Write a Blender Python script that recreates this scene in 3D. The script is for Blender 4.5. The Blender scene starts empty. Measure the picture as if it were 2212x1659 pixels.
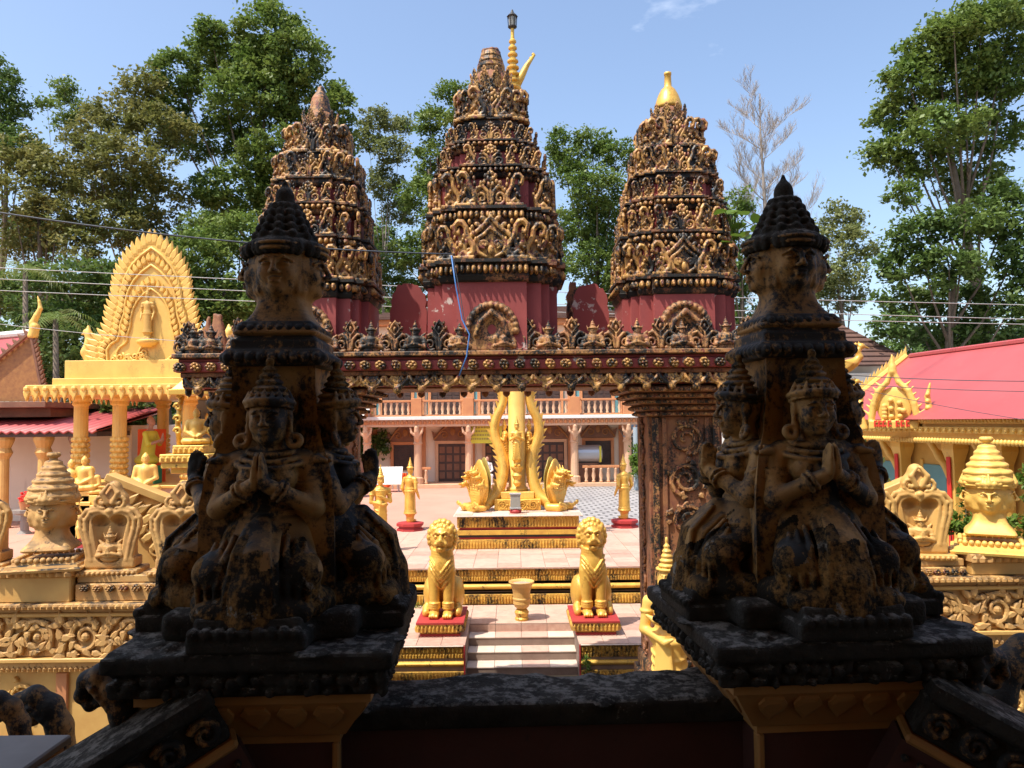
import bpy, math, random
import numpy as np
from mathutils import Matrix, Vector, Euler
R = math.radians
random.seed(7)
rng = np.random.default_rng(7)
scene = bpy.context.scene
COL = scene.collection
# ------------------------------------------------------------------ camera
CAMZ = 4.7
FPX = 1665.0                     # focal length in the 2212 px wide measuring frame
PITCH, ROLL = R(2.77), R(-0.6)
cd = bpy.data.cameras.new('camera')
cam = bpy.data.objects.new('camera', cd)
COL.objects.link(cam)
cd.sensor_width = 36.0
cd.lens = FPX / 2212.0 * 36.0
cd.clip_start, cd.clip_end = 0.05, 3000
CAMR = (Matrix.Rotation(R(90) + PITCH, 4, 'X') @ Matrix.Rotation(ROLL, 4, 'Z'))
cam.matrix_world = Matrix.Translation((0, 0, CAMZ)) @ CAMR
scene.camera = cam
scene.render.resolution_x, scene.render.resolution_y = 1024, 768
# ------------------------------------------------------------------ sun, sky
SUN = Vector((-0.41, -0.31, 1.0)).normalized()      # towards the sun: behind us, to the left
sd = bpy.data.lights.new('sun', 'SUN')
sd.energy, sd.angle, sd.color = 3.5, R(0.53), (1.0, 0.93, 0.82)
so = bpy.data.objects.new('sun', sd)
COL.objects.link(so)
so.rotation_euler = SUN.to_track_quat('Z', 'Y').to_euler()
so.location = (-20, -20, 40)
w = bpy.data.worlds.new('World')
scene.world = w
w.use_nodes = True
wn, wl = w.node_tree.nodes, w.node_tree.links
sky = wn.new('ShaderNodeTexSky')
sky.sky_type = 'NISHITA'
sky.sun_disc = False
sky.sun_elevation = math.asin(SUN.z)
sky.sun_rotation = math.atan2(SUN.x, SUN.y)
sky.air_density, sky.dust_density, sky.ozone_density = 1.0, 2.4, 1.1
bg = wn['Background']
bg.inputs['Strength'].default_value = 0.15
# thin fair-weather cloud wisps all round the sky
wtc = wn.new('ShaderNodeTexCoord')
wmp = wn.new('ShaderNodeMapping'); wmp.inputs['Scale'].default_value = (1.0, 1.0, 2.6)
wmp.inputs['Location'].default_value = (0.35, 0.1, 0.0)
wno = wn.new('ShaderNodeTexNoise'); wno.inputs['Scale'].default_value = 2.6
wno.inputs['Detail'].default_value = 7; wno.inputs['Roughness'].default_value = 0.58
wrp = wn.new('ShaderNodeValToRGB')
wrp.color_ramp.elements[0].position, wrp.color_ramp.elements[1].position = 0.66, 0.95
wmx = wn.new('ShaderNodeMixRGB'); wmx.inputs['Color2'].default_value = (7.0, 7.3, 7.8, 1)
wl.new(wtc.outputs['Generated'], wmp.inputs['Vector']); wl.new(wmp.outputs['Vector'], wno.inputs['Vector'])
wl.new(wno.outputs['Fac'], wrp.inputs['Fac']); wl.new(wrp.outputs['Color'], wmx.inputs['Fac'])
wl.new(sky.outputs['Color'], wmx.inputs['Color1']); wl.new(wmx.outputs['Color'], bg.inputs['Color'])
vs = scene.view_settings
vs.view_transform, vs.look, vs.gamma, vs.use_curve_mapping = 'Standard', 'None', 1.0, False
vs.exposure = 0.85
# ------------------------------------------------------------------ placing
def at(px, py, d):
    """world point that stands d metres ahead (world Y) on the sight line through a measured spot"""
    v = CAMR.to_3x3() @ Vector(((px - 1106.0) / FPX, (829.5 - py) / FPX, -1.0))
    v *= d / v.y
    return Vector((v.x, v.y, v.z + CAMZ))
def AX(px, d, py=900): return at(px, py, d).x
def AZ(py, d, px=1106): return at(px, py, d).z
# ------------------------------------------------------------------ materials
MATS = {}
def mat(name, c1, c2=None, nscale=3.0, rough=0.7, metal=0.0, stain=None, peel=None, bump=None, mortar=None,
        streak=None, spec=0.5, sheen=None, transl=None, top=None):
    """plain procedural paint / stone: two tones, mildew stains, peeled patches, fine bump"""
    if name in MATS: return MATS[name]
    m = bpy.data.materials.new(name); MATS[name] = m
    m.use_nodes = True
    n, l = m.node_tree.nodes, m.node_tree.links
    b = n['Principled BSDF']
    b.inputs['Roughness'].default_value = rough
    b.inputs['Metallic'].default_value = metal
    b.inputs['Specular IOR Level'].default_value = spec
    geo = n.new('ShaderNodeNewGeometry')
    def noise(scale, detail=5, r=0.6, vec=None):
        t = n.new('ShaderNodeTexNoise')
        t.inputs['Scale'].default_value = scale; t.inputs['Detail'].default_value = detail
        t.inputs['Roughness'].default_value = r
        l.new(vec or geo.outputs['Position'], t.inputs['Vector'])
        return t.outputs['Fac']
    def ramp(fac, a, z):
        r = n.new('ShaderNodeMapRange'); r.inputs[1].default_value, r.inputs[2].default_value = a, z
        l.new(fac, r.inputs[0]); return r.outputs[0]
    def math_(op, a, bb):
        t = n.new('ShaderNodeMath'); t.operation = op; t.use_clamp = True
        for i, x in enumerate((a, bb)):
            if isinstance(x, (int, float)): t.inputs[i].default_value = x
            else: l.new(x, t.inputs[i])
        return t.outputs[0]
    def mix(fac, a, c):
        t = n.new('ShaderNodeMixRGB')
        if isinstance(fac, (int, float)): t.inputs[0].default_value = fac
        else: l.new(fac, t.inputs[0])
        for i, x in ((1, a), (2, c)):
            if isinstance(x, tuple): t.inputs[i].default_value = (*x, 1)
            else: l.new(x, t.inputs[i])
        return t.outputs[0]
    col = mix(ramp(noise(nscale), 0.32, 0.68), tuple(c1), tuple(c2 or c1))
    if peel:                                       # (colour, scale, threshold)
        pc, ps, pt = peel
        col = mix(ramp(noise(ps, 9, 0.66), pt, pt + 0.03), col, tuple(pc))
    if stain:                                      # (colour, scale, threshold, softness, extra on level tops)
        sc, ss, st, so_, tp = stain
        sm = n.new('ShaderNodeMapping'); sm.inputs['Scale'].default_value = (1, 1, 0.45); l.new(geo.outputs['Position'], sm.inputs['Vector'])
        f = ramp(math_('ADD', math_('MULTIPLY', noise(ss, 9, 0.7, sm.outputs['Vector']), .62), math_('MULTIPLY', noise(ss * 7.5, 6, 0.72), .38)), st - .012, st + so_ * .75)
        if tp:
            sep = n.new('ShaderNodeSeparateXYZ'); l.new(geo.outputs['True Normal'], sep.inputs[0])
            up = ramp(sep.outputs['Z'], 0.35, 0.9)
            f2 = math_('MULTIPLY', up, ramp(noise(ss * 1.7, 9, 0.7), tp, tp + 0.12))
            f = math_('MAXIMUM', f, f2)
        col = mix(f, col, tuple(sc))
    if streak:                                     # rain runs: noise stretched along Z
        sc, ss, st = streak
        mp = n.new('ShaderNodeMapping'); mp.inputs['Scale'].default_value = (1, 1, 0.12)
        l.new(geo.outputs['Position'], mp.inputs['Vector'])
        col = mix(ramp(noise(ss, 5, 0.6, mp.outputs['Vector']), st, st + 0.12), col, tuple(sc))
    l.new(col, b.inputs['Base Color'])
    if bump:                                       # (scale, strength, distance)
        bn = n.new('ShaderNodeBump'); bn.inputs['Strength'].default_value = bump[1]
        bn.inputs['Distance'].default_value = bump[2]
        l.new(noise(bump[0], 6, 0.65), bn.inputs['Height']); l.new(bn.outputs[0], b.inputs['Normal'])
    if transl:
        t = n.new('ShaderNodeBsdfTranslucent'); l.new(col, t.inputs['Color'])
        mx = n.new('ShaderNodeMixShader'); mx.inputs[0].default_value = transl
        l.new(b.outputs[0], mx.inputs[1]); l.new(t.outputs[0], mx.inputs[2])
        l.new(mx.outputs[0], n['Material Output'].inputs['Surface'])
    return m
BLACK = (0.012, 0.011, 0.009)
mat('fg_ochre', (0.40, 0.215, 0.055), (0.26, 0.135, 0.036), 5, 0.72, stain=(BLACK, 5.0, 0.488, 0.08, 0.40), bump=(60, 0.5, 0.006))
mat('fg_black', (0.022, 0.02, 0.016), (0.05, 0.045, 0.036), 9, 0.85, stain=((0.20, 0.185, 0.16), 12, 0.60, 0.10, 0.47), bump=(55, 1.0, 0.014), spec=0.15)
mat('fg_lap', (0.34, 0.18, 0.05), (0.20, 0.11, 0.035), 6, 0.8, peel=((0.30, 0.28, 0.23), 14, 0.60), stain=((0.020, 0.017, 0.012), 6, 0.445, 0.10, 0.42), bump=(60, 1.0, 0.012), spec=0.12)
mat('fg_mixed', (0.36, 0.185, 0.045), (0.22, 0.11, 0.03), 6, 0.75, stain=(BLACK, 7, 0.44, 0.08, 0.30), bump=(50, 0.7, 0.008))
mat('fg_capital', (0.40, 0.20, 0.05), (0.34, 0.16, 0.04), 5, 0.7, stain=(BLACK, 4, 0.66, 0.1, None), bump=(40, 0.3, 0.004))
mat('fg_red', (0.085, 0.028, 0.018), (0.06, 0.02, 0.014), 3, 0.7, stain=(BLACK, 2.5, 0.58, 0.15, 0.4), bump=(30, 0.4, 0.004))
mat('gate_red', (0.35, 0.070, 0.062), (0.28, 0.052, 0.047), 2.5, 0.75, peel=((0.62, 0.52, 0.45), 2.6, 0.60), stain=(BLACK, 3.2, 0.62, 0.10, 0.40), streak=(BLACK, 7, 0.68), bump=(30, 0.3, 0.005))
mat('gate_ochre', (0.50, 0.27, 0.085), (0.36, 0.14, 0.06), 9, 0.62, peel=((0.22, 0.06, 0.04), 11, 0.57), stain=(BLACK, 4.5, 0.470, 0.08, 0.40), bump=(40, 0.4, 0.006))
mat('gate_gilt', (0.58, 0.33, 0.085), (0.40, 0.18, 0.06), 11, 0.5, 0.08, peel=((0.22, 0.06, 0.04), 13, 0.555), stain=(BLACK, 5.0, 0.478, 0.08, 0.43), bump=(40, 0.3, 0.004))
mat('gate_cornice', (0.40, 0.20, 0.075), (0.24, 0.08, 0.05), 7, 0.75, stain=(BLACK, 3.5, 0.44, 0.08, 0.36), bump=(40, 0.5, 0.006))
mat('gate_carved', (0.34, 0.15, 0.055), (0.22, 0.075, 0.04), 7, 0.7, stain=(BLACK, 4.5, 0.51, 0.10, 0.46), bump=(40, 0.4, 0.005))
mat('wall_ochre', (0.60, 0.355, 0.12), (0.47, 0.25, 0.085), 4, 0.68, stain=(BLACK, 3.2, 0.575, 0.09, 0.44), bump=(40, 0.3, 0.004))
mat('wall_clean', (0.64, 0.395, 0.12), (0.54, 0.30, 0.085), 3, 0.55, stain=(BLACK, 4.2, 0.67, 0.08, 0.66), bump=(40, 0.25, 0.003))
mat('gold', (0.80, 0.49, 0.095), (0.66, 0.36, 0.065), 4, 0.40, 0.28, stain=((0.30, 0.15, 0.035), 6, 0.545, 0.16, None), streak=((0.48, 0.27, 0.05), 6, 0.60), bump=(25, 0.12, 0.004))
mat('gold_worn', (0.72, 0.46, 0.08), (0.56, 0.31, 0.06), 5, 0.45, 0.25, stain=(BLACK, 5, 0.56, 0.08, 0.6), bump=(30, 0.3, 0.004))
mat('gold_band', (0.66, 0.40, 0.07), (0.50, 0.26, 0.05), 6, 0.5, 0.2, stain=((0.025, 0.02, 0.014), 2.6, 0.50, 0.10, None), bump=(60, 0.6, 0.01))
mat('gold_paint', (0.80, 0.52, 0.125), (0.70, 0.42, 0.095), 2, 0.5, 0.06, stain=((0.40, 0.23, 0.07), 3.5, 0.56, 0.16, None), streak=((0.50, 0.30, 0.09), 5, 0.62), bump=(20, 0.15, 0.004))
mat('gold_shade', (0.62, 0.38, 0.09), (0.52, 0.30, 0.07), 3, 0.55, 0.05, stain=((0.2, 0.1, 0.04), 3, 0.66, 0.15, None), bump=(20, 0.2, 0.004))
mat('olive_gold', (0.36, 0.27, 0.06), (0.28, 0.21, 0.05), 4, 0.45, 0.2)
mat('red_paint', (0.42, 0.035, 0.035), (0.34, 0.03, 0.03), 3, 0.6, stain=(BLACK, 5, 0.66, 0.1, None))
mat('red_bright', (0.62, 0.03, 0.02), None, 3, 0.5)
mat('tile_pink', (0.60, 0.43, 0.34), (0.52, 0.34, 0.27), 5, 0.42, stain=((0.30, 0.21, 0.16), 2.3, 0.55, 0.18, None))
mat('tile_rose', (0.54, 0.36, 0.28), (0.44, 0.26, 0.20), 9, 0.42, stain=((0.24, 0.15, 0.12), 2.5, 0.66, 0.1, None))
mat('tile_white', (0.70, 0.60, 0.50), (0.62, 0.50, 0.41), 5, 0.4, stain=((0.2, 0.15, 0.1), 3, 0.68, 0.1, None))
mat('grout', (0.26, 0.19, 0.15), (0.20, 0.14, 0.11), 5, 0.9)
mat('court_pink', (0.56, 0.29, 0.215), (0.50, 0.245, 0.18), 0.6, 0.75, stain=((0.42, 0.25, 0.19), 0.5, 0.6, 0.2, None), bump=(30, 0.2, 0.004))
mat('paver_grey', (0.42, 0.40, 0.39), (0.34, 0.32, 0.31), 1.2, 0.8, bump=(30, 0.3, 0.004))
mat('paver_dark', (0.25, 0.24, 0.235), (0.20, 0.19, 0.185), 1.5, 0.85)
mat('earth', (0.22, 0.16, 0.10), (0.12, 0.11, 0.06), 0.6, 0.95, bump=(8, 0.5, 0.02))
mat('cream', (0.80, 0.71, 0.58), (0.74, 0.64, 0.51), 1.2, 0.75, streak=((0.45, 0.34, 0.25), 2, 0.66))
mat('terracotta', (0.58, 0.25, 0.10), (0.50, 0.20, 0.085), 3, 0.65)
mat('teracotta_pale', (0.66, 0.42, 0.26), (0.58, 0.35, 0.21), 3, 0.7)
mat('dark_wood', (0.045, 0.025, 0.02), (0.07, 0.035, 0.025), 6, 0.5)
mat('wood_relief', (0.36, 0.17, 0.05), (0.24, 0.10, 0.035), 8, 0.55)
mat('brown_mid', (0.24, 0.11, 0.06), (0.16, 0.07, 0.04), 3, 0.6)
mat('teal', (0.10, 0.26, 0.28), (0.14, 0.32, 0.33), 2, 0.5)
mat('white', (0.78, 0.76, 0.72), (0.70, 0.68, 0.64), 2, 0.6)
mat('grey', (0.26, 0.235, 0.21), (0.20, 0.18, 0.16), 4, 0.7, bump=(30, 0.2, 0.003))
mat('grey_blue', (0.30, 0.36, 0.40), None, 3, 0.5)
mat('black', (0.02, 0.02, 0.02), None, 3, 0.6)
mat('interior', (0.05, 0.045, 0.04), None, 3, 0.9)
mat('roof_red', (0.43, 0.085, 0.085), (0.37, 0.07, 0.07), 0.9, 0.5, stain=((0.31, 0.085, 0.08), 1.6, 0.55, 0.3, None), streak=((0.34, 0.09, 0.085), 3, 0.60))
mat('roof_brown', (0.13, 0.065, 0.045), (0.085, 0.045, 0.035), 3, 0.85, bump=(15, 0.6, 0.03))
mat('orange_cloth', (0.80, 0.11, 0.01), (0.70, 0.08, 0.01), 4, 0.8)
mat('green_paint', (0.02, 0.22, 0.09), None, 3, 0.5)
mat('yellow_sign', (0.62, 0.55, 0.04), (0.56, 0.48, 0.04), 2, 0.6)
mat('skin', (0.42, 0.22, 0.14), None, 3, 0.6)
mat('blue_rope', (0.06, 0.20, 0.50), None, 3, 0.5)
mat('cable', (0.05, 0.06, 0.08), None, 3, 0.5)
mat('cable_pale', (0.42, 0.42, 0.40), None, 3, 0.5)
mat('steel', (0.45, 0.46, 0.48), None, 3, 0.4, 0.6)
mat('glass_grey', (0.30, 0.29, 0.25), None, 3, 0.15)
mat('bark', (0.20, 0.15, 0.11), (0.11, 0.085, 0.06), 3, 0.9, bump=(14, 0.7, 0.03))
mat('bark_pale', (0.40, 0.34, 0.29), (0.29, 0.24, 0.20), 3, 0.9, bump=(14, 0.6, 0.03))
for nm, a, b_ in (('leaf_mid', (0.100, 0.175, 0.032), (0.195, 0.255, 0.058)), ('leaf_olive', (0.140, 0.165, 0.040), (0.240, 0.225, 0.070)),
                  ('leaf_dark', (0.072, 0.138, 0.030), (0.140, 0.200, 0.046)), ('leaf_pale', (0.160, 0.200, 0.066), (0.225, 0.240, 0.086)),
                  ('leaf_bright', (0.090, 0.170, 0.022), (0.150, 0.230, 0.030))):
    mat(nm, a, b_, 0.55, 0.5, transl=0.36, spec=0.4)
mat('mural_sky', (0.42, 0.46, 0.47), (0.34, 0.38, 0.40), 1, 0.8)
mat('mural_green', (0.03, 0.07, 0.03), (0.06, 0.10, 0.04), 6, 0.8)
mat('mural_blue', (0.05, 0.09, 0.20), (0.09, 0.13, 0.24), 4, 0.8)
mat('mural_cloud', (0.62, 0.63, 0.62), None, 2, 0.8)
# ------------------------------------------------------------------ objects
def mesh_np(name, V, F, m=None, smooth=True):
    me = bpy.data.meshes.new(name)
    if isinstance(F, np.ndarray):
        nf, k = F.shape
        me.vertices.add(len(V)); me.loops.add(nf * k); me.polygons.add(nf)
        me.vertices.foreach_set('co', np.asarray(V, 'f4').ravel())
        me.loops.foreach_set('vertex_index', F.astype('i4').ravel())
        me.polygons.foreach_set('loop_start', np.arange(0, nf * k, k, dtype='i4'))
        me.update(calc_edges=True)
    else:
        me.from_pydata([tuple(p) for p in V], [], F); me.update()
    if smooth:
        me.polygons.foreach_set('use_smooth', np.ones(len(me.polygons), dtype=bool))
    if m: me.materials.append(MATS[m])
    return me
def obj(name, me, parent=None, loc=(0, 0, 0), rot=(0, 0, 0), scale=1.0):
    o = bpy.data.objects.new(name, me)
    COL.objects.link(o)
    o.location = loc; o.rotation_euler = rot
    o.scale = (scale,) * 3 if isinstance(scale, (int, float)) else scale
    if parent: o.parent = parent
    return o
def tag(o, label, cat, group=None, kind=None):
    if label: o['label'] = label
    if cat: o['category'] = cat
    if group: o['group'] = group
    if kind: o['kind'] = kind
    return o
def thing(name, label, cat, loc=(0, 0, 0), rz=0.0, group=None):
    o = obj(name, None, None, loc, (0, 0, rz)); o.empty_display_size = 0.1
    return tag(o, label, cat, group)
def struct(o): o['kind'] = 'structure'; return o
def stuff(o): o['kind'] = 'stuff'; return o
def copy_tree(o, parent=None):
    c = o.copy(); COL.objects.link(c); c.parent = parent
    for ch in list(o.children): copy_tree(ch, c)
    return c
# ------------------------------------------------------------------ mesh builder
class G:
    def __init__(s): s.v, s.f = [], []
    def add(s, V, F, M=None):
        o = len(s.v)
        if M is not None: V = [M @ Vector(p) for p in V]
        s.v.extend([tuple(p) for p in V]); s.f.extend([tuple(i + o for i in q) for q in F]); return s
    def box(s, c, h, M=None, b=None):
        """chamfered box: centre c, half sizes h"""
        if b is None: b = min(0.012, min(h) * 0.3)
        V, idx = [], {}
        for sx in (-1, 1):
            for sy in (-1, 1):
                for sz in (-1, 1):
                    for a in range(3):
                        p = [sx * (h[0] - b), sy * (h[1] - b), sz * (h[2] - b)]
                        p[a] = (sx, sy, sz)[a] * h[a]
                        idx[(sx, sy, sz, a)] = len(V)
                        V.append((c[0] + p[0], c[1] + p[1], c[2] + p[2]))
        F = []
        for a in range(3):
            u, w_ = (a + 1) % 3, (a + 2) % 3
            for sg in (-1, 1):
                q = []
                for (p1, p2) in ((-1, -1), (1, -1), (1, 1), (-1, 1)):
                    t = [0, 0, 0]; t[a] = sg; t[u] = p1; t[w_] = p2
                    q.append(idx[(*t, a)])
                F.append(q if sg > 0 else q[::-1])
            for p1 in (-1, 1):
                for p2 in (-1, 1):
                    q = []
                    for (sg, ax) in ((-1, u), (1, u), (1, w_), (-1, w_)):
                        t = [0, 0, 0]; t[a] = sg; t[u] = p1; t[w_] = p2
                        q.append(idx[(*t, ax)])
                    F.append(q if p1 * p2 > 0 else q[::-1])
        for sx in (-1, 1):
            for sy in (-1, 1):
                for sz in (-1, 1):
                    q = [idx[(sx, sy, sz, a)] for a in range(3)]
                    F.append(q if sx * sy * sz > 0 else q[::-1])
        return s.add(V, F, M)
    def bx(s, x0, x1, y0, y1, z0, z1, M=None, b=None):
        return s.box(((x0 + x1) / 2, (y0 + y1) / 2, (z0 + z1) / 2), (abs(x1 - x0) / 2, abs(y1 - y0) / 2, abs(z1 - z0) / 2), M, b)
    def loft(s, secs, M=None, cap=True, close=True):
        """secs: list of rings (same count) of 3D points"""
        n = len(secs[0]); V = [p for r in secs for p in r]; F = []
        for i in range(len(secs) - 1):
            for j in range(n if close else n - 1):
                a, b_ = i * n + j, i * n + (j + 1) % n
                F.append((a, b_, b_ + n, a + n))
        if cap:
            F.append(tuple(range(n))[::-1]); F.append(tuple((len(secs) - 1) * n + j for j in range(n)))
        return s.add(V, F, M)
    def lathe(s, prof, n=16, M=None):
        return s.loft([[(r * math.cos(2 * math.pi * j / n), r * math.sin(2 * math.pi * j / n), z) for j in range(n)] for r, z in prof], M)
    def plan(s, poly, prof, M=None):
        """plan polygon (unit half width) lofted by (scale, z)"""
        return s.loft([[(x * k, y * k, z) for x, y in poly] for k, z in prof], M)
    def prism(s, poly, y0, y1, M=None, inset=0.0):
        """outline in XZ pushed from y0 (front) to y1"""
        cx = sum(p[0] for p in poly) / len(poly); cz = sum(p[1] for p in poly) / len(poly)
        def ins(k): return [(cx + (x - cx) * k, z_ if False else cz + (z_ - cz) * k) for x, z_ in poly]
        secs = []
        if inset:
            q = ins(1 - inset); dy = (y1 - y0) * 0.25
            secs.append([(x, y0, z) for x, z in q]); secs.append([(x, y0 + dy, z) for x, z in poly])
        else: secs.append([(x, y0, z) for x, z in poly])
        secs.append([(x, y1, z) for x, z in poly])
        area = sum(poly[i][0] * poly[(i + 1) % len(poly)][1] - poly[(i + 1) % len(poly)][0] * poly[i][1] for i in range(len(poly)))
        if area < 0: secs = [r[::-1] for r in secs]
        return s.loft(secs, M)
    def tube(s, pts, rad, n=7, M=None, sq=1.0):
        pts = [Vector(p) for p in pts]
        if isinstance(rad, (int, float)): rad = [rad] * len(pts)
        secs = []; up = None
        for i, p in enumerate(pts):
            t = (pts[min(i + 1, len(pts) - 1)] - pts[max(i - 1, 0)])
            if t.length < 1e-9: t = Vector((0, 0, 1))
            t.normalize()
            if up is None: up = Vector((0, 1, 0)) if abs(t.y) < 0.9 else Vector((1, 0, 0))
            a = t.cross(up)
            if a.length < 1e-6: a = t.orthogonal()
            a.normalize(); b_ = a.cross(t).normalized(); up = b_
            secs.append([p + (a * math.cos(2 * math.pi * j / n) + b_ * math.sin(2 * math.pi * j / n) * sq) * rad[i] for j in range(n)])
        return s.loft(secs, M)
    def ball(s, c, r, n=8, m=5, M=None):
        if isinstance(r, (int, float)): r = (r, r, r)
        V, F = [(c[0], c[1], c[2] - r[2])], []
        for i in range(1, m):
            t = math.pi * i / m - math.pi / 2
            for j in range(n):
                a = 2 * math.pi * j / n
                V.append((c[0] + r[0] * math.cos(t) * math.cos(a), c[1] + r[1] * math.cos(t) * math.sin(a), c[2] + r[2] * math.sin(t)))
        V.append((c[0], c[1], c[2] + r[2]))
        for j in range(n): F.append((0, 1 + (j + 1) % n, 1 + j))
        for i in range(m - 2):
            for j in range(n):
                a, b_ = 1 + i * n + j, 1 + i * n + (j + 1) % n
                F.append((a, b_, b_ + n, a + n))
        o = 1 + (m - 2) * n
        for j in range(n): F.append((o + j, o + (j + 1) % n, len(V) - 1))
        return s.add(V, F, M)
    def mesh(s, name, m, smooth=False): return mesh_np(name, s.v, s.f, m, smooth)
    def build(s, name, m, parent=None, loc=(0, 0, 0), rot=(0, 0, 0), scale=1.0, smooth=False):
        return obj(name, s.mesh(name, m, smooth), parent, loc, rot, scale)
def spiral(cx, cz, r0, turns, a0=0.0, dirn=1, r1=0.12, n=18, y=0.0):
    """points of a volute winding inwards from radius r0"""
    out = []
    for i in range(n):
        t = i / (n - 1); a = a0 + dirn * turns * 2 * math.pi * t; r = r0 * (1 - t) ** 0.8 * (1 - r1) + r0 * r1
        out.append((cx + r * math.cos(a), y, cz + r * math.sin(a)))
    return out
def leaf_prism(g, cx, cz, w, h, ang=0.0, y0=-0.02, y1=0.0, tip=0.0, M=None):
    """pointed leaf (flame) standing at cx,cz"""
    pts = [(-0.32, 0), (-0.5, 0.28), (-0.40, 0.55), (-0.16, 0.82), (0 + tip, 1.0), (0.16 + tip * .4, 0.80), (0.40, 0.52), (0.5, 0.26), (0.32, 0)]
    c, s_ = math.cos(ang), math.sin(ang)
    poly = [(cx + (x * w) * c - (z * h) * s_, cz + (x * w) * s_ + (z * h) * c) for x, z in pts]
    g.prism(poly, y0, y1, M, inset=0.35)
# ------------------------------------------------------------------ SDF sculpting (numpy) + surface nets
class SDF:
    def __init__(s, lo, hi, vox):
        s.vox = vox; s.lo = np.array(lo, float)
        n = np.ceil((np.array(hi) - s.lo) / vox).astype(int) + 1
        s.ax = [s.lo[i] + np.arange(n[i]) * vox for i in range(3)]
        s.D = np.full(n, 9.0, 'f4'); s.frame()
    def frame(s, loc=(0, 0, 0), sc=1.0, rz=0.0, rx=0.0, ry=0.0, flip=False):
        F = np.array(Euler((rx, ry, rz)).to_matrix())
        if flip: F = F @ np.diag([-1, 1, 1])
        s.F, s.t, s.sc = F, np.array(loc, float), sc; return s
    def W(s, p): return s.t + s.sc * (s.F @ np.array(p, float))
    def put(s, fn, lo, hi, k, op):
        pad = k + 2.5 * s.vox
        sl = []
        for i in range(3):
            a = int(np.floor((lo[i] - pad - s.lo[i]) / s.vox)); b = int(np.ceil((hi[i] + pad - s.lo[i]) / s.vox)) + 1
            a, b = max(a, 0), min(b, len(s.ax[i]))
            if a >= b: return
            sl.append(slice(a, b))
        X = s.ax[0][sl[0]][:, None, None]; Y = s.ax[1][sl[1]][None, :, None]; Z = s.ax[2][sl[2]][None, None, :]
        d = fn(X, Y, Z); A = s.D[tuple(sl)]
        k = max(k, 1e-5)
        if op == 'u':
            h = np.clip(0.5 + 0.5 * (A - d) / k, 0, 1); s.D[tuple(sl)] = A * (1 - h) + d * h - k * h * (1 - h)
        else:
            h = np.clip(0.5 - 0.5 * (A + d) / k, 0, 1); s.D[tuple(sl)] = A * (1 - h) - d * h + k * h * (1 - h)
    def cap(s, a, b, ra, rb=None, k=0.02, op='u'):
        rb = ra if rb is None else rb
        a, b = s.W(a), s.W(b); ra, rb, k = ra * s.sc, rb * s.sc, k * s.sc; ba = b - a; L = max(ba @ ba, 1e-9)
        def fn(X, Y, Z):
            x, y, z = X - a[0], Y - a[1], Z - a[2]
            h = np.clip((x * ba[0] + y * ba[1] + z * ba[2]) / L, 0, 1)
            return np.sqrt((x - h * ba[0]) ** 2 + (y - h * ba[1]) ** 2 + (z - h * ba[2]) ** 2) - (ra + (rb - ra) * h)
        m = max(ra, rb); s.put(fn, np.minimum(a, b) - m, np.maximum(a, b) + m, k, op); return s
    def path(s, pts, rad, k=0.02, op='u'):
        if isinstance(rad, (int, float)): rad = [rad] * len(pts)
        for i in range(len(pts) - 1): s.cap(pts[i], pts[i + 1], rad[i], rad[i + 1], k, op)
        return s
    def _loc(s, c, rot):
        Q = s.F @ np.array(Euler(rot).to_matrix()); c = s.W(c)
        def loc(X, Y, Z):
            x, y, z = X - c[0], Y - c[1], Z - c[2]
            return [Q[0, i] * x + Q[1, i] * y + Q[2, i] * z for i in range(3)]
        return c, loc
    def ell(s, c, r, k=0.02, rot=(0, 0, 0), op='u'):
        if isinstance(r, (int, float)): r = (r, r, r)
        r = np.array(r, float) * s.sc; k = k * s.sc; c, loc = s._loc(c, rot)
        def fn(X, Y, Z):
            x, y, z = loc(X, Y, Z)
            k0 = np.sqrt((x / r[0]) ** 2 + (y / r[1]) ** 2 + (z / r[2]) ** 2)
            k1 = np.sqrt((x / r[0] ** 2) ** 2 + (y / r[1] ** 2) ** 2 + (z / r[2] ** 2) ** 2)
            return k0 * (k0 - 1) / np.maximum(k1, 1e-6)
        m = r.max(); s.put(fn, c - m, c + m, k, op); return s
    def box(s, c, h, rd=0.01, k=0.02, rot=(0, 0, 0), op='u'):
        h = np.array(h, float) * s.sc; rd, k = rd * s.sc, k * s.sc; c, loc = s._loc(c, rot)
        def fn(X, Y, Z):
            q = [np.abs(a) - (h[i] - rd) for i, a in enumerate(loc(X, Y, Z))]
            o = np.sqrt(sum(np.maximum(a, 0) ** 2 for a in q))
            return o + np.minimum(np.maximum(q[0], np.maximum(q[1], q[2])), 0) - rd
        m = np.linalg.norm(h); s.put(fn, c - m, c + m, k, op); return s
    def ring(s, c, rr, r, k=0.01, rot=(0, 0, 0), op='u', flat=1.0):
        rr = np.array(rr, float) * s.sc; r, k = r * s.sc, k * s.sc; c, loc = s._loc(c, rot)
        def fn(X, Y, Z):
            x, y, z = loc(X, Y, Z)
            l = np.sqrt((x / rr[0]) ** 2 + (y / rr[1]) ** 2)
            return np.sqrt(((l - 1) * rr.min()) ** 2 + (z / flat) ** 2) - r
        m = rr.max() + r * max(1, flat); s.put(fn, c - m, c + m, k, op); return s
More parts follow.
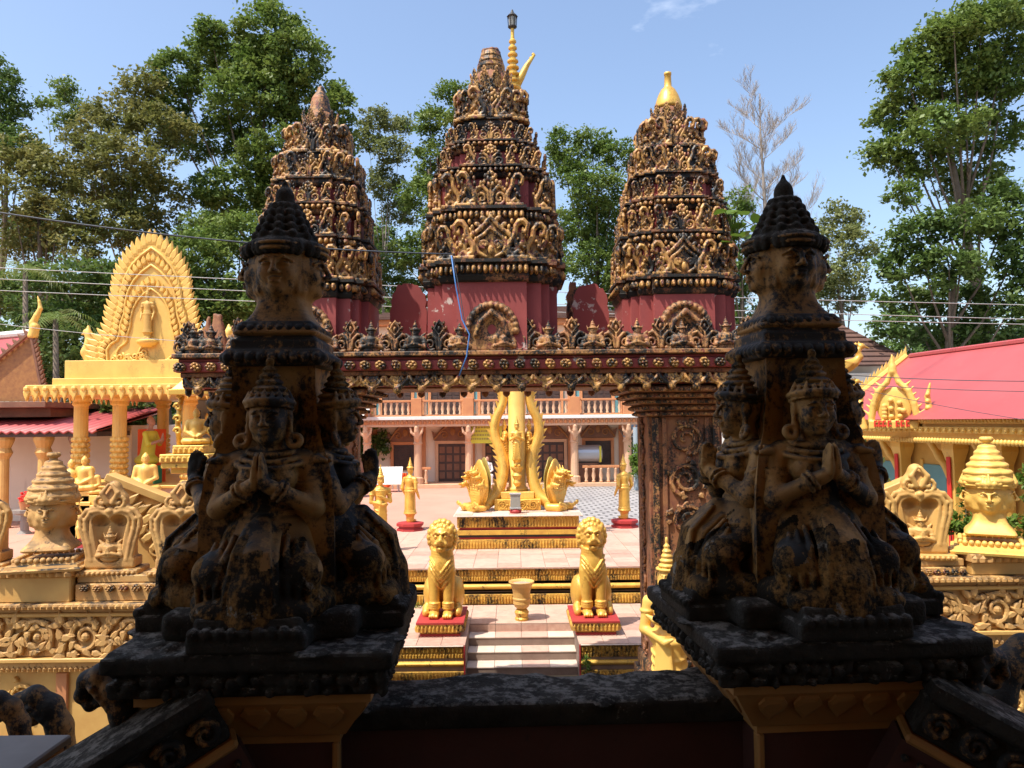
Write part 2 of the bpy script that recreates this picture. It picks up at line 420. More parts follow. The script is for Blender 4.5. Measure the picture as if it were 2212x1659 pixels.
    def mesh(s, name, m=None, smooth=True):
        D = s.D; n = np.array(D.shape) - 1
        for i in range(3):
            for e in (0, -1):
                q = [slice(None)] * 3; q[i] = e; D[tuple(q)] = np.maximum(D[tuple(q)], s.vox * .3)
        corner = {(i, j, k): D[i:n[0] + i, j:n[1] + j, k:n[2] + k] for i in (0, 1) for j in (0, 1) for k in (0, 1)}
        cnt = sum((c < 0).astype('i1') for c in corner.values())
        act = np.argwhere((cnt > 0) & (cnt < 8)); I = tuple(act.T)
        acc = np.zeros((len(act), 3)); num = np.zeros(len(act))
        for a in corner:
            for ax in range(3):
                if a[ax] == 0:
                    b = list(a); b[ax] = 1
                    va, vb = corner[a][I].astype(float), corner[tuple(b)][I].astype(float)
                    cr = (va < 0) != (vb < 0); t = np.where(cr, va / np.where(cr, va - vb, 1), 0)
                    p = np.tile(np.array(a, float), (len(act), 1)); p[:, ax] = t
                    acc += p * cr[:, None]; num += cr
        V = s.lo + (act + acc / num[:, None]) * s.vox
        idx = np.full(n, -1, 'i4'); idx[I] = np.arange(len(act))
        Fs = []
        for ax in range(3):
            u, v = (ax + 1) % 3, (ax + 2) % 3
            sl0 = [slice(1, -1)] * 3; sl0[ax] = slice(0, -1); sl1 = list(sl0); sl1[ax] = slice(1, None)
            a, b = D[tuple(sl0)] < 0, D[tuple(sl1)] < 0
            e = np.argwhere(a != b)
            if not len(e): continue
            pos = a[tuple(e.T)]; off = np.array([1, 1, 1]); off[ax] = 0; e = e + off
            du = np.zeros(3, int); du[u] = 1; dv = np.zeros(3, int); dv[v] = 1
            q = np.stack([idx[tuple((e - du - dv).T)], idx[tuple((e - dv).T)], idx[tuple(e.T)], idx[tuple((e - du).T)]], 1)
            q[~pos] = q[~pos][:, ::-1]; Fs.append(q)
        F = np.concatenate(Fs); F = F[(F >= 0).all(1)]
        return mesh_np(name, V, F, m, smooth)
# ------------------------------------------------------------------ sculpted figures
def face(S, fine=True):
    """a Khmer face in head-height units, looking to -Y, chin at -0.5"""
    S.ell((0, 0.06, 0.10), (0.37, 0.40, 0.42), 0.05)
    S.ell((0, -0.07, -0.20), (0.29, 0.28, 0.29), 0.12)
    S.ell((0, -0.26, -0.36), (0.11, 0.09, 0.09), 0.10)
    for q in (-1, 1):
        S.ell((q * 0.17, -0.22, -0.10), (0.13, 0.12, 0.14), 0.10)
        S.path([(q * 0.04, -0.385, 0.10), (q * 0.15, -0.375, 0.155), (q * 0.28, -0.27, 0.09)], [0.028, 0.026, 0.018], 0.035)
        if fine:
            S.ell((q * 0.155, -0.335, 0.04), (0.10, 0.05, 0.028), 0.02, op='s')
            S.ell((q * 0.155, -0.315, 0.035), (0.080, 0.05, 0.034), 0.015)
            S.cap((q * 0.06, -0.375, 0.055), (q * 0.25, -0.30, 0.06), 0.012, 0.008, 0.012)
        S.ell((q * 0.055, -0.41, -0.105), (0.048, 0.05, 0.035), 0.03)
        S.ell((q * 0.385, 0.03, 0.02), (0.045, 0.10, 0.19), 0.03)
        S.cap((q * 0.39, 0.0, -0.12), (q * 0.37, -0.01, -0.36), 0.05, 0.065, 0.02)
    S.cap((0, -0.375, 0.12), (0, -0.465, -0.08), 0.034, 0.052, 0.04)
    S.ell((0, -0.375, -0.205), (0.125, 0.045, 0.026), 0.025)
    S.ell((0, -0.365, -0.262), (0.10, 0.05, 0.032), 0.025)
    if fine: S.cap((-0.12, -0.40, -0.230), (0.12, -0.40, -0.230), 0.010, 0.010, 0.014, op='s')
def cone_crown(S, z0, z1, r0, n=5, y=0.03):
    """tiered cone above a head"""
    h = (z1 - z0)
    for i in range(n):
        t = i / n
        rr = r0 * (1 - t * 0.82)
        S.ell((0, y, z0 + h * t * 0.85), (rr, rr, h / n * 0.62), 0.015)
        S.ring((0, y, z0 + h * t * 0.85), (rr * 0.98, rr * 0.98), h / n * 0.14, 0.01)
    S.ell((0, y, z1 - h * 0.10), (r0 * 0.22, r0 * 0.22, h * 0.14), 0.02)
def seated_devata(name, m, vox=0.006):
    """kneeling figure with palms together, sits with its back at the origin"""
    S = SDF((-0.31, -0.56, 0.03), (0.31, 0.14, 1.02), vox)
    S.ell((0, -0.16, 0.335), (0.165, 0.14, 0.10), 0.03)
    S.cap((0, -0.165, 0.36), (0, -0.165, 0.50), 0.082, 0.098, 0.04)
    S.cap((-0.10, -0.155, 0.585), (0.10, -0.155, 0.585), 0.052, 0.052, 0.05)
    for q in (-1, 1):
        S.ell((q * 0.052, -0.235, 0.535), (0.052, 0.048, 0.05), 0.02)
        S.cap((q * 0.13, -0.16, 0.585), (q * 0.168, -0.235, 0.43), 0.043, 0.036, 0.02)
        S.cap((q * 0.168, -0.235, 0.43), (q * 0.028, -0.325, 0.515), 0.034, 0.026, 0.015)
        S.ell((q * 0.013, -0.335, 0.55), (0.014, 0.026, 0.042), 0.012, rot=(-0.15, 0, 0))
        for i in range(4):
            S.cap((q * 0.012, -0.352 + i * 0.0125, 0.575), (q * 0.008, -0.345 + i * 0.011, 0.628 - abs(i - 1.4) * 0.008), 0.0085, 0.006, 0.003)
        S.cap((q * 0.02, -0.315, 0.545), (q * 0.010, -0.300, 0.60), 0.010, 0.007, 0.006)
        for t in (0.0, 0.018):
            S.ring((q * 0.142, -0.185, 0.535 - t), (0.050, 0.050), 0.008, 0.004, rot=(0.45, q * -0.2, 0))
            S.ring((q * (0.058 + t * 0.9), -0.308 + t * .3, 0.50 - t * 0.6), (0.033, 0.033), 0.007, 0.004, rot=(0.3, q * -1.0, 0))
        for i in range(4):                                  # winged epaulettes
            S.cap((q * (0.12 + 0.016 * i), -0.14 - 0.02 * i, 0.60), (q * (0.155 + 0.016 * i), -0.14 - 0.025 * i, 0.66 - 0.022 * i), 0.018, 0.009, 0.008)
        S.cap((q * 0.075, -0.19, 0.295), (q * 0.150, -0.335, 0.225), 0.076, 0.060, 0.04)
        S.cap((q * 0.150, -0.335, 0.225), (q * 0.03, -0.385, 0.145), 0.060, 0.045, 0.03)
        S.ell((q * 0.10, -0.40, 0.105), (0.10, 0.05, 0.05), 0.03)
        S.cap((q * 0.175, -0.31, 0.12), (q * 0.20, -0.20, 0.10), 0.055, 0.055, 0.04)
        for i in range(5):                                  # folds of the lap cloth
            S.path([(q * (0.03 + 0.03 * i), -0.29 - 0.004 * i, 0.365 - 0.012 * i), (q * (0.036 + 0.032 * i), -0.375 + .006 * i, 0.305 - 0.012 * i), (q * (0.045 + 0.034 * i), -0.432 + .012 * i, 0.19), (q * (0.05 + 0.032 * i), -0.44 + .014 * i, 0.09)], [0.009, 0.012, 0.012, 0.008], 0.004)
        S.ring((q * 0.093, -0.215, 0.665), (0.020, 0.020), 0.012, 0.006, rot=(1.2, 0, 0))
    S.path([(0, -0.29, 0.36), (0, -0.37, 0.275), (0, -0.395, 0.17), (0, -0.40, 0.09)], [0.045, 0.055, 0.068, 0.075], 0.03)
    for i in range(-4, 5):
        S.path([(i * 0.009, -0.325, 0.385), (i * 0.014, -0.412, 0.300), (i * 0.018, -0.455 + abs(i) * .005, 0.18), (i * 0.022, -0.468 + abs(i) * .008, 0.07)], [0.0075, 0.010, 0.011, 0.012], 0.003)
    S.ell((0, -0.30, 0.385), (0.030, 0.03, 0.03), 0.012)
    S.ring((0, -0.165, 0.385), (0.112, 0.10), 0.015, 0.008)
    S.ring((0, -0.165, 0.415), (0.100, 0.092), 0.010, 0.006)
    for j, rr in enumerate((0.062, 0.082, 0.100)):
        S.ring((0, -0.185 - 0.008 * j, 0.628 - 0.020 * j), (rr + 0.01, rr * 0.8), 0.010, 0.006, rot=(0.25, 0, 0))
    S.cap((0, -0.165, 0.58), (0, -0.185, 0.70), 0.047, 0.043, 0.03)
    S.frame((0, -0.205, 0.742), 0.192)
    face(S)
    S.ring((0, 0.03, 0.30), (0.43, 0.44), 0.055, 0.03, rot=(-0.12, 0, 0))
    S.ring((0, 0.03, 0.20), (0.42, 0.42), 0.030, 0.02, rot=(-0.15, 0, 0))
    for i in range(9):
        a = -math.pi / 2 + (i - 4) * 0.36
        S.cap((0.42 * math.cos(a), 0.03 + 0.42 * math.sin(a), 0.32), (0.36 * math.cos(a), 0.03 + 0.36 * math.sin(a), 0.55 - 0.05 * (i % 2)), 0.07, 0.02, 0.02)
    cone_crown(S, 0.45, 1.14, 0.37, 5)
    S.frame()
    S.cap((0, 0.03, 0.30), (0, 0.03, 0.86), 0.10, 0.09, 0.05)        # keeps the back on its shaft
    me = S.mesh(name, m); me.materials.append(MATS['fg_lap'])
    c = np.empty(len(me.polygons) * 3, 'f4'); me.polygons.foreach_get('center', c); c = c.reshape(-1, 3)   # mildewed lap and crown tip
    wob = .05 * np.sin(c[:, 0] * 31 + c[:, 1] * 17) + .04 * np.sin(c[:, 0] * 67 - c[:, 2] * 53)
    me.polygons.foreach_set('material_index', ((c[:, 2] + wob < .29) | (c[:, 2] + wob * .5 > .88)).astype('i4'))
    return me
def four_heads(name, m, vox, crown=True, hh=0.24, base=0.0):
    """four faces back to back on one neck with tiaras; chin level z=0 of a head centred at 0.5*hh"""
    S = SDF((-0.30, -0.30, -0.22), (0.30, 0.30, 1.3 * hh), vox)
    for i in range(4):
        S.frame((0, 0, 0.5 * hh), hh, rz=i * math.pi / 2)
        S.t = S.t + S.F @ np.array([0, -0.30 * hh, 0])
        face(S)
        S.ring((0, 0.10, 0.30), (0.42, 0.52), 0.035, 0.02)
        S.ring((0, 0.10, 0.39), (0.44, 0.54), 0.030, 0.02)
        if crown:
            for j in range(7):
                a = -math.pi / 2 + (j - 3) * 0.36
                S.cap((0.43 * math.cos(a), 0.10 + 0.52 * math.sin(a), 0.42), (0.38 * math.cos(a), 0.10 + 0.45 * math.sin(a), 0.76 - 0.09 * abs(j - 3)), 0.085, 0.02, 0.02)
        for q in (-1, 1):                                   # plaits hanging behind the ears
            for j in range(5):
                S.ell((q * 0.45, 0.14, 0.22 - j * 0.13), (0.08, 0.10, 0.085), 0.02)
    S.frame()
    S.cap((0, 0, -0.02), (0, 0, 0.12), 0.40 * hh, 0.55 * hh, 0.03)
    S.cap((0, 0, -0.30 * hh), (0, 0, 0.2 * hh), 0.40 * hh, 0.40 * hh, 0.04)
    for i in range(8):
        zz = -0.08 * hh - i * 0.075 * hh; rr = (0.40 + 0.34 * (i / 7) ** 1.6) * hh
        S.box((0, 0, zz), (rr, rr, 0.06 * hh), 0.16 * hh, 0.03)
    return S.mesh(name, m)
def standing_figure(name, m, vox=0.02, pose='pray', skirt='pleat', h=1.9):
    """crowned standing figure, 1.9 m with its crown"""
    S = SDF((-0.42, -0.42, -0.02), (0.42, 0.40, 2.0), vox)
    S.cap((0, 0, 0.05), (0, 0, 0.10), 0.10, 0.10, 0.03)
    for q in (-1, 1):
        S.ell((q * 0.075, -0.06, 0.045), (0.06, 0.12, 0.045), 0.02)
        S.cap((q * 0.075, 0, 0.04), (q * 0.075, 0, 0.30), 0.055, 0.065, 0.02)
    S.cap((0, 0.0, 0.30), (0, 0.0, 0.85), 0.165, 0.155, 0.05)
    S.ring((0, 0, 0.26), (0.17, 0.15), 0.03, 0.02); S.ring((0, 0, 0.32), (0.165, 0.145), 0.02, 0.02)
    if skirt == 'pleat':
        for i in range(-3, 4):
            S.cap((i * 0.02, -0.155, 0.88), (i * 0.035, -0.175, 0.30), 0.018, 0.022, 0.012)
        for i in range(5):
            S.ring((0, 0, 0.42 + i * 0.09), (0.166, 0.160), 0.014, 0.012, rot=(0.25, 0.2, 0))
    S.ring((0, 0, 0.90), (0.15, 0.125), 0.035, 0.02); S.ring((0, 0, 0.97), (0.145, 0.12), 0.018, 0.01)
    S.cap((0, 0, 0.90), (0, 0, 1.18), 0.12, 0.145, 0.06)
    S.cap((-0.14, 0, 1.26), (0.14, 0, 1.26), 0.07, 0.07, 0.06)
    S.cap((0, 0, 1.25), (0, -0.01, 1.42), 0.062, 0.056, 0.03)
    for j in range(3): S.ring((0, -0.01, 1.34 - 0.035 * j), (0.09 + 0.03 * j, 0.08 + 0.02 * j), 0.016, 0.01, rot=(0.2, 0, 0))
    for q in (-1, 1):
        sh = (q * 0.20, 0.0, 1.25)
        if pose == 'pray': el, ha = (q * 0.245, -0.06, 1.00), (q * 0.02, -0.23, 1.13)
        elif pose == 'cross': el, ha = (q * 0.24, -0.03, 0.98), (-q * 0.05 - 0.02, -0.20, 1.02 + q * 0.10)
        else: el, ha = (q * 0.25, 0.05, 0.98), (q * 0.23, -0.10, 0.76)
        S.cap(sh, el, 0.062, 0.050, 0.03); S.cap(el, ha, 0.047, 0.034, 0.02)
        if pose == 'pray': S.cap(ha, (q * 0.012, -0.24, 1.27), 0.032, 0.012, 0.012)
        elif pose == 'cross': S.cap(ha, (ha[0] - q * 0.08, -0.205, ha[2] + 0.04), 0.034, 0.014, 0.012)
        else: S.cap(ha, (ha[0], ha[1] - 0.05, ha[2] - 0.10), 0.036, 0.015, 0.012)
        S.ring((q * 0.215, 0.0, 1.16), (0.065, 0.065), 0.016, 0.008)
    S.frame((0, -0.02, 1.51), 0.225)
    face(S, vox < 0.013)
    S.ring((0, 0.04, 0.33), (0.43, 0.43), 0.07, 0.03)
    cone_crown(S, 0.48, 1.68, 0.36, 5)
    return S.mesh(name, m)
def bust_figure(name, m, vox=0.011):
    """half figure with palms together, 0.42 m high"""
    S = SDF((-0.20, -0.17, -0.02), (0.20, 0.12, 0.48), vox)
    S.cap((0, 0, 0.0), (0, 0, 0.15), 0.085, 0.10, 0.03)
    S.ell((0, 0.0, 0.02), (0.14, 0.09, 0.05), 0.03)
    S.cap((-0.085, 0, 0.18), (0.085, 0, 0.18), 0.05, 0.05, 0.03)
    for q in (-1, 1):
        S.cap((q * 0.13, 0, 0.18), (q * 0.155, -0.04, 0.06), 0.04, 0.035, 0.015)
        S.cap((q * 0.155, -0.04, 0.06), (q * 0.018, -0.115, 0.10), 0.032, 0.024, 0.01)
        S.cap((q * 0.018, -0.115, 0.10), (q * 0.008, -0.12, 0.18), 0.02, 0.010, 0.006)
        S.cap((q * 0.10, 0, 0.22), (q * 0.15, 0, 0.27), 0.03, 0.014, 0.01)
        S.ring((q * 0.14, -0.01, 0.13), (0.042, 0.042), 0.010, 0.004)
    S.ring((0, -0.01, 0.06), (0.11, 0.10), 0.014, 0.006)
    S.ring((0, -0.02, 0.205), (0.075, 0.07), 0.014, 0.006, rot=(0.3, 0, 0))
    S.frame((0, -0.02, 0.285), 0.135); face(S, False)
    S.ring((0, 0.03, 0.30), (0.46, 0.44), 0.08, 0.03)
    for q in (-1, 1): S.cap((q * 0.45, 0.05, 0.1), (q * 0.72, 0.1, 0.75), 0.12, 0.03, 0.05)
    cone_crown(S, 0.45, 1.35, 0.38, 3)
    return S.mesh(name, m)
def lion_mesh(name, m, vox=0.0145):
    S = SDF((-0.56, -0.62, -0.02), (0.56, 0.62, 1.85), vox)
    S.cap((0, 0.20, 0.45), (0, -0.06, 1.12), 0.30, 0.25, 0.1)
    S.ell((0, -0.14, 0.92), (0.285, 0.26, 0.36), 0.08)
    S.ell((0, 0.25, 0.35), (0.30, 0.30, 0.30), 0.1)
    for q in (-1, 1):
        S.cap((q * 0.165, -0.20, 0.82), (q * 0.155, -0.27, 0.12), 0.155, 0.098, 0.05)
        S.ell((q * 0.155, -0.34, 0.065), (0.115, 0.165, 0.07), 0.04)
        for j in range(4): S.ell((q * 0.155 + (j - 1.5) * 0.052, -0.47, 0.045), (0.033, 0.055, 0.042), 0.012)
        for z in (0.17, 0.215, 0.26): S.ring((q * 0.155, -0.265, z), (0.115, 0.115), 0.024, 0.008)
        S.ell((q * 0.315, 0.14, 0.36), (0.155, 0.30, 0.33), 0.05, rot=(0.25, 0, q * -0.12))
        S.cap((q * 0.36, -0.10, 0.12), (q * 0.36, -0.22, 0.06), 0.10, 0.085, 0.05)
    def chest(x, z): return -0.14 - 0.27 * math.sqrt(max(.06, 1 - (x / .30) ** 2 - ((z - .92) / .38) ** 2))
    for j in range(4):                                        # overlapping bib plates
        z0 = 1.12 - 0.085 * j
        for q in (-1, 1):
            pl_ = [(q * x, chest(x, z0 - .30 * (1 - x / .27)) - .012, z0 - .30 * (1 - x / .27)) for x in (.265, .20, .13, .06, 0)]
            S.path(pl_, [.020, .026, .028, .028, .030], 0.006)
            if j == 3: S.path([(x * .97, y - .02, z - .05) for x, y, z in pl_], [.014, .018, .02, .02, .022], 0.006)
    for j in range(3): S.ring((0, -0.12, 1.17 + 0.045 * j), (0.225, 0.215), 0.030, 0.012, rot=(0.18, 0, 0))
    for i in range(18):                                       # ring of mane curls
        a = 2 * math.pi * i / 18
        S.ell((0.29 * math.cos(a), -0.05, 1.46 + 0.29 * math.sin(a)), (0.075, 0.10, 0.075), 0.02)
        S.ell((0.215 * math.cos(a + .17), -0.14, 1.46 + 0.215 * math.sin(a + .17)), (0.055, 0.07, 0.055), 0.015)
    S.ell((0, -0.05, 1.46), (0.31, 0.10, 0.31), 0.03)
    S.ell((0, -0.14, 1.44), (0.225, 0.20, 0.22), 0.04)
    S.ell((0, -0.30, 1.365), (0.145, 0.13, 0.115), 0.04)
    S.cap((0, -0.33, 1.50), (0, -0.415, 1.43), 0.045, 0.055, 0.03)
    for q in (-1, 1):
        S.ell((q * 0.045, -0.425, 1.415), (0.036, 0.03, 0.028), 0.012)
        S.ell((q * 0.105, -0.30, 1.495), (0.055, 0.045, 0.045), 0.012)
        S.ell((q * 0.105, -0.338, 1.497), (0.028, 0.02, 0.028), 0.003)
        S.path([(q * 0.03, -0.345, 1.56), (q * 0.11, -0.325, 1.58), (q * 0.19, -0.25, 1.53)], [0.026, 0.028, 0.018], 0.015)
        S.ell((q * 0.085, -0.37, 1.37), (0.075, 0.055, 0.05), 0.02)
        S.ell((q * 0.20, -0.16, 1.60), (0.06, 0.05, 0.075), 0.02)
    S.ell((0, -0.40, 1.318), (0.12, 0.05, 0.020), 0.012, op='s')
    S.ell((0, -0.335, 1.275), (0.10, 0.085, 0.05), 0.02)
    S.path([(0, 0.45, 0.15), (0.1, 0.56, 0.3), (0, 0.5, 0.7), (0, 0.36, 0.9)], [0.05, 0.05, 0.06, 0.03], 0.02)
    return S.mesh(name, m)
# ------------------------------------------------------------------ ground and terraces
Z_LION, Z_COURT = 0.65, 1.46
g = G()
g.bx(-500, 500, -300, 17.6, -0.5, 0.0, b=0)
g.bx(-500, -4.3, 12.2, 900, -0.45, Z_COURT - 0.012, b=0)
g.bx(4.5, 500, 12.2, 900, -0.45, Z_COURT - 0.012, b=0)
g.bx(-4.3, 4.5, 17.5, 900, -0.45, Z_COURT - 0.012, b=0)
struct(g.build('ground', 'earth'))
g = G(); g.bx(-34, -4.32, 12.25, 46, Z_COURT - 0.11, Z_COURT, b=0); g.bx(-4.32, 0.9, 24.02, 46, Z_COURT - 0.11, Z_COURT, b=0); g.bx(-4.32, -3.62, 17.52, 24.02, Z_COURT - 0.11, Z_COURT, b=0)
struct(g.build('courtyard_floor', 'court_pink'))
g = G()
for yy in (14.5, 16.9, 19.4, 22.6, 26.0, 30.0, 34.5): g.bx(-30, -4.5, yy, yy + 0.03, Z_COURT, Z_COURT + 0.003, b=0)
for xx in (-22, -18, -14, -10.5, -7.2): g.bx(xx, xx + 0.03, 12.4, 40, Z_COURT, Z_COURT + 0.0035, b=0)
g.build('floor_joint', 'tile_rose', bpy.data.objects['courtyard_floor'])
# grey block paving on the right
def paver_mat():
    m = bpy.data.materials.new('block_paving'); MATS['block_paving'] = m; m.use_nodes = True
    n, l = m.node_tree.nodes, m.node_tree.links
    geo = n.new('ShaderNodeNewGeometry'); br = n.new('ShaderNodeTexBrick')
    br.inputs['Color1'].default_value = (0.50, 0.48, 0.47, 1); br.inputs['Color2'].default_value = (0.42, 0.40, 0.40, 1)
    br.inputs['Mortar'].default_value = (0.17, 0.16, 0.16, 1); br.inputs['Scale'].default_value = 1.0
    br.inputs['Brick Width'].default_value = 0.42; br.inputs['Row Height'].default_value = 0.42
    br.inputs['Mortar Size'].default_value = 0.05; br.offset = 0.5
    nz = n.new('ShaderNodeTexNoise'); nz.inputs['Scale'].default_value = 0.8
    mx = n.new('ShaderNodeMixRGB'); mx.blend_type = 'MULTIPLY'; mx.inputs[0].default_value = 0.5
    l.new(geo.outputs['Position'], br.inputs['Vector']); l.new(geo.outputs['Position'], nz.inputs['Vector'])
    l.new(br.outputs['Color'], mx.inputs[1]); l.new(nz.outputs['Fac'], mx.inputs[2])
    l.new(mx.outputs[0], n['Principled BSDF'].inputs['Base Color']); n['Principled BSDF'].inputs['Roughness'].default_value = 0.8
paver_mat()
g = G(); g.bx(0.9, 24, 24.02, 50, Z_COURT - 0.11, Z_COURT, b=0); g.bx(3.95, 24, 12.25, 24.02, Z_COURT - 0.11, Z_COURT, b=0)
struct(g.build('paved_yard', 'block_paving'))
# tiled terraces: each tile its own piece
TILE = {}
def tile_mesh(w_, d, m, key):
    k = (key, m)
    if k not in TILE:
        g = G(); g.box((0, 0, -0.010), (w_ / 2 - 0.004, d / 2 - 0.004, 0.010), b=0.002); TILE[k] = g.mesh('tile', m)
    return TILE[k]
def lay(parent, x0, x1, y0, y1, z, s=0.45, skip=None, mats=('tile_pink', 'tile_pink', 'tile_rose', 'tile_pink')):
    nx, ny = max(1, round((x1 - x0) / s)), max(1, round((y1 - y0) / s)); sx, sy = (x1 - x0) / nx, (y1 - y0) / ny
    for i in range(nx):
        for j in range(ny):
            x, y = x0 + (i + .5) * sx, y0 + (j + .5) * sy
            if skip and skip(x, y): continue
            obj('tile', tile_mesh(sx, sy, random.choice(mats), (round(sx, 3), round(sy, 3))), parent, (x, y, z + random.uniform(-.001, .001)), (0, 0, random.choice((0, math.pi)) ))
def ribs(parent, name, m, x0, x1, y, z0, z1, pitch, out=0.02, ends=None):
    """a row of little upright petals along X on a moulding"""
    g = G(); n = max(2, int((x1 - x0) / pitch)); p = (x1 - x0) / n
    for i in range(n):
        cx = x0 + (i + .5) * p
        h = (z1 - z0)
        V = [(cx - p * .45, y, z0), (cx + p * .45, y, z0), (cx + p * .45, y, z0 + h * .55), (cx, y, z1), (cx - p * .45, y, z0 + h * .55), (cx, y - out, z0 + h * .12), (cx, y - out * 1.3, z0 + h * .6)]
        g.add(V, [(0, 1, 5), (1, 2, 6, 5), (2, 3, 6), (3, 4, 6), (4, 0, 5, 6)])
    return stuff(g.build(name, m, parent))
BANDS = [(1.00, 0.95, 0.05, 'tile_white', 'nosing'), (0.95, 0.62, 0.0, 'gold_band', 'carved_band'), (0.62, 0.54, -0.06, 'red_paint', 'red_fillet'),
         (0.54, 0.40, 0.0, 'gold_worn', 'gilt_moulding'), (0.40, 0.33, -0.03, 'black', 'dark_moulding'), (0.33, 0.27, -0.05, 'red_paint', 'red_fillet'), (0.27, 0.0, 0.05, 'gold_band', 'foot_band')]
def banded_front(parent, x0, x1, yf, z0, z1, back=0.6, side=0.0, top_gap=0.0):
    h = z1 - z0
    for a, b_, off, m, nm in BANDS:
        g = G(); za, zb = z0 + h * b_, z0 + h * a
        if nm == 'gilt_moulding':
            secs = []
            for x in (x0 - side * off, x1 + side * off):
                secs.append([(x, yf - off - 0.05 * math.sin(math.pi * t / 6) , za + (zb - za) * t / 6) for t in range(7)] + [(x, yf + back, zb), (x, yf + back, za)])
            g.loft(secs)
        elif nm == 'nosing': g.bx(x0 - side * off, x1 + side * off, yf - off, yf + back, za, zb - 0.012 - top_gap, b=0.006)
        else: g.bx(x0 - side * off, x1 + side * off, yf - off, yf + back, za + 0.001, zb - 0.001, b=0.004)
        g.build(nm, m, parent)
        if nm == 'carved_band':
            ribs(parent, 'petal_row', 'gold_band', x0, x1, yf - off - 0.001, za + (zb - za) * .5, zb - 0.005, 0.075, 0.03)
            ribs(parent, 'petal_row', 'gold_band', x0, x1, yf - off - 0.001, za + 0.004, za + (zb - za) * .48, 0.055, 0.022)
        if nm == 'foot_band':
            ribs(parent, 'petal_row', 'gold_band', x0, x1, yf - off - 0.001, za + 0.006, zb - 0.004, 0.065, 0.03)
SX0, SX1 = -0.90, 1.17
t = struct(obj('lion_terrace', None, None, (0, 0, 0)))
g = G(); g.bx(-4.2, SX0, 14.26, 17.4, 0, Z_LION - 0.02, b=0); g.bx(SX1, 4.4, 14.26, 17.4, 0, Z_LION - 0.02, b=0); g.bx(SX0, SX1, 15.72, 17.4, 0, Z_LION - 0.02, b=0)
g.build('terrace_core', 'grout', t)
lay(t, -3.6, SX0, 14.22, 17.25, Z_LION, 0.46); lay(t, SX1, 3.93, 14.22, 17.25, Z_LION, 0.46); lay(t, SX0, SX1, 15.70, 17.25, Z_LION, 0.46)
banded_front(t, -4.2, SX0 - 0.03, 14.25, 0, Z_LION, 0.02); banded_front(t, SX1 + 0.03, 4.4, 14.25, 0, Z_LION, 0.02)
for i in range(4):                                            # four steps cut into the terrace
    yr, zt = 15.70 - i * 0.4, Z_LION - i * 0.1625
    if i:
        g = G(); g.bx(SX0, SX1, yr, yr + 0.42, 0, zt - 0.02, b=0); st = g.build('step', 'grout', t)
        lay(st, SX0, SX1, yr - 0.015, yr + 0.40, zt, 0.47, mats=('tile_pink', 'tile_white'))
    else: st = t
    for k in range(4):
        w_ = (SX1 - SX0) / 4
        gg = G(); gg.box((0, 0, 0), (w_ / 2 - .004, 0.006, 0.1425 / 2 - 0.002), b=.002)
        gg.build('riser_tile', 'tile_rose', st, (SX0 + (k + .5) * w_, yr - 0.006 + (0.014 if i else 0), zt - 0.0225 - 0.1425 / 2))
for x in (SX0 - 0.015, SX1 + 0.015):
    g = G(); g.bx(x - 0.014, x + 0.014, 14.21, 15.70, 0.004, Z_LION - 0.024, b=0.003); g.build('stair_cheek', 'red_paint', t)
t = struct(obj('court_terrace', None, None, (0, 0, 0)))
g = G(); g.bx(-4.2, 4.4, 17.36, 17.5, Z_LION, Z_COURT - 0.02, b=0); g.bx(-3.6, 3.93, 17.4, 24.0, 1.0, Z_COURT - 0.02, b=0)
g.build('terrace_core', 'grout', t)
banded_front(t, -4.2, 4.4, 17.34, Z_LION, Z_COURT, 0.02)
lay(t, -3.6, 3.93, 17.28, 24.0, Z_COURT, 0.55, mats=('tile_pink', 'tile_pink', 'tile_pink', 'tile_rose'), skip=lambda x, y: 20.1 < y < 22.6 and -1.2 < x < 1.45)
# ------------------------------------------------------------------ foreground: porch in the shade, two guardian pillars
PF = 3.15                                                       # porch floor level
pr = thing('temple_porch', 'shaded temple porch whose roof keeps the sun off the nearest statues', 'temple', (0, 0, 0))
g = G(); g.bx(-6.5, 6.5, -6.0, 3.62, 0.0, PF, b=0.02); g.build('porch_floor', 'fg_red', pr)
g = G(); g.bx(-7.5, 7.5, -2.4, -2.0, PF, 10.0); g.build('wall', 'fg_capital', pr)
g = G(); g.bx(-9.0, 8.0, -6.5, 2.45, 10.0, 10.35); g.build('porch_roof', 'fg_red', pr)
for sx in (-1, 1):
    g = G(); g.lathe([(0.34, PF), (0.34, PF + .25), (0.26, PF + .4), (0.24, 9.5), (0.36, 9.8), (0.36, 10.0)], 20); g.build('column', 'fg_capital', pr, (sx * 5.2, 2.0, 0), smooth=False)
# parapet between the pillars
pp = thing('parapet_wall', 'low dark red parapet with mildewed black ledge between the two foreground statue pillars', 'parapet', (0, 0, 0))
Mp = Matrix.Rotation(R(2.4), 4, 'Z')
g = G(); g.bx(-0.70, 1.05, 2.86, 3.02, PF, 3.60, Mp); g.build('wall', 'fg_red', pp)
led = SDF((-0.80, 2.70, 3.72), (1.15, 3.22, 4.0), 0.018)
led.box((0.17, 2.95, 3.85), (0.93, 0.15, 0.045), 0.02, 0.02)
for i in range(60): led.ell((random.uniform(-.75, 1.1), random.uniform(2.8, 3.12), 3.885), (random.uniform(.03, .12), random.uniform(.03, .08), 0.012), 0.02)
o = obj('ledge', led.mesh('ledge', 'fg_black'), pp, (0, 0, -0.20), rot=(0, 0, R(2.4)))
DEV = seated_devata('kneeling_figure', 'fg_ochre')
HEAD4 = four_heads('four_faced_head', 'fg_ochre', 0.0055, crown=False)
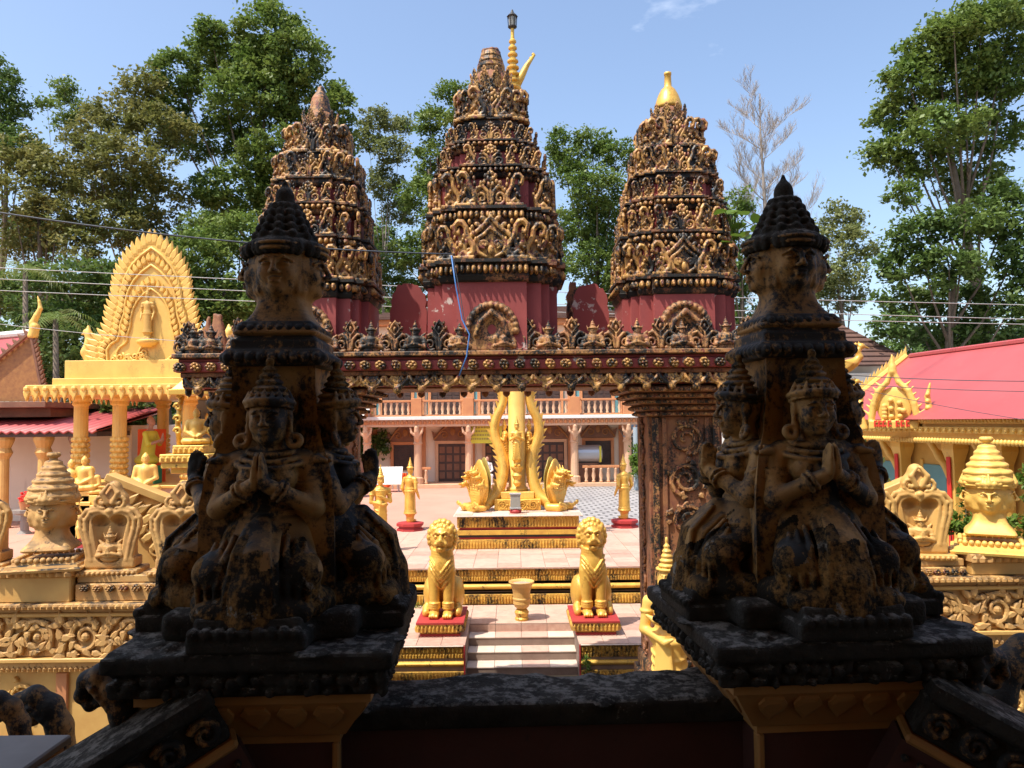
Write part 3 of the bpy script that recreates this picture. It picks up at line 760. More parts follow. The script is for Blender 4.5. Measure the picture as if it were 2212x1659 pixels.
def shaft_ring(h, z, bow=0.0, n=8):
    """square ring with corners ridged and sides hollowed"""
    out = []
    for k in range(4):
        a = k * math.pi / 2 - math.pi / 4
        c0 = (math.cos(a) * h * 1.414, math.sin(a) * h * 1.414); c1 = (math.cos(a + math.pi / 2) * h * 1.414, math.sin(a + math.pi / 2) * h * 1.414)
        nx, ny = math.cos(a + math.pi / 4), math.sin(a + math.pi / 4)
        for j in range(n):
            t = j / n; b_ = 0.0 if j == 0 else bow * (0.55 if j in (1, n - 1) else 1.0)
            out.append((c0[0] + (c1[0] - c0[0]) * t - nx * b_, c0[1] + (c1[1] - c0[1]) * t - ny * b_, z))
    return out
def rough_slab():
    """weather-beaten square slab with a pebbly carved rim"""
    rr = random.Random(3)
    S = SDF((-0.56, -0.56, -0.17), (0.56, 0.56, 0.06), 0.0095)
    S.box((0, 0, -0.030), (0.465, 0.465, 0.030), 0.012, 0.01)
    S.box((0, 0, -0.095), (0.425, 0.425, 0.055), 0.015, 0.02)
    for side in range(4):
        a = side * math.pi / 2; c, s_ = math.cos(a), math.sin(a)
        for i in range(22):
            u = -0.42 + i * 0.04
            for zz, r in ((-0.060, 0.017), (-0.095, 0.021), (-0.130, 0.015)):
                x, y = u + rr.uniform(-.012, .012), -0.432
                S.ell((c * x - s_ * y, s_ * x + c * y, zz + rr.uniform(-.008, .008)), (r * rr.uniform(.7, 1.3), r * rr.uniform(.7, 1.3), r * rr.uniform(.7, 1.2)), 0.006)
    for i in range(90):
        S.ell((rr.uniform(-.46, .46), rr.uniform(-.46, .46), 0.0), (rr.uniform(.02, .07), rr.uniform(.02, .07), 0.008), 0.012, op=rr.choice(('u', 'u', 's')))
    return S.mesh('slab', 'fg_black')
SLAB = rough_slab()
def volute_mesh(name, m):
    """curled flame volute, standing in XZ, curl to -X"""
    S = SDF((-0.36, -0.14, -0.15), (0.18, 0.13, 0.44), 0.009)
    pts = [(0.05, 0, -0.04), (0.03, 0, 0.10), (-0.03, 0, 0.24), (-0.13, 0, 0.32), (-0.23, 0, 0.29), (-0.26, 0, 0.20), (-0.20, 0, 0.135), (-0.13, 0, 0.16), (-0.135, 0, 0.21)]
    S.path(pts, [0.085, 0.085, 0.08, 0.07, 0.055, 0.046, 0.038, 0.032, 0.03], 0.03)
    for i in range(5): S.path([(0.07 - 0.035 * i, -0.06, 0.0 + 0.05 * i), (0.02 - 0.04 * i, -0.07, 0.10 + 0.04 * i), (-0.06 - .03 * i, -0.06, 0.19 + 0.02 * i)], [0.016, 0.02, 0.012], 0.012)
    return S.mesh(name, m)
VOL = volute_mesh('volute', 'fg_mixed')
def guardian(cx, cy, rz, zs, plabel, slabel, out):
    pil = thing('statue_pillar', plabel, 'pillar', (cx, cy, PF), R(rz))
    H = zs - PF
    g = G()
    def ring(h, z): return [(-h, -h, z), (h, -h, z), (h, h, z), (-h, h, z)]
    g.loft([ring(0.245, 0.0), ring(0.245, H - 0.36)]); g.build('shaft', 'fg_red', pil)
    for sx in (-1, 1):
        g = G(); g.bx(sx * 0.245 - 0.012, sx * 0.245 + 0.012, -0.257, -0.21, 0.002, H - 0.365, b=0.006); g.build('corner_strip', 'fg_capital', pil)
    g = G()
    g.loft([ring(h, z) for h, z in ((0.262, H - 0.36), (0.262, H - 0.335), (0.285, H - 0.325), (0.34, H - 0.24), (0.37, H - 0.19), (0.385, H - 0.185), (0.385, H - 0.15))])
    cp = g.build('capital', 'fg_capital', pil)
    for side in range(4):
        Ms = Matrix.Rotation(side * math.pi / 2, 4, 'Z')
        for i in range(5):
            g = G(); x = -0.24 + i * 0.12
            leaf_prism(g, 0, 0, 0.10, 0.11, math.pi, -0.012, 0.004)
            q = g.build('leaf', 'fg_capital', cp)
            q.matrix_local = Ms @ Matrix.Translation((x, -0.366, H - 0.203)) @ Matrix.Rotation(R(35), 4, 'X')
    obj('slab', SLAB, pil, (0, 0, H))
    for k in (0, 1):
        obj('corner_volute', VOL, pil, (out * 0.455, -0.33 + 0.62 * k, H - 0.26), (0, 0, 0 if out < 0 else math.pi), (0.46, 0.75, 0.52))
    st = thing('four_faced_statue', slabel, 'statue', (cx, cy, zs + 0.001), R(rz))
    S = SDF((-0.52, -0.52, -0.01), (0.52, 0.52, 0.14), 0.009)
    for r_ in (0, math.pi / 2):
        S.box((0, 0, 0.03), (0.19, 0.475, 0.03), 0.012, 0.01, rot=(0, 0, r_)); S.box((0, 0, 0.085), (0.175, 0.455, 0.028), 0.02, 0.01, rot=(0, 0, r_))
        for e in (-1, 1):
            for i in range(9):
                v = Matrix.Rotation(r_, 3, 'Z') @ Vector((-0.165 + i * 0.041, e * 0.468, 0.066))
                S.ell(tuple(v), 0.021, 0.006)
    S.box((0, 0, 0.05), (0.33, 0.33, 0.05), 0.03, 0.02)
    obj('base', S.mesh('base', 'fg_black'), st)
    g = G()
    g.loft([shaft_ring(h, z, b_) for h, z, b_ in ((0.24, 0.08, 0.01), (0.235, 0.45, 0.02), (0.215, 0.58, 0.035), (0.178, 0.68, 0.04), (0.158, 0.78, 0.035), (0.150, 0.88, 0.03), (0.150, 0.95, 0.02))])
    g.build('shaft', 'fg_ochre', st, smooth=False)
    for i in range(4):
        obj('kneeling_figure', DEV, st, (0, 0, 0.008), (0, 0, i * math.pi / 2))
    S = SDF((-0.22, -0.22, 0.92), (0.22, 0.22, 1.15), 0.007)
    S.box((0, 0, 0.975), (0.178, 0.178, 0.030), 0.012, 0.008); S.box((0, 0, 1.025), (0.158, 0.158, 0.022), 0.01, 0.01); S.box((0, 0, 1.075), (0.140, 0.140, 0.04), 0.02, 0.012)
    for i in range(4):
        c, s_ = math.cos(i * math.pi / 2), math.sin(i * math.pi / 2)
        for j in range(9):
            u = -0.16 + j * 0.04
            S.ell((c * u + s_ * 0.178, s_ * u - c * 0.178, 0.975), (0.017, 0.017, 0.02), 0.004)
        for j in range(8):
            u = -0.122 + j * 0.035
            S.ell((c * u + s_ * 0.140, s_ * u - c * 0.140, 1.085), 0.0165, 0.004)
    obj('collar_moulding', S.mesh('collar_moulding', 'fg_mixed'), st)
    obj('four_faced_head', HEAD4, st, (0, 0, 1.205), (0, 0, R(random.uniform(-3, 3))), (0.93, 0.93, 0.93))
    S = SDF((-0.26, -0.26, 1.36), (0.26, 0.26, 1.70), 0.006)
    for i in range(4):
        c, s_ = math.cos(i * math.pi / 2), math.sin(i * math.pi / 2)
        S.ell((s_ * 0.05, -c * 0.05, 1.405), (0.098, 0.098, 0.045), 0.03)
        for j in range(7):
            a = i * math.pi / 2 - math.pi / 2 + (j - 3) * 0.3
            S.ell((s_ * 0.05 + 0.096 * math.cos(a), -c * 0.05 + 0.096 * math.sin(a), 1.392), (0.020, 0.020, 0.032), 0.008)
    for r_, z in ((0.116, 1.445), (0.099, 1.476), (0.083, 1.507), (0.067, 1.537), (0.051, 1.564)):
        S.ell((0, 0, z), (r_, r_, 0.026), 0.008)
        for j in range(12):
            a = j * math.pi / 6; S.ell((r_ * .93 * math.cos(a), r_ * .93 * math.sin(a), z), (0.020, 0.020, 0.021), 0.005)
    S.cap((0, 0, 1.57), (0, 0, 1.672), 0.036, 0.008, 0.015); S.ell((0, 0, 1.605), (0.037, 0.037, 0.05), 0.01)
    obj('tiered_crown', S.mesh('tiered_crown', 'fg_black'), st)
    return pil, st
ZS = CAMZ - 0.735
guardian(-0.875, 2.96, 2, ZS, 'dark stone pillar with black slab under the left foreground statue', 'mildewed four-faced statue with kneeling figures on the left foreground pillar', -1)
guardian(1.075, 2.99, 4, ZS + 0.012, 'dark stone pillar with black slab under the right foreground statue', 'mildewed four-faced statue with kneeling figures on the right foreground pillar', 1)
# sloping stair balustrades running down on both sides
def balustrade(sx, label, x0, y0, z0, x1, y1, z1):
    b = thing('stair_balustrade', label, 'balustrade', (x0, y0, z0))
    d = Vector((x1 - x0, y1 - y0, z1 - z0)); L = d.length
    ex = d.normalized(); ey = Vector((0, 0, 1)).cross(ex).normalized(); ez = ex.cross(ey)
    M3 = Matrix((ex, ey, ez)).transposed().to_4x4()
    s_ = 1 if ey.y > 0 else -1
    g = G(); g.bx(0, L, -0.13, 0.13, -0.035, 0.03, M3, 0.012); g.build('handrail', 'fg_black', b)
    g = G(); g.bx(0.01, L, -0.10, 0.10, -0.16, -0.036, M3, 0.01); g.build('carved_strip', 'fg_black', b)
    g = G(); g.bx(0.0, L, -0.12, 0.12, -0.195, -0.161, M3, 0.01); g.build('lower_rail', 'fg_capital', b)
    n = int(L / 0.115)
    for i in range(n):
        g = G(); x = 0.07 + i * 0.115
        yy = -s_ * 0.100
        pts = [(p[0], yy - s_ * 0.012, p[2]) for p in spiral(x, -0.098, 0.047, 1.4, 0.6, 1, 0.15, 16)]
        g.tube(pts, [0.016 - 0.0005 * k for k in range(16)], 6, M3); g.ball((x - .02, yy, -0.098), (0.03, 0.014, 0.045), 7, 5, M3)
        g.build('scroll', 'fg_mixed', b, smooth=True)
    for i in range(int(L / 0.05)):
        g = G(); g.ball((0.03 + i * 0.05, -s_ * 0.10, -0.245), 0.013, 7, 5, M3); g.build('bead', 'fg_mixed', b, smooth=True)
    g = G(); low = -1.35
    g.prism([(0, -0.197), (L, -0.197), (L, -1.0), (0, -1.0)], -0.09, 0.09, M3); g.build('string_wall', 'fg_red', b)
    return b, M3
bl, ML = balustrade(-1, 'dark carved stair balustrade sloping down beside the left foreground pillar', -1.02, 2.62, 3.83, -1.90, 2.22, 3.35)
br_, MR = balustrade(1, 'dark carved stair balustrade sloping down beside the right foreground pillar', 1.37, 2.62, 3.83, 2.40, 2.28, 3.28)
# curled finials standing behind the balustrades
def finial(px, py, d, sc, rz, label, group='curled stone finials'):
    p = at(px, py, d)
    f = thing('curled_finial', label, 'finial', tuple(p), rz, group)
    obj('curl', VOL, f, (0, 0, 0.02), scale=sc)
    g = G(); g.bx(-0.13 * sc, 0.13 * sc, -0.1 * sc, 0.1 * sc, -1.2, -0.03 * sc); g.build('post', 'fg_mixed', f)
finial(118, 1612, 3.6, 0.66, R(10), 'mildewed curled finial above the grey block at lower left')
finial(32, 1600, 3.4, 0.50, R(10), 'smaller curled finial cut by the left edge of the photograph')
finial(2165, 1560, 3.6, 0.95, R(185), 'mildewed curled finial beside the right foreground slab')
p = at(20, 1665, 2.5)
t = thing('stone_block', 'pale grey stone block in the bottom left corner', 'block', (p.x, p.y, PF))
g = G(); g.bx(-0.6, 0.035, -0.25, 0.25, 0, p.z - 0.02 - PF, b=0.01); g.build('block_body', 'teracotta_pale', t)
g = G(); g.bx(-0.6, 0.05, -0.26, 0.26, p.z - 0.019 - PF, p.z + 0.01 - PF, b=0.006); g.build('cap', 'grey', t)
# ------------------------------------------------------------------ the triple-towered gate
GY = 10.5                                                      # front face of the lintel
GX = -0.21
def scroll_ornament(name='flame_scroll', m='gate_gilt'):
    """S-shaped naga scroll about 1 unit high, curl to +X at the top, ribbed along its back"""
    S = SDF((-0.52, -0.30, -0.06), (0.56, 0.30, 1.10), 0.026)
    P = [(0.16, 0, 0.10), (0.02, 0, 0.20), (-0.14, 0, 0.10), (-0.30, 0, 0.16), (-0.33, 0, 0.34), (-0.20, 0, 0.50), (-0.10, 0, 0.66), (-0.08, 0, 0.82), (0.04, 0, 0.95), (0.20, 0, 0.97), (0.33, 0, 0.86), (0.30, 0, 0.70), (0.18, 0, 0.68), (0.17, 0, 0.78)]
    rad = [0.07, 0.08, 0.09, 0.10, 0.10, 0.10, 0.095, 0.09, 0.09, 0.085, 0.08, 0.07, 0.055, 0.045]
    S.path(P, rad, 0.008)
    S.path([(x, -0.085, z) for x, y, z in P[2:12]], 0.030, 0.006)
    for (x, z, r_) in ((-0.42, 0.50, .07), (-0.33, 0.66, .07), (-0.30, 0.82, .065), (-0.20, 0.97, .06)): S.ell((x, 0, z), (r_, .09, r_ * 1.25), 0.01)
    for (x, z, r_) in ((0.10, 0.36, .085), (0.22, 0.28, .06), (0.02, 0.50, .06)): S.ell((x, -.03, z), (r_, .10, r_), 0.01)
    S.box((0, 0.06, 0.02), (0.38, 0.2, 0.06), 0.02, 0.01); S.box((0, 0.14, 0.36), (0.22, 0.06, 0.34), 0.03, 0.02)
    return S.mesh(name, m)
def palmette(name, m, balls=True):
    """leafy antefix about 1 unit wide and 1 high with a pair of volutes"""
    S = SDF((-0.62, -0.20, -0.05), (0.62, 0.22, 1.10), 0.023)
    S.ell((0, 0.08, 0.36), (0.42, 0.07, 0.40), 0.03); S.ell((0, 0.08, 0.68), (0.22, 0.06, 0.34), 0.05)
    for q in (-1, 1):
        S.path([(p[0] * q, -0.03, p[2]) for p in spiral(0.30, 0.22, 0.20, 1.45, -2.2, 1, 0.12, 20)], [0.056 - 0.0016 * i for i in range(20)], 0.006)
        S.path([(q * 0.05, -0.02, 0.08), (q * 0.10, -0.05, 0.40), (q * 0.26, -0.04, 0.56), (q * 0.40, -0.02, 0.52), (q * 0.40, -0.02, 0.44)], [0.05, 0.055, 0.055, 0.05, 0.035], 0.006)
        if balls:
            for (x, z) in ((0.07, 0.60), (0.20, 0.68), (0.08, 0.76), (0.32, 0.64), (0.05, 0.91), (0.17, 0.84)): S.ell((q * x, -0.05, z), (0.060, 0.07, 0.078), 0.006)
        else:
            S.path([(0, -0.03, 1.0), (q * 0.10, -0.03, 0.86), (q * 0.17, -0.03, 0.72), (q * 0.05, -0.03, 0.58)], [0.03, 0.036, 0.036, 0.03], 0.005)
            for (x, z) in ((0.24, 0.78), (0.16, 0.93), (0.46, 0.36)): S.ell((q * x, 0.02, z), (0.05, 0.07, 0.07), 0.01)
    S.cap((0, -0.03, 0.05), (0, -0.03, 0.55), 0.035, 0.04, 0.006)
    S.ell((0, -0.04, 0.74), (0.05, 0.05, 0.09), 0.006)
    S.cap((0, 0.02, 0.9), (0, 0.02, 1.05), 0.06, 0.02, 0.02)
    return S.mesh(name, m)
def arch_antefix(name, m):
    """heart-shaped arch with curled feet and a flame crest"""
    S = SDF((-0.66, -0.20, -0.05), (0.66, 0.22, 1.14), 0.020)
    S.ell((0, 0.08, 0.40), (0.44, 0.06, 0.42), 0.03); S.ell((0, 0.08, 0.72), (0.20, 0.05, 0.30), 0.05)
    for q in (-1, 1):
        S.path([(p[0] * q, -0.03, p[2]) for p in spiral(0.40, 0.16, 0.15, 1.5, 0.6, -1, 0.12, 20)], [0.05 - 0.0014 * i for i in range(20)], 0.006)
        S.path([(q * x, -0.03, z) for x, z in ((.52, .24), (.47, .42), (.36, .58), (.22, .70), (.09, .86), (0, 1.02))], [.05, .052, .052, .05, .046, .03], 0.006)
        S.path([(q * x, -0.04, z) for x, z in ((.10, .06), (.24, .16), (.30, .34), (.24, .50), (.12, .60), (0, .76))], [.04, .044, .044, .042, .04, .03], 0.006)
        S.path([(p[0] * q, -0.04, p[2]) for p in spiral(0.13, 0.36, 0.10, 1.3, -1.5, 1, 0.15, 14)], 0.030, 0.005)
        for (x, z) in ((.56, .38), (.48, .55), (.37, .69), (.25, .82), (.14, .97)): S.ell((q * x, 0.02, z), (.06, .07, .085), 0.008, rot=(0, q * .6, 0))
    S.ell((0, -0.05, 0.22), (.06, .06, .12), 0.008); S.ell((0, 0.02, 1.05), (.05, .06, .09), 0.01)
    return S.mesh(name, m)
def rosette(name, m):
    g = G(); g.ball((0, 0, 0), (0.5, 0.28, 0.5), 10, 5)
    for i in range(6):
        a = i * math.pi / 3; g.ball((0.30 * math.cos(a), -0.20, 0.30 * math.sin(a)), (0.17, 0.17, 0.17), 6, 4)
    g.ball((0, -0.30, 0), (0.16, 0.14, 0.16), 6, 4)
    return g.mesh(name, m, True)
def drip(name, m):
    """hanging pendant: pair of curls meeting in a bud, 1 unit wide, hangs to -0.75"""
    S = SDF((-0.58, -0.20, -0.86), (0.58, 0.16, 0.10), 0.032)
    for q in (-1, 1):
        S.path([(q * 0.46, 0, 0.0), (q * 0.40, -0.02, -0.18), (q * 0.24, -0.03, -0.36), (0, -0.04, -0.50)], [0.075, 0.085, 0.085, 0.08], 0.02)
        S.path([(q * p[0], -0.02, p[2]) for p in spiral(0.40, -0.30, 0.14, 1.1, 1.6, 1, 0.2, 10)], 0.045, 0.015)
        S.path([(q * 0.2, 0.02, 0.02), (q * 0.22, 0.0, -0.14), (q * 0.06, 0.0, -0.26)], [0.05, 0.05, 0.04], 0.015)
    S.ell((0, -0.03, -0.58), (0.17, 0.11, 0.19), 0.04); S.ell((0, 0.03, -0.22), (0.40, 0.06, 0.26), 0.05)
    S.cap((0, 0, -0.66), (0, 0, -0.80), 0.07, 0.02, 0.03)
    return S.mesh(name, m)
SCR, PAL, PALB, ROS, DRI = scroll_ornament(), palmette('palmette', 'gate_gilt'), palmette('leaf_antefix', 'gate_ochre', False), rosette('rosette', 'gate_gilt'), drip('pendant', 'gate_gilt')
PALG = arch_antefix('arch_antefix', 'gate_gilt')
DRI2 = DRI.copy(); DRI2.materials.clear(); DRI2.materials.append(MATS['gate_carved'])
BUST = bust_figure('praying_figure', 'gate_ochre')
Q = [(.52, 1), (.52, .87), (.74, .87), (.74, .74), (.87, .74), (.87, .52)]
PLAN = []
for k in range(4):
    c, s_ = round(math.cos(k * math.pi / 2)), round(math.sin(k * math.pi / 2))
    for x, y in [(-.52, 1)][:0] + [(1, -.52)] + [(1, .52)] + [(.87, .52), (.87, .74), (.74, .74), (.74, .87), (.52, .87)]:
        PLAN.append((c * x - s_ * y, s_ * x + c * y))
gate = thing('temple_gate', 'weathered red and gilt gate with three tiered towers over the courtyard entrance', 'gate', (GX, GY, 0))
S10 = GY / FPX
Z_L = AZ(757, GY)                                              # top of the ledge under the praying figures
HW = 4.42                                                      # half length of the lintel ledge
def lint(name, m, hw, z0, z1, y0, y1, b=0.012):
    g = G(); g.bx(-hw, hw, y0, y1, z0, z1, b=b); return g.build(name, m, gate)
lint('lintel_ledge', 'gate_ochre', HW, Z_L - 0.065, Z_L, -0.06, 2.0)
lint('lintel_recess', 'gate_red', HW - 0.06, Z_L - 0.115, Z_L - 0.066, 0.03, 1.9)
rb = lint('rosette_band', 'gate_red', HW - 0.03, Z_L - 0.255, Z_L - 0.116, 0.0, 1.93)
lint('lintel_fillet', 'gate_carved', HW - 0.08, Z_L - 0.325, Z_L - 0.256, 0.05, 1.88)
db = lint('pendant_band', 'gate_red', HW - 0.12, Z_L - 0.47, Z_L - 0.326, 0.10, 1.83)
lint('soffit', 'gate_carved', HW - 0.3, Z_L - 0.50, Z_L - 0.471, 0.30, 1.60)
n = 42
for i in range(n):
    x = -HW + 0.11 + i * (2 * HW - 0.22) / (n - 1)
    obj('rosette', ROS, rb, (x, -0.02, Z_L - 0.185), (0, random.uniform(0, 1), 0), (0.165, 0.16, 0.135))
for k in range(9):
    obj('rosette', ROS, rb, (-HW + 0.01, 0.15 + k * 0.21, Z_L - 0.185), (0, 0, -math.pi / 2), (0.165, 0.16, 0.135))
    if k % 2: obj('pendant', DRI, db, (-HW + 0.10, 0.1 + k * 0.21, Z_L - 0.335), (0, 0, -math.pi / 2), (0.34, 0.4, 0.31))
n = 25
for i in range(n):
    x = -HW + 0.32 + i * (2 * HW - 0.64) / (n - 1)
    obj('pendant', DRI, db, (x, 0.055, Z_L - 0.335), (0, random.uniform(-.04, .04), 0), (0.345, 0.42, 0.31 * random.uniform(.94, 1.04)))
    obj('pendant', DRI2, db, (x + 0.12, 1.86, Z_L - 0.335), (0, 0, math.pi), (0.345, 0.42, 0.31))
# frieze of busts and antefixes
x0 = AX(1045, GY) - GX; per = 97 * S10
for k in range(-7, 8):
    xa = x0 + k * per
    if abs(xa) < HW - 0.15 and k != -6: obj('leaf_antefix', PALB, gate, (xa, 0.10, Z_L + 0.003), (R(-4), 0, random.uniform(-.06, .06)), (0.40, 0.5, 0.44 * random.uniform(.95, 1.04)))
    xb = xa + 0.47 * per
    if abs(xb) < HW - 0.1: obj('praying_figure', BUST, gate, (xb, 0.10, Z_L + 0.01), (0, 0, random.uniform(-.15, .15)), (0.92, 0.95, 0.90 * random.uniform(.95, 1.05)))
xe = AX(399, GY) - GX
obj('leaf_antefix', PALB, gate, (xe, 0.10, Z_L + 0.003), (0, 0, 0), (0.40, 0.5, 0.44)); 
for k in range(4): obj('leaf_antefix', PALB, gate, (-HW + 0.06, 0.4 + k * 0.42, Z_L + 0.003), (0, 0, -math.pi / 2), (0.40, 0.5, 0.42))
obj('praying_figure', BUST, gate, (AX(449, GY) - GX, 0.10, Z_L + 0.01), (0, 0, 0.1), (0.92, 0.95, 0.88))
# pillars
def carved_panel(name, m, w_, h, pitch, parent, loc, rot=(0, 0, 0), depth=0.03, seed=1, res=0.016):
    """panel of winding vine scrolls cut in relief (faces -Y)"""
    g = G(); rr = random.Random(seed); n = max(1, round(h / pitch)); p = h / n
    for i in range(n):
        cz = (i + .5) * p; dr = 1 if i % 2 else -1
        r_ = min(w_, p) * 0.44
        pts = [(q[0] * dr, -depth * .5, q[2]) for q in spiral(0, cz, r_, 1.9, -1.2, 1, 0.1, 26)]
        g.tube(pts, [0.13 * r_ * (1 - .45 * k / 25) + 0.004 for k in range(26)], 6)
        for k in range(9):
            a = rr.uniform(0, 6.28); ro = r_ * rr.uniform(.95, 1.2)
            x, z = ro * math.cos(a), cz + ro * math.sin(a)
            if abs(x) < w_ / 2 - 0.01: leaf_prism(g, x, z, r_ * .34, r_ * .42, rr.uniform(0, 6.28), -depth, 0.0)
        for k in range(6):
            a = k * 1.05 + i; g.ball((r_ * .62 * math.cos(a), -depth * .3, cz + r_ * .62 * math.sin(a)), (r_ * .12, depth * .6, r_ * .12), 6, 4)
    return g.build(name, m, parent, loc, rot, smooth=False)
Z_CAP = Z_L - 0.50
for px_ in (-2.66, 2.66):
    g = G(); g.bx(px_ - 0.52, px_ + 0.52, 0.45, 1.45, 0.0, Z_CAP - 0.42); pl = g.build('pillar', 'gate_carved', gate)
    for (w_, z0, z1) in ((0.86, Z_CAP - 0.085, Z_CAP), (0.78, Z_CAP - 0.17, Z_CAP - 0.086), (0.70, Z_CAP - 0.25, Z_CAP - 0.171), (0.62, Z_CAP - 0.34, Z_CAP - 0.251), (0.57, Z_CAP - 0.42, Z_CAP - 0.341)):
        g = G(); g.bx(px_ - w_, px_ + w_, 0.95 - w_, 0.95 + w_ - 0.1, z0, z1, b=0.02); c_ = pl; g.build('capital_course', 'gate_carved', pl)
        ribs(c_, 'petal_row', 'gate_ochre', px_ - w_, px_ + w_, 0.95 - w_ - 0.001, z0 + 0.012, z1 - 0.01, 0.11, 0.035)
        Mq = Matrix.Translation((px_, 0.95, 0)) @ Matrix.Rotation(-math.pi / 2 if px_ > 0 else math.pi / 2, 4, 'Z')
        q = ribs(c_, 'petal_row', 'gate_ochre', -w_ + .1, w_, -w_ - 0.001, z0 + 0.012, z1 - 0.01, 0.11, 0.035); q.matrix_local = Mq
    zb = 1.3
    for e in (-1, 1):
        g = G(); g.bx(px_ + e * 0.43 - 0.045, px_ + e * 0.43 + 0.045, 0.41, 0.452, zb, Z_CAP - 0.44); g.build('pilaster_strip', 'gate_ochre', pl)
        g = G(); g.bx(px_ + e * 0.30 - 0.03, px_ + e * 0.30 + 0.03, 0.42, 0.452, zb, Z_CAP - 0.44); g.build('pilaster_strip', 'gate_carved', pl)
    carved_panel('carved_panel', 'gate_ochre', 0.54, Z_CAP - 0.46 - zb, 0.56, pl, (px_, 0.455, zb), seed=int(px_ * 10) + 50, depth=0.05)
    sx = -1 if px_ > 0 else 1                                 # the cheek that faces the passage
    carved_panel('carved_panel', 'gate_carved', 0.74, Z_CAP - 0.46 - zb, 0.30, pl, (px_ + sx * 0.524, 0.95, zb), (0, 0, sx * math.pi / 2), seed=int(px_ * 7) + 50, depth=0.03)
    g = G(); g.bx(px_ - 0.62, px_ + 0.62, 0.35, 1.55, 0.0, 1.0); g.bx(px_ - 0.57, px_ + 0.57, 0.40, 1.50, 1.0, 1.25, b=0.03); g.build('pillar_foot', 'gate_ochre', pl)
# towers
def petal_band(parent, hw, z0, z1, m='gate_gilt', sides=(0, 1, 3)):
    g = G()
    for k in sides:
        Mk = Matrix.Rotation(k * math.pi / 2, 4, 'Z')
        for (a, b_, y) in ((-.52, .52, 1.0), (-.74, -.52, .87), (.52, .74, .87), (-.87, -.74, .74), (.74, .87, .74)):
            L = (b_ - a) * hw; nn = max(1, round(L / 0.078)); p = L / nn
            for i in range(nn):
                cx = a * hw + (i + .5) * p; h = z1 - z0
                g.ball((cx, -y * hw - 0.01, (z0 + z1) / 2), (p * .48, 0.05, h * .46), 6, 5, Mk)
                g.ball((cx, -y * hw - 0.045, z0 + h * .35), (p * .2, 0.03, h * .26), 5, 4, Mk)
    return stuff(g.build('lotus_band', m, parent, smooth=True))
def tower(cx, cy, name_label, body_hw, body_h, tiers, neck, cap):
    """tiers: list of (half width, height of this tier, has band)"""
    tw = G(); z = Z_L
    tw.plan(PLAN, [(body_hw, z), (body_hw, z + body_h)])
    o = tw.build('tower', 'gate_red', gate, (cx, cy, 0)); o['label'] = name_label
    z += body_h
    for ti, (hw, h, band) in enumerate(tiers):
        ch = min(0.32, h * 0.36) if band else min(.16, h * .26)
        b1 = hw
        g = G(); g.plan(PLAN, [(b1 * .94, z - 0.02), (b1 * 0.97, z), (b1 * 1.0, z + ch * .22), (b1 * .985, z + ch * .26), (b1 * .985, z + ch * .80), (b1 * 1.05, z + ch * .84), (b1 * 1.05, z + ch)])
        g.build('cornice', 'gate_cornice', o)
        if band: petal_band(o, hw * .99, z + ch * .27, z + ch * .79)
        zl = z + ch
        nhw = tiers[ti + 1][0] if ti + 1 < len(tiers) else neck[0] * 1.3
        g = G(); g.plan(PLAN, [(nhw * 0.90, zl - 0.01), (nhw * 0.90, z + h + 0.01)]); g.build('tier_wall', 'gate_red', o)
        sh = (h - ch) * (1.04 if band else 1.18)
        for k in (0, 1, 3):
            Mk = Matrix.Rotation(k * math.pi / 2, 4, 'Z')
            for q in (-1, 1):
                spots = ((0.36, 0.95), (0.60, 0.83), (0.79, 0.69)) if k == 0 else ((0.36, 0.95), (0.60, 0.83))
                for (u, v) in spots:
                    if k and q == (1 if k == 3 else -1) * -1 and False: continue
                    m4 = Matrix.Translation((cx, cy, 0)) if False else Matrix.Identity(4)
                    s_ = sh * random.uniform(.92, 1.06)
                    if random.random() < 0.04: continue
                    e = obj('flame_scroll', SCR, o)
                    e.matrix_local = Mk @ Matrix.Translation((q * u * hw * 1.03, -v * hw * 1.03, zl)) @ Matrix.Rotation(random.uniform(-.15, .15), 4, 'Z') @ Matrix.Diagonal((q * s_ * .74, s_ * .75, s_, 1))
            ps = sh * (1.05 if ti else 1.12)
            pw = hw * (0.46 if ti else 0.72)
            e = obj('palmette' if ti else 'arch_antefix', PAL if ti else PALG, o)
            e.matrix_local = Mk @ Matrix.Translation((0, -hw * 0.97, zl)) @ Matrix.Diagonal((max(pw, ps * .78), ps * .7, ps, 1))
        z += h
    # lotus neck
    g = G(); nw, nh = neck
    g.lathe([(nw * 1.15, z), (nw * 1.0, z + nh * .3), (nw * .95, z + nh * .7), (nw * .8, z + nh)], 16); nk = g.build('lotus_neck', 'gate_carved', o, smooth=True)
    for i in range(10):
        a = i * math.pi / 5
        for tier_, (rr, zz, hh) in enumerate(((1.12, 0.0, .62), (1.0, .38, .66))):
            e = obj('palmette', PAL, o)
            a2 = a + tier_ * math.pi / 10
            e.matrix_local = Matrix.Translation((nw * rr * math.sin(a2), -nw * rr * math.cos(a2), z + nh * zz)) @ Matrix.Rotation(a2, 4, 'Z') @ Matrix.Rotation(R(8), 4, 'X') @ Matrix.Diagonal((nw * .62, nw * .5, nh * hh, 1))
    z += nh
    cap(o, z, nw)
    return o
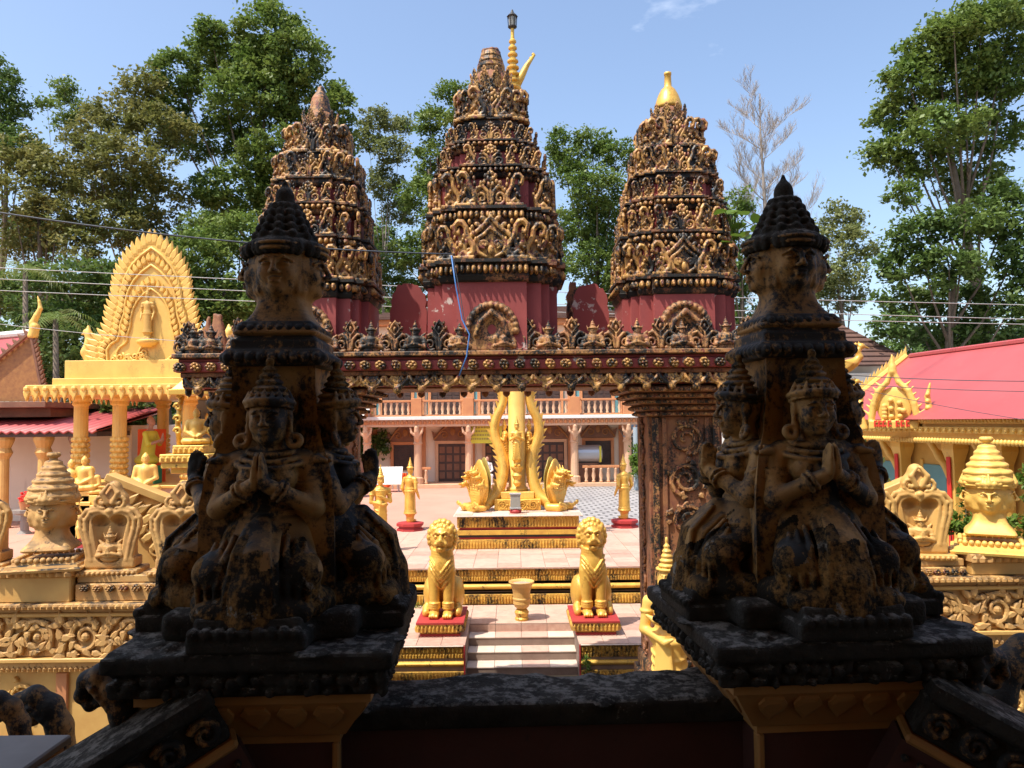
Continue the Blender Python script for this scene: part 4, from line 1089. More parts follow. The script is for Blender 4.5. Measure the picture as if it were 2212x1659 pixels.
def cap_rings(o, z, nw):
    g = G(); g.lathe([(nw * .80, z - .02), (nw * .84, z + .04), (nw * .74, z + .06), (nw * .80, z + .09), (nw * .78, z + .14), (nw * .66, z + .15), (nw * .72, z + .18), (nw * .68, z + .23), (nw * .58, z + .24), (nw * .62, z + .27), (nw * .56, z + .33), (nw * .50, z + .345)], 18)
    g.build('gilt_cap', 'gate_gilt', o, smooth=False)
    S = SDF((-.3, -.3, z + .3), (.3, .3, z + .45), 0.014)
    for i in range(9): S.ell((nw * .38 * math.cos(i * .7), nw * .38 * math.sin(i * .7), z + .345), (.05, .05, .03 + .012 * (i % 3)), .02)
    S.ell((0, 0, z + .34), (nw * .42, nw * .42, .04), .02)
    obj('broken_crest', S.mesh('broken_crest', 'gate_carved'), o)
def cap_bulb(o, z, nw):
    g = G(); g.lathe([(nw * .86, z - .02), (nw * .88, z + .03), (nw * .80, z + .10), (nw * .66, z + .20), (nw * .46, z + .29), (nw * .26, z + .335), (nw * .25, z + .345), (nw * .24, z + .35), (nw * .21, z + .52), (nw * .24, z + .525), (nw * .24, z + .56), (nw * .20, z + .565)], 22)
    g.build('gilt_bulb', 'gold', o, smooth=True)
def cap_stump(o, z, nw):
    S = SDF((-.3, -.3, z - .1), (.3, .3, z + .5), 0.014)
    S.cap((0, 0, z), (0, 0, z + .20), nw * .72, nw * .56, .03); S.cap((0, 0, z + .15), (0.01, 0, z + .40), nw * .52, nw * .22, .05)
    rr = random.Random(5)
    obj('stump_cap', S.mesh('stump_cap', 'gate_ochre'), o)
U = 0.0067
tower(-0.06, 1.0, 'tallest centre tower ending in a ringed gilt cap', 139 * U, 0.98,
      [(150 * U, (606 - 488) * U, True), (136 * U, (490 - 382) * U, True), (120 * U, (382 - 318) * U, True), (101 * U, (318 - 262) * U, True), (79 * U, (262 - 186) * U, False)], (40 * U, (190 - 116) * U), cap_rings)
RT = [(128 * U, (635 - 530) * U, True), (118 * U, (530 - 450) * U, True), (107 * U, (450 - 385) * U, True), (93 * U, (385 - 322) * U, False), (70 * U, (325 - 255) * U, False)]
tower(2.63, 1.0, 'right hand tower ending in a shiny gilt bulb', 121 * U, 0.80, RT, (35 * U, (262 - 205) * U), cap_bulb)
tower(-2.66, 1.0, 'left hand tower ending in a broken stump', 121 * U, 0.80, [(a, b_ * .985, c) for a, b_, c in RT], (35 * U, (262 - 205) * U), cap_stump)
# arched niches at the tower feet, red slabs between the towers
for x in (-0.06, 2.63, -2.66):
    S = SDF((-0.42, -0.14, -0.02), (0.42, 0.12, 0.72), 0.016)
    S.box((0, 0.04, 0.2), (0.30, 0.06, 0.2), 0.02, 0.02); S.ell((0, 0.04, 0.36), (0.30, 0.08, 0.28), 0.04)
    for i in range(15):
        a = math.pi * i / 14
        S.ell((0.33 * math.cos(a), 0, 0.28 + 0.36 * math.sin(a)), (0.055, 0.07, 0.06), 0.01)
    for q in (-1, 1): S.path([(q * 0.22, -0.04, 0.22), (q * 0.16, -0.05, 0.40), (0, -0.05, 0.54)], [0.035, 0.035, 0.04], 0.015)
    S.ell((0, -0.06, 0.30), (0.11, 0.07, 0.13), 0.02, op='s')
    obj('arched_niche', S.mesh('arched_niche', 'gate_ochre'), gate, (x, 1.0 - (0.93 if x == -0.06 else 0.82), Z_L))
def broken_slab(x, y, w_, h, seed, m='gate_red'):
    rr = random.Random(seed); n = 22; pts = [(w_ / 2, 0), (-w_ / 2, 0)]
    for i in range(n + 1):
        a = math.pi * (1 - i / n); kx = abs(math.cos(a)) ** .7 * (1 if math.cos(a) > 0 else -1)
        pts.append((w_ / 2 * kx * 1.04 + rr.uniform(-.02, .02), h * (.62 + .38 * math.sin(a) ** .8) + rr.uniform(-.02, .02)))
    g = G(); g.prism(pts, -0.09, 0.09); o = g.build('broken_slab', m, gate, (x, y, Z_L)); g = G(); g.bx(-w_ * .6, w_ * .6, -.07, .07, .0, h * .45); g.build('slab_shoulder', m, o); return o
broken_slab(AX(885, 11.8) - GX, 1.3, 0.52, 1.16, 1); broken_slab(AX(1277, 11.8) - GX, 1.3, 0.52, 1.12, 2)
broken_slab(AX(1240, 12.2) - GX, 1.75, 0.16, 1.25, 3, 'gate_carved')
S = SDF((-.4, -.25, -.02), (.4, .25, 0.95), 0.02); rr = random.Random(9)
for i in range(16):
    x = rr.uniform(-.2, .2); S.cap((x, rr.uniform(-.08, .08), 0), (x * .6, 0, .35 + rr.uniform(0, .5) * (1 - abs(x) * 3)), .07, .03, .02)
obj('jagged_stump', S.mesh('jagged_stump', 'gate_carved'), gate, (AX(463, 11.3) - GX, 0.8, Z_L))
obj('leaf_antefix', PALB, gate, (AX(512, 11.6) - GX, 1.1, Z_L), (0, 0, 0), (0.34, 0.4, 0.62))
# ------------------------------------------------------------------ boundary walls with heads and heart frames
def scroll_band(parent, x0, x1, y, z0, z1, m='wall_ochre'):
    """row of big acanthus scrolls in relief; each scroll a piece"""
    h = z1 - z0; p = h * 1.32; n = max(1, round((x1 - x0) / p)); p = (x1 - x0) / n
    for i in range(n):
        g = G(); cx, dr = (i + .5) * p + x0, (1 if i % 2 else -1)
        r_ = h * .44
        pts = [(cx + q[0] * dr, y - 0.02, z0 + h * .5 + q[2]) for q in spiral(0, 0, r_, 1.75, 2.4, -1, 0.1, 30)]
        g.tube(pts, [0.036 - 0.0006 * k for k in range(30)], 7)
        g.ball((cx, y - .02, z0 + h * .5), (.05, .05, .05), 8, 5)
        rr = random.Random(i * 3 + int(x0 * 10))
        for k in range(11):
            a = k * .57 + .3; ro = r_ * (1.02 if k % 2 else .70)
            leaf_prism(g, cx + ro * math.cos(a) * dr, z0 + h * .5 + ro * math.sin(a), .075, .14, (a + .6) * dr + (0 if dr > 0 else math.pi), y - 0.055, y)
        for (ux, uz) in ((-.5, .92), (-.42, .06), (.5, .9), (.44, .08), (-.5, .5), (.5, .45)):
            leaf_prism(g, cx + ux * p, z0 + uz * h * .9, .09, .17, rr.uniform(-2, 2), y - 0.06, y)
            leaf_prism(g, cx + ux * p * .9, z0 + uz * h * .9, .07, .15, rr.uniform(-3, 3), y - 0.05, y)
        g.build('acanthus_scroll', m, parent)
def bead_row(parent, name, m, x0, x1, y, z, r, pitch):
    g = G(); n = int((x1 - x0) / pitch)
    for i in range(n): g.ball((x0 + (i + .5) * (x1 - x0) / n, y, z), (r, r, r), 7, 5)
    return stuff(g.build(name, m, parent, smooth=True))
WY = 9.0
def wz(py): return AZ(py, WY, 200)
def bwall(name_label, x0, x1, dz):
    w_ = thing('boundary_wall', name_label, 'wall', (0, WY, 0))
    def course(nm, m, za, zb, out, b=.01):
        g = G(); g.bx(x0, x1, -out, 0.55 + out * .3, za, zb, b=b); return g.build(nm, m, w_)
    z = {k: wz(k) + dz for k in (1290, 1300, 1312, 1322, 1330, 1418, 1428, 1436, 1450)}
    course('coping', 'wall_ochre', z[1312], z[1300], 0.10); course('coping', 'wall_ochre', z[1322] + .001, z[1312] - .001, 0.03)
    ribs(w_, 'dentil_row', 'wall_ochre', x0, x1, -0.101, z[1312] + .004, z[1300] - .006, .07, .03)
    course('fillet', 'wall_clean', z[1330], z[1322], 0.06)
    sb = course('scroll_band', 'wall_ochre', z[1418], z[1330] - .001, 0.0)
    scroll_band(sb, x0, x1, -0.001, z[1418] + .01, z[1330] - .01)
    course('fillet', 'wall_clean', z[1428], z[1418] - .001, 0.07); course('fillet', 'wall_ochre', z[1450], z[1428] - .001, 0.03)
    ribs(w_, 'dentil_row', 'wall_ochre', x0, x1, -0.031, z[1450] + .01, z[1436], .06, .03)
    course('wall_body', 'wall_clean', 0.0, z[1450] - .001, -0.06)
    return w_, z
def face_head(px, py_base, d, rz, label, sc=1.0, m='wall_ochre'):
    """big four-faced head on its lotus foot; py_base: bottom of the square foot"""
    p = at(px, py_base, d)
    t = thing('four_faced_bust', label, 'statue', tuple(p), rz, 'four-faced heads on the boundary wall')
    g = G()
    def ring(h, z, n=5):
        o = []
        for (ax, ay, bx_, by) in ((-1, -1, 1, -1), (1, -1, 1, 1), (1, 1, -1, 1), (-1, 1, -1, -1)):
            for j in range(n): o.append((h * (ax + (bx_ - ax) * j / n), h * (ay + (by - ay) * j / n), z))
        return o
    g.loft([ring(.44, 0), ring(.45, .03), ring(.41, .045), ring(.40, .075), ring(.35, .09), ring(.34, .12)]); g.build('foot', m, t, scale=sc)
    for k in range(4):
        for i in range(9):
            a = G(); a.ball((0, 0, 0), (.036, .036, .036), 7, 5)
            v = Matrix.Rotation(k * math.pi / 2, 3, 'Z') @ Vector((-.28 + i * .07, -.335, .135))
            a.build('bead', m, t, tuple(v * sc), smooth=True, scale=sc)
    me = four_heads('head', m, 0.0095)
    obj('head', me, t, (0, 0, (.13 + .36) * sc), scale=1.72 * sc)
    S = SDF((-.36, -.36, .80), (.36, .36, 1.52), 0.0125)
    for r_, zz, hh in ((.285, .90, .075), (.265, 1.0, .06), (.225, 1.09, .055), (.18, 1.17, .05), (.14, 1.25, .045), (.10, 1.32, .035)):
        S.ell((0, 0, zz), (r_, r_, hh), .015)
        for j in range(8):
            a = j * math.pi / 4 + .2; S.ell((r_ * .55 * math.cos(a), r_ * .55 * math.sin(a), zz), (r_ * .53, r_ * .53, hh * .98), .012)
        S.ring((0, 0, zz - hh * .75), (r_ * .98, r_ * .98), .014, .01)
    S.cap((0, 0, 1.32), (0, 0, 1.42), .05, .04, .02)
    for j in range(8): S.ell((.05 * math.cos(j * .785), .05 * math.sin(j * .785), 1.425), (.035, .035, .035), .01)
    obj('tiered_crown', S.mesh('tiered_crown', m), t, scale=sc)
    return t
def heart_frame_mesh(m):
    """stele whose hollow is an inverted heart, with a small praying figure"""
    S = SDF((-.44, -.27, -.02), (.44, .22, 1.08), 0.0115)
    def heart(k):
        return [(-.20 * k, .10), (-.235 * k, .30), (-.275 * k, .46), (-.28 * k, .58), (-.22 * k, .67), (-.13 * k, .69), (-.05 * k, .655), (0, .61)]
    S.box((0, 0.03, .34), (.24, .14, .34), .03, .02); S.ell((0, .03, .52), (.335, .14, .26), .06); S.box((0, .03, .06), (.29, .145, .06), .02, .03)
    S.ell((0, .03, .80), (.17, .13, .14), .05); S.ell((0, .03, .93), (.09, .10, .11), .05)
    for q in (-1, 1):
        S.path([(q * -x, -.10, z) for x, z in heart(1.0)], .026, .01)
        S.path([(q * -x * 1.22, -.09, z * 1.04 + .0) for x, z in heart(1.0)], .026, .012)
        for (x, z) in heart(.70): pass
        S.path([(q * p_[0], -.10, p_[2]) for p_ in spiral(.10, .80, .085, 1.2, -1.9, 1, .15, 12)], .022, .008)
        S.path([(q * .03, -.10, .78), (q * .09, -.11, .90), (q * .02, -.10, 1.0)], [.03, .03, .02], .01)
    for q in (-1, 1):
        S.ell((q * .10, -.12, .555), (.105, .14, .085), .008, op='s'); S.cap((q * .095, -.13, .50), (q * .055, -.13, .15), .10, .08, .008, op='s')
    S.box((0, -.13, .33), (.11, .10, .22), .01, .01, op='s'); S.cap((0, -.10, .68), (0, -.10, .60), .05, .015, .01)
    rr = random.Random(2)
    for q in (-1, 1):
        for x, z in ((.255, .12), (.265, .20), (.285, .28), (.31, .36), (.325, .44), (.33, .52), (.315, .60), (.27, .68), (.2, .725)):
            S.ell((q * x, -.085, z), (.022, .03, .032), .008)
    return S.mesh('heart_frame', m)
HBUST = {}
for m_ in ('wall_ochre', 'wall_clean'): HBUST[m_] = BUST.copy(); HBUST[m_].materials.clear(); HBUST[m_].materials.append(MATS[m_])
HRT = {m: heart_frame_mesh(m) for m in ('wall_ochre', 'wall_clean')}
def heart(px, py, d, rz, label, sc=1.0, m='wall_ochre'):
    p = at(px, py, d)
    t = thing('heart_stele', label, 'stele', tuple(p), rz, 'heart steles on the boundary wall')
    obj('frame', HRT[m], t, (0, 0, .075 * sc), scale=sc)
    obj('praying_figure', HBUST[m], t, (0, -.07 * sc, (.075 + .10) * sc), scale=.86 * sc)
    g = G(); g.bx(-.36 * sc, .36 * sc, -.20 * sc, .22 * sc, 0, .07 * sc); g.build('foot', m, t)
    bead_row(t, 'bead_row', m, -.34 * sc, .34 * sc, -.205 * sc, .035 * sc, .024 * sc, .055 * sc)
    return t
# left wall
wl_, zL = bwall('ochre boundary wall with scroll frieze left of the gate', -7.4, -3.0, 0)
g = G(); g.bx(-7.4, AX(160, WY), -0.02, 0.50, zL[1300], wz(1245)); g.build('head_plinth', 'wall_clean', wl_)
g = G(); g.bx(-7.4, AX(165, WY), -0.06, 0.54, wz(1245) + .001, wz(1226)); g.build('plinth_cap', 'wall_ochre', wl_)
scroll_cap = ribs(wl_, 'dentil_row', 'wall_ochre', -7.4, AX(165, WY), -.061, wz(1245) + .005, wz(1228), .09, .03)
g = G(); g.bx(AX(166, WY), -3.0, 0.02, 0.50, zL[1300], wz(1262)); g.build('stele_plinth', 'wall_ochre', wl_)
g = G(); g.bx(AX(166, WY), -3.0, 0.06, 0.48, wz(1262) + .001, wz(1245)); sp = g.build('stele_plinth', 'wall_ochre', wl_)
for i in range(8): obj('rosette', ROS, wl_, (AX(180, WY) + .04 + i * .15, 0.01, wz(1271)), (0, 0, 0), (.12, .12, .09))
carved_panel('carved_pilaster', 'wall_clean', 0.36, zL[1450] - .9, .40, wl_, (AX(55, WY), 0.055, .85), seed=4, depth=.05)
g = G(); g.bx(AX(128, WY), AX(152, WY), 0.02, 0.07, .3, zL[1450] - .02); g.build('red_strip', 'terracotta', wl_)
face_head(112, 1224, WY + .25, R(14), 'four-faced stone head left of the heart steles on the left wall', .93)
heart(243, 1238, WY + .25, R(6), 'heart-framed stele right beside the four-faced head on the left wall', .98)
heart(395, 1238, WY + .25, R(6), 'heart-framed stele half hidden by the left foreground statue', .98)
heart(-42, 1226, WY + .25, R(6), 'heart-framed stele cut off by the left edge of the photograph', .98)
# right wall
wr_, zR = bwall('ochre boundary wall with scroll frieze right of the gate', 2.9, 7.6, 0.20)
def wz2(py): return AZ(py, WY, 2050)
g = G(); g.bx(AX(2085, WY), 7.6, -0.02, 0.50, zR[1300], wz2(1215)); g.build('head_plinth', 'wall_clean', wr_)
g = G(); g.bx(AX(2080, WY), 7.6, -0.06, 0.54, wz2(1215) + .001, wz2(1196)); g.build('plinth_cap', 'wall_ochre', wr_)
ribs(wr_, 'dentil_row', 'wall_ochre', AX(2080, WY), 7.6, -.061, wz2(1215) + .005, wz2(1198), .09, .03)
g = G(); g.bx(2.9, AX(2078, WY), 0.02, 0.50, zR[1300], wz2(1226)); g.build('stele_plinth', 'wall_ochre', wr_)
g = G(); g.bx(2.9, AX(2078, WY), 0.06, 0.48, wz2(1226) + .001, wz2(1208)); g.build('stele_plinth', 'wall_ochre', wr_)
for i in range(6): obj('rosette', ROS, wr_, (AX(1975, WY) + i * .1, 0.01, wz2(1236)), (0, 0, 0), (.09, .12, .08))
carved_panel('carved_pilaster', 'wall_clean', 0.36, zR[1450] - .9, .40, wr_, (AX(2160, WY), 0.055, .85), seed=8, depth=.05)
face_head(2140, 1190, WY + .25, R(-30), 'gilded four-faced head on the right wall', .93, 'gold_paint')
heart(1985, 1205, WY + .25, R(-10), 'heart-framed stele between the right foreground statue and the gilded head', 1.0, 'wall_clean')
heart(1862, 1205, WY + .25, R(-10), 'heart-framed stele mostly hidden behind the right foreground statue', 1.0, 'wall_clean')
# carved stair wings behind the walls
def wing(px, py, d, flip, label, rz):
    p = at(px, py, d)
    t = thing('carved_wing', label, 'ornament', (p.x, p.y, Z_COURT if d > 12.3 else 0), rz)
    H = p.z - t.location.z
    f = -1 if flip else 1
    poly = [(f * x, z) for x, z in ((-0.62, H), (0.40, H - .44), (0.40, H - 1.05), (0.20, H - 1.3), (0.20, 0), (-0.20, 0), (-0.20, H - 1.15), (-0.48, H - .55))]
    g = G(); g.prism(poly, -.10, .10); g.build('panel', 'wall_clean', t)
    g = G(); Mq = Matrix.Translation((f * -.11, 0, H - .205)) @ Matrix.Rotation(f * R(23.3), 4, 'Y'); g.bx(-.60, .60, -.15, .15, -.03, .075, Mq); g.build('coping', 'wall_clean', t)
    rr = random.Random(int(px)); 
    for i in range(30):
        u, v = rr.uniform(0, 1), rr.uniform(0, 1); x = -.45 + .78 * u; z = H - .26 - .42 * (u) - v * .55
        if x < -.2 and z < H - .75: continue
        g = G(); leaf_prism(g, 0, 0, .11, .24, f * R(-60) + rr.uniform(-.5, .5), -.06, 0); g.build('leaf', 'gold_paint' if flip else 'wall_clean', t, (f * x, -.101, z))
    for (cx, cz, r_) in ((-.05, H - .62, .13), (.2, H - .78, .14), (.02, H - .95, .11)):
        g = G(); g.tube([(f * q[0], -.12, q[2]) for q in spiral(cx, cz, r_, 1.5, 0, 1, .12, 20)], .028, 6); g.build('scroll', 'wall_clean', t, smooth=True)
    return t
wing(345, 1035, 10.6, False, 'carved sloping wing of leaves behind the left heart steles', R(8))
wing(1880, 1035, 10.6, True, 'carved sloping wing of leaves behind the right foreground statue', R(-8))
# ------------------------------------------------------------------ lions, urn
LION = lion_mesh('lion', 'gold')
def carved_plinth(t, hx, y0, y1, h, top='red_paint', m='gold_band'):
    """low pedestal: painted top, petal band, red foot"""
    cy = (y0 + y1) / 2; hy = (y1 - y0) / 2
    def ring(o, z): return [(-hx - o, cy - hy - o, z), (hx + o, cy - hy - o, z), (hx + o, cy + hy + o, z), (-hx - o, cy + hy + o, z)]
    g = G(); g.loft([ring(-.06, 0), ring(-.06, h * .18)]); g.build('red_foot', 'red_paint', t)
    g = G(); g.loft([ring(-.07, h * .18 + .001), ring(-.05, h * .3), ring(.0, h * .88)]); g.build('petal_body', m, t)
    for k in range(4):
        L = hx if k % 2 == 0 else hy; D_ = hy if k % 2 == 0 else hx
        q = ribs(t, 'petal_row', m, -L, L, -D_ - 0.001, h * .34, h * .86, .07, .03)
        q.matrix_local = Matrix.Translation((0, cy, 0)) @ Matrix.Rotation(k * math.pi / 2, 4, 'Z') 
    g = G(); g.loft([ring(.01, h * .88 + .001), ring(.01, h)]); g.build('painted_top', top, t)
for px, who in ((957, 'left'), (1280, 'right')):
    x = AX(px, 15.4, 1340)
    t = thing('lion_pedestal', 'low red topped pedestal under the %s golden lion' % who, 'pedestal', (x, 14.72, Z_LION), 0, 'lion pedestals beside the stairs')
    carved_plinth(t, .44, 0.0, 1.28, .27)
    l = obj('lion_statue', LION, None, (x, 15.42, Z_LION + .272), (0, 0, R(-2 if px < 1000 else 2)), (.86, .92, 1.03))
    tag(l, 'golden seated lion statue %s of the stairs' % who, 'lion statue', 'golden lions beside the stairs')
p = at(1127, 1312, 15.95)
t = thing('stone_urn', 'goblet shaped stone urn between the two golden lions', 'urn', (p.x, p.y, Z_LION))
g = G(); g.lathe([(.17, 0), (.18, .05), (.15, .08), (.17, .13), (.19, .19), (.15, .25), (.12, .27)], 24); g.build('foot', 'gold_worn', t, smooth=False, scale=(.78,.78,.84))
g = G(); g.lathe([(.12, .271), (.19, .33), (.225, .40), (.22, .48), (.235, .50), (.235, .53), (.22, .55), (.23, .68), (.27, .82), (.33, .90), (.34, .92), (.33, .935), (.27, .90), (.2, .80)], 24); g.build('bowl', 'wall_clean', t, smooth=False, scale=(.78,.78,.84))
g = G(); g.lathe([(.20, .70), (.20, .735)], 20); g.build('sand', 'tile_rose', t)
# ------------------------------------------------------------------ standing golden figures
FIG = {k: standing_figure('golden_figure', 'gold', .0165, pose=k, skirt='pleat' if k != 'side' else 'plain') for k in ('pray', 'cross', 'side')}
def standing(px, py_bot, d, pose, rz, label, h=1.95, fl=1):
    x = AX(px, d, py_bot)
    t = thing('octagonal_pedestal', 'low red pedestal under the ' + label, 'pedestal', (x, d, Z_COURT), R(22), 'red statue pedestals')
    g = G(); g.lathe([(.42, 0), (.42, .05), (.36, .06), (.34, .13)], 8); g.build('foot', 'red_paint', t)
    g = G(); g.lathe([(.40, .131), (.42, .15), (.42, .22), (.30, .245)], 8); g.build('painted_top', 'red_paint', t)
    o = obj('golden_figure', FIG[pose], None, (x, d, Z_COURT + .243), (0, 0, rz), h / 1.9)
    tag(o, label, 'statue', 'golden figures around the naga monument')
standing(886, 1128, 23.4, 'side', R(150), 'golden standing figure turned away left of the naga monument', 1.95)
standing(822, 1187, 19.6, 'cross', R(25), 'golden figure with folded arms beside the left foreground statue', 1.95)
standing(1349, 1122, 23.6, 'side', R(-150), 'golden standing figure right of the naga monument', 1.98)
standing(1424, 1192, 19.9, 'pray', R(-25), 'golden figure mostly hidden behind the right gate pillar', 1.95)
# the guardian at the foot of the right gate pillar
o = obj('golden_guardian', standing_figure('golden_guardian', 'gold_paint', .0125, 'cross'), None, (AX(1447, 9.9), 10.25, .62), (0, 0, R(-30)), 1.34)
tag(o, 'golden guardian figure in pleated robe at the foot of the right gate pillar', 'statue')
g = G(); g.bx(-.4, .4, -.4, .4, 0, .62); t = thing('guardian_plinth', 'plain plinth under the golden guardian at the right gate pillar', 'plinth', (AX(1447, 9.9), 10.25, 0)); g.build('block', 'gold_band', t)
# ------------------------------------------------------------------ naga monument
NX, NY, NZ = AX(1117, 21.2, 1000), 21.3, 2.32
t = thing('naga_platform', 'tiled and banded platform carrying the golden naga column', 'platform', (NX, NY, Z_COURT))
H = NZ - Z_COURT
for a, b_, off, m, nm in BANDS:
    hx = 1.56 + off; g = G()
    if nm == 'nosing': g.bx(-hx - .04, hx + .04, -1.5 - off, 1.5 + off, H * b_, H * a - .014, b=.006)
    else: g.bx(-hx, hx, -1.46 - off, 1.46 + off, H * b_ + .001, H * a - .001, b=.004)
    g.build(nm, m, t)
    if nm in ('carved_band', 'foot_band'):
        ribs(t, 'petal_row', 'gold_band', -hx, hx, -1.461 - off, H * b_ + .006, H * a - .004, .075, .03)
lay(t, -1.62, 1.62, -1.52, 1.52, H, .46, mats=('tile_pink', 'tile_white'))
mon = thing('naga_column', 'tall golden column with two many-headed nagas and a lantern spire', 'monument', (NX, NY, NZ))
g = G(); g.bx(-.62, .62, -.62, .62, 0.002, .30); g.build('carved_plinth', 'gold', mon); 
carved_panel('plinth_carving', 'gold', .28, 1.1, .275, mon, (-.55, -.625, .15), (0, R(90), 0), depth=.03, seed=3)
g = G(); g.bx(-.45, .45, -.45, .45, .301, .48); g.build('plinth_step', 'gold_paint', mon)
ZT = AZ(62, 21.3) - NZ
g = G(); g.lathe([(.30, .48), (.30, .56), (.24, .60), (.225, 4.5), (.20, 7.5), (.14, ZT - 1.9), (.13, ZT - 1.75)], 24); g.build('column', 'gold_paint', mon, smooth=True)
g = G(); z = ZT - 1.78
prof = [(.16, z)]
for i in range(8):
    r_ = .23 - .018 * i; zz = z + i * .19
    prof += [(r_ * .6, zz + .01), (r_, zz + .05), (r_, zz + .09), (r_ * .55, zz + .15)]
prof += [(.05, ZT - .2), (.05, ZT)]
g.lathe(prof, 16); g.build('ringed_spire', 'gold_worn', mon, smooth=False)
g = G(); g.lathe([(.06, ZT), (.13, ZT + .04), (.13, ZT + .06)], 8); g.lathe([(.13, ZT + .33), (.16, ZT + .35), (.05, ZT + .46), (.02, ZT + .55)], 8)
for i in range(6):
    a = i * math.pi / 3; g.tube([(.11 * math.cos(a), .11 * math.sin(a), ZT + .05), (.13 * math.cos(a), .13 * math.sin(a), ZT + .34)], .012, 5)
g.build('lantern', 'black', mon)
g = G(); g.lathe([(.09, ZT + .06), (.11, ZT + .33)], 8); g.build('lantern_glass', 'glass_grey', mon)
# hamsa bracket near the top
def hamsa_mesh(m):
    S = SDF((-.9, -.25, -.25), (.35, .25, .75), .022)
    S.ell((-.2, 0, .05), (.34, .15, .17), .05, rot=(0, R(25), 0))
    S.path([(-.42, 0, .15), (-.56, 0, .30), (-.52, 0, .47), (-.60, 0, .58)], [.12, .09, .07, .075], .04)
    S.ell((-.62, 0, .60), (.10, .075, .08), .03); S.cap((-.68, 0, .59), (-.84, 0, .53), .045, .015, .02)
    for i in range(4): S.cap((-.58 + i * .05, 0, .64), (-.54 + i * .09, 0, .73 - i * .03), .03, .012, .01)
    for q in (-1, 1):
        for i in range(4): S.cap((-.3 + i * .05, q * .13, .12 - i * .04), (.05 + i * .06, q * .15, .22 - i * .08), .05, .02, .02)
    for i in range(4): S.cap((.08, 0, 0), (.28 - i * .03, 0, .28 - i * .12), .06, .025, .03)
    S.cap((-.15, 0, -.05), (.0, 0, -.22), .09, .06, .04)
    return S.mesh('hamsa_bird', m)
HAM = hamsa_mesh('gold_worn')
zb = AZ(160, 21.3) - NZ
g = G(); g.tube([(.05, 0, zb - .4), (.22, 0, zb - .1), (.40, 0, zb + .25), (.62, -.02, zb + .55)], [.13, .11, .075, .035], 8)
for i in range(7): g.ball((.16 + i * .07, 0, zb - .1 + i * .11), (.05, .05, .05), 6, 4)
g.build('bird_bracket', 'gold_worn', mon, smooth=True)
# praying figure on the column
g = G(); g.lathe([(.06, .62), (.12, .72), (.09, .80), (.15, .92), (.10, 1.0), (.17, 1.12), (.17, 1.16)], 14); g.build('lotus_bracket', 'gold', mon, (0, -.36, 0), smooth=False)
obj('praying_figure', FIG['pray'], mon, (0, -.36, 1.16), scale=.72)
for q in (-1, 1): obj('praying_figure', FIG['pray'], mon, (q * .33, .05, 1.16), (0, 0, q * R(85)), .70)
# nagas
def naga_hood(m):
    """seven-headed hood facing -Y, about 1.35 m high"""
    S = SDF((-.72, -.62, -.05), (.72, .35, 1.62), .0175)
    S.ell((0, .10, .78), (.50, .075, .72), .03); S.ell((0, .10, 1.20), (.26, .06, .42), .05)
    for i in range(-3, 4):
        t_ = i / 3.0; top = (t_ * .46, -.10, 1.22 - .42 * t_ * t_)
        S.path([(t_ * .10, .0, .12), (t_ * .30, -.02, .50), (t_ * .46, -.01, .85 - .12 * abs(t_)), top], [.095, .085, .075, .07], .03)
        S.ell((top[0] * 1.04, top[1] - .08, top[2] + .02), (.085, .12, .075), .03); S.cap((top[0] * 1.04, top[1] - .14, top[2] + .0), (top[0] * 1.06, top[1] - .27, top[2] + .03), .055, .03, .02)
        S.cap((top[0] * 1.04, top[1] - .1, top[2] - .05), (top[0] * 1.06, top[1] - .22, top[2] - .09), .04, .018, .015)
        S.cap((top[0] * 1.02, top[1] - .02, top[2] + .06), (top[0] * 1.12, top[1] + .02, top[2] + .22), .05, .012, .02)
        for j in range(7): S.ring((t_ * (.28 + .02 * j), -.015, .45 + .06 * j), (.085, .08), .012, .006)
    for j in range(9): S.ring((0, 0.0, .10 + .08 * j), (.12 + .03 * j, .10), .014, .01)
    S.path([(0, .0, .15), (.0, -.18, .07), (-.34, -.24, .10), (-.46, .05, .11), (-.2, .26, .12), (.2, .24, .13)], [.14, .14, .13, .12, .12, .12], .03)
    S.path([(0, -.1, .12), (.30, -.25, .09), (.46, -.05, .10)], [.12, .12, .09], .03)
    for q in (-1, 1):
        for k in range(3): S.path([(q * p_[0], -.42, p_[2]) for p_ in spiral(.20 + .14 * k, .13 + .05 * k, .075, 1.2, 0, 1, .2, 9)], .024, .01)
    return S.mesh('naga_hood', m)
HOOD = naga_hood('gold')
def naga_leaf(m):
    S = SDF((-.6, -.05, -.02), (.6, .12, 1.45), .02)
    S.ell((0, .03, .62), (.46, .035, .66), .02); S.ell((0, .03, 1.02), (.24, .035, .42), .05)
    return S.mesh('hood_back', m)
HBK = naga_leaf('olive_gold')
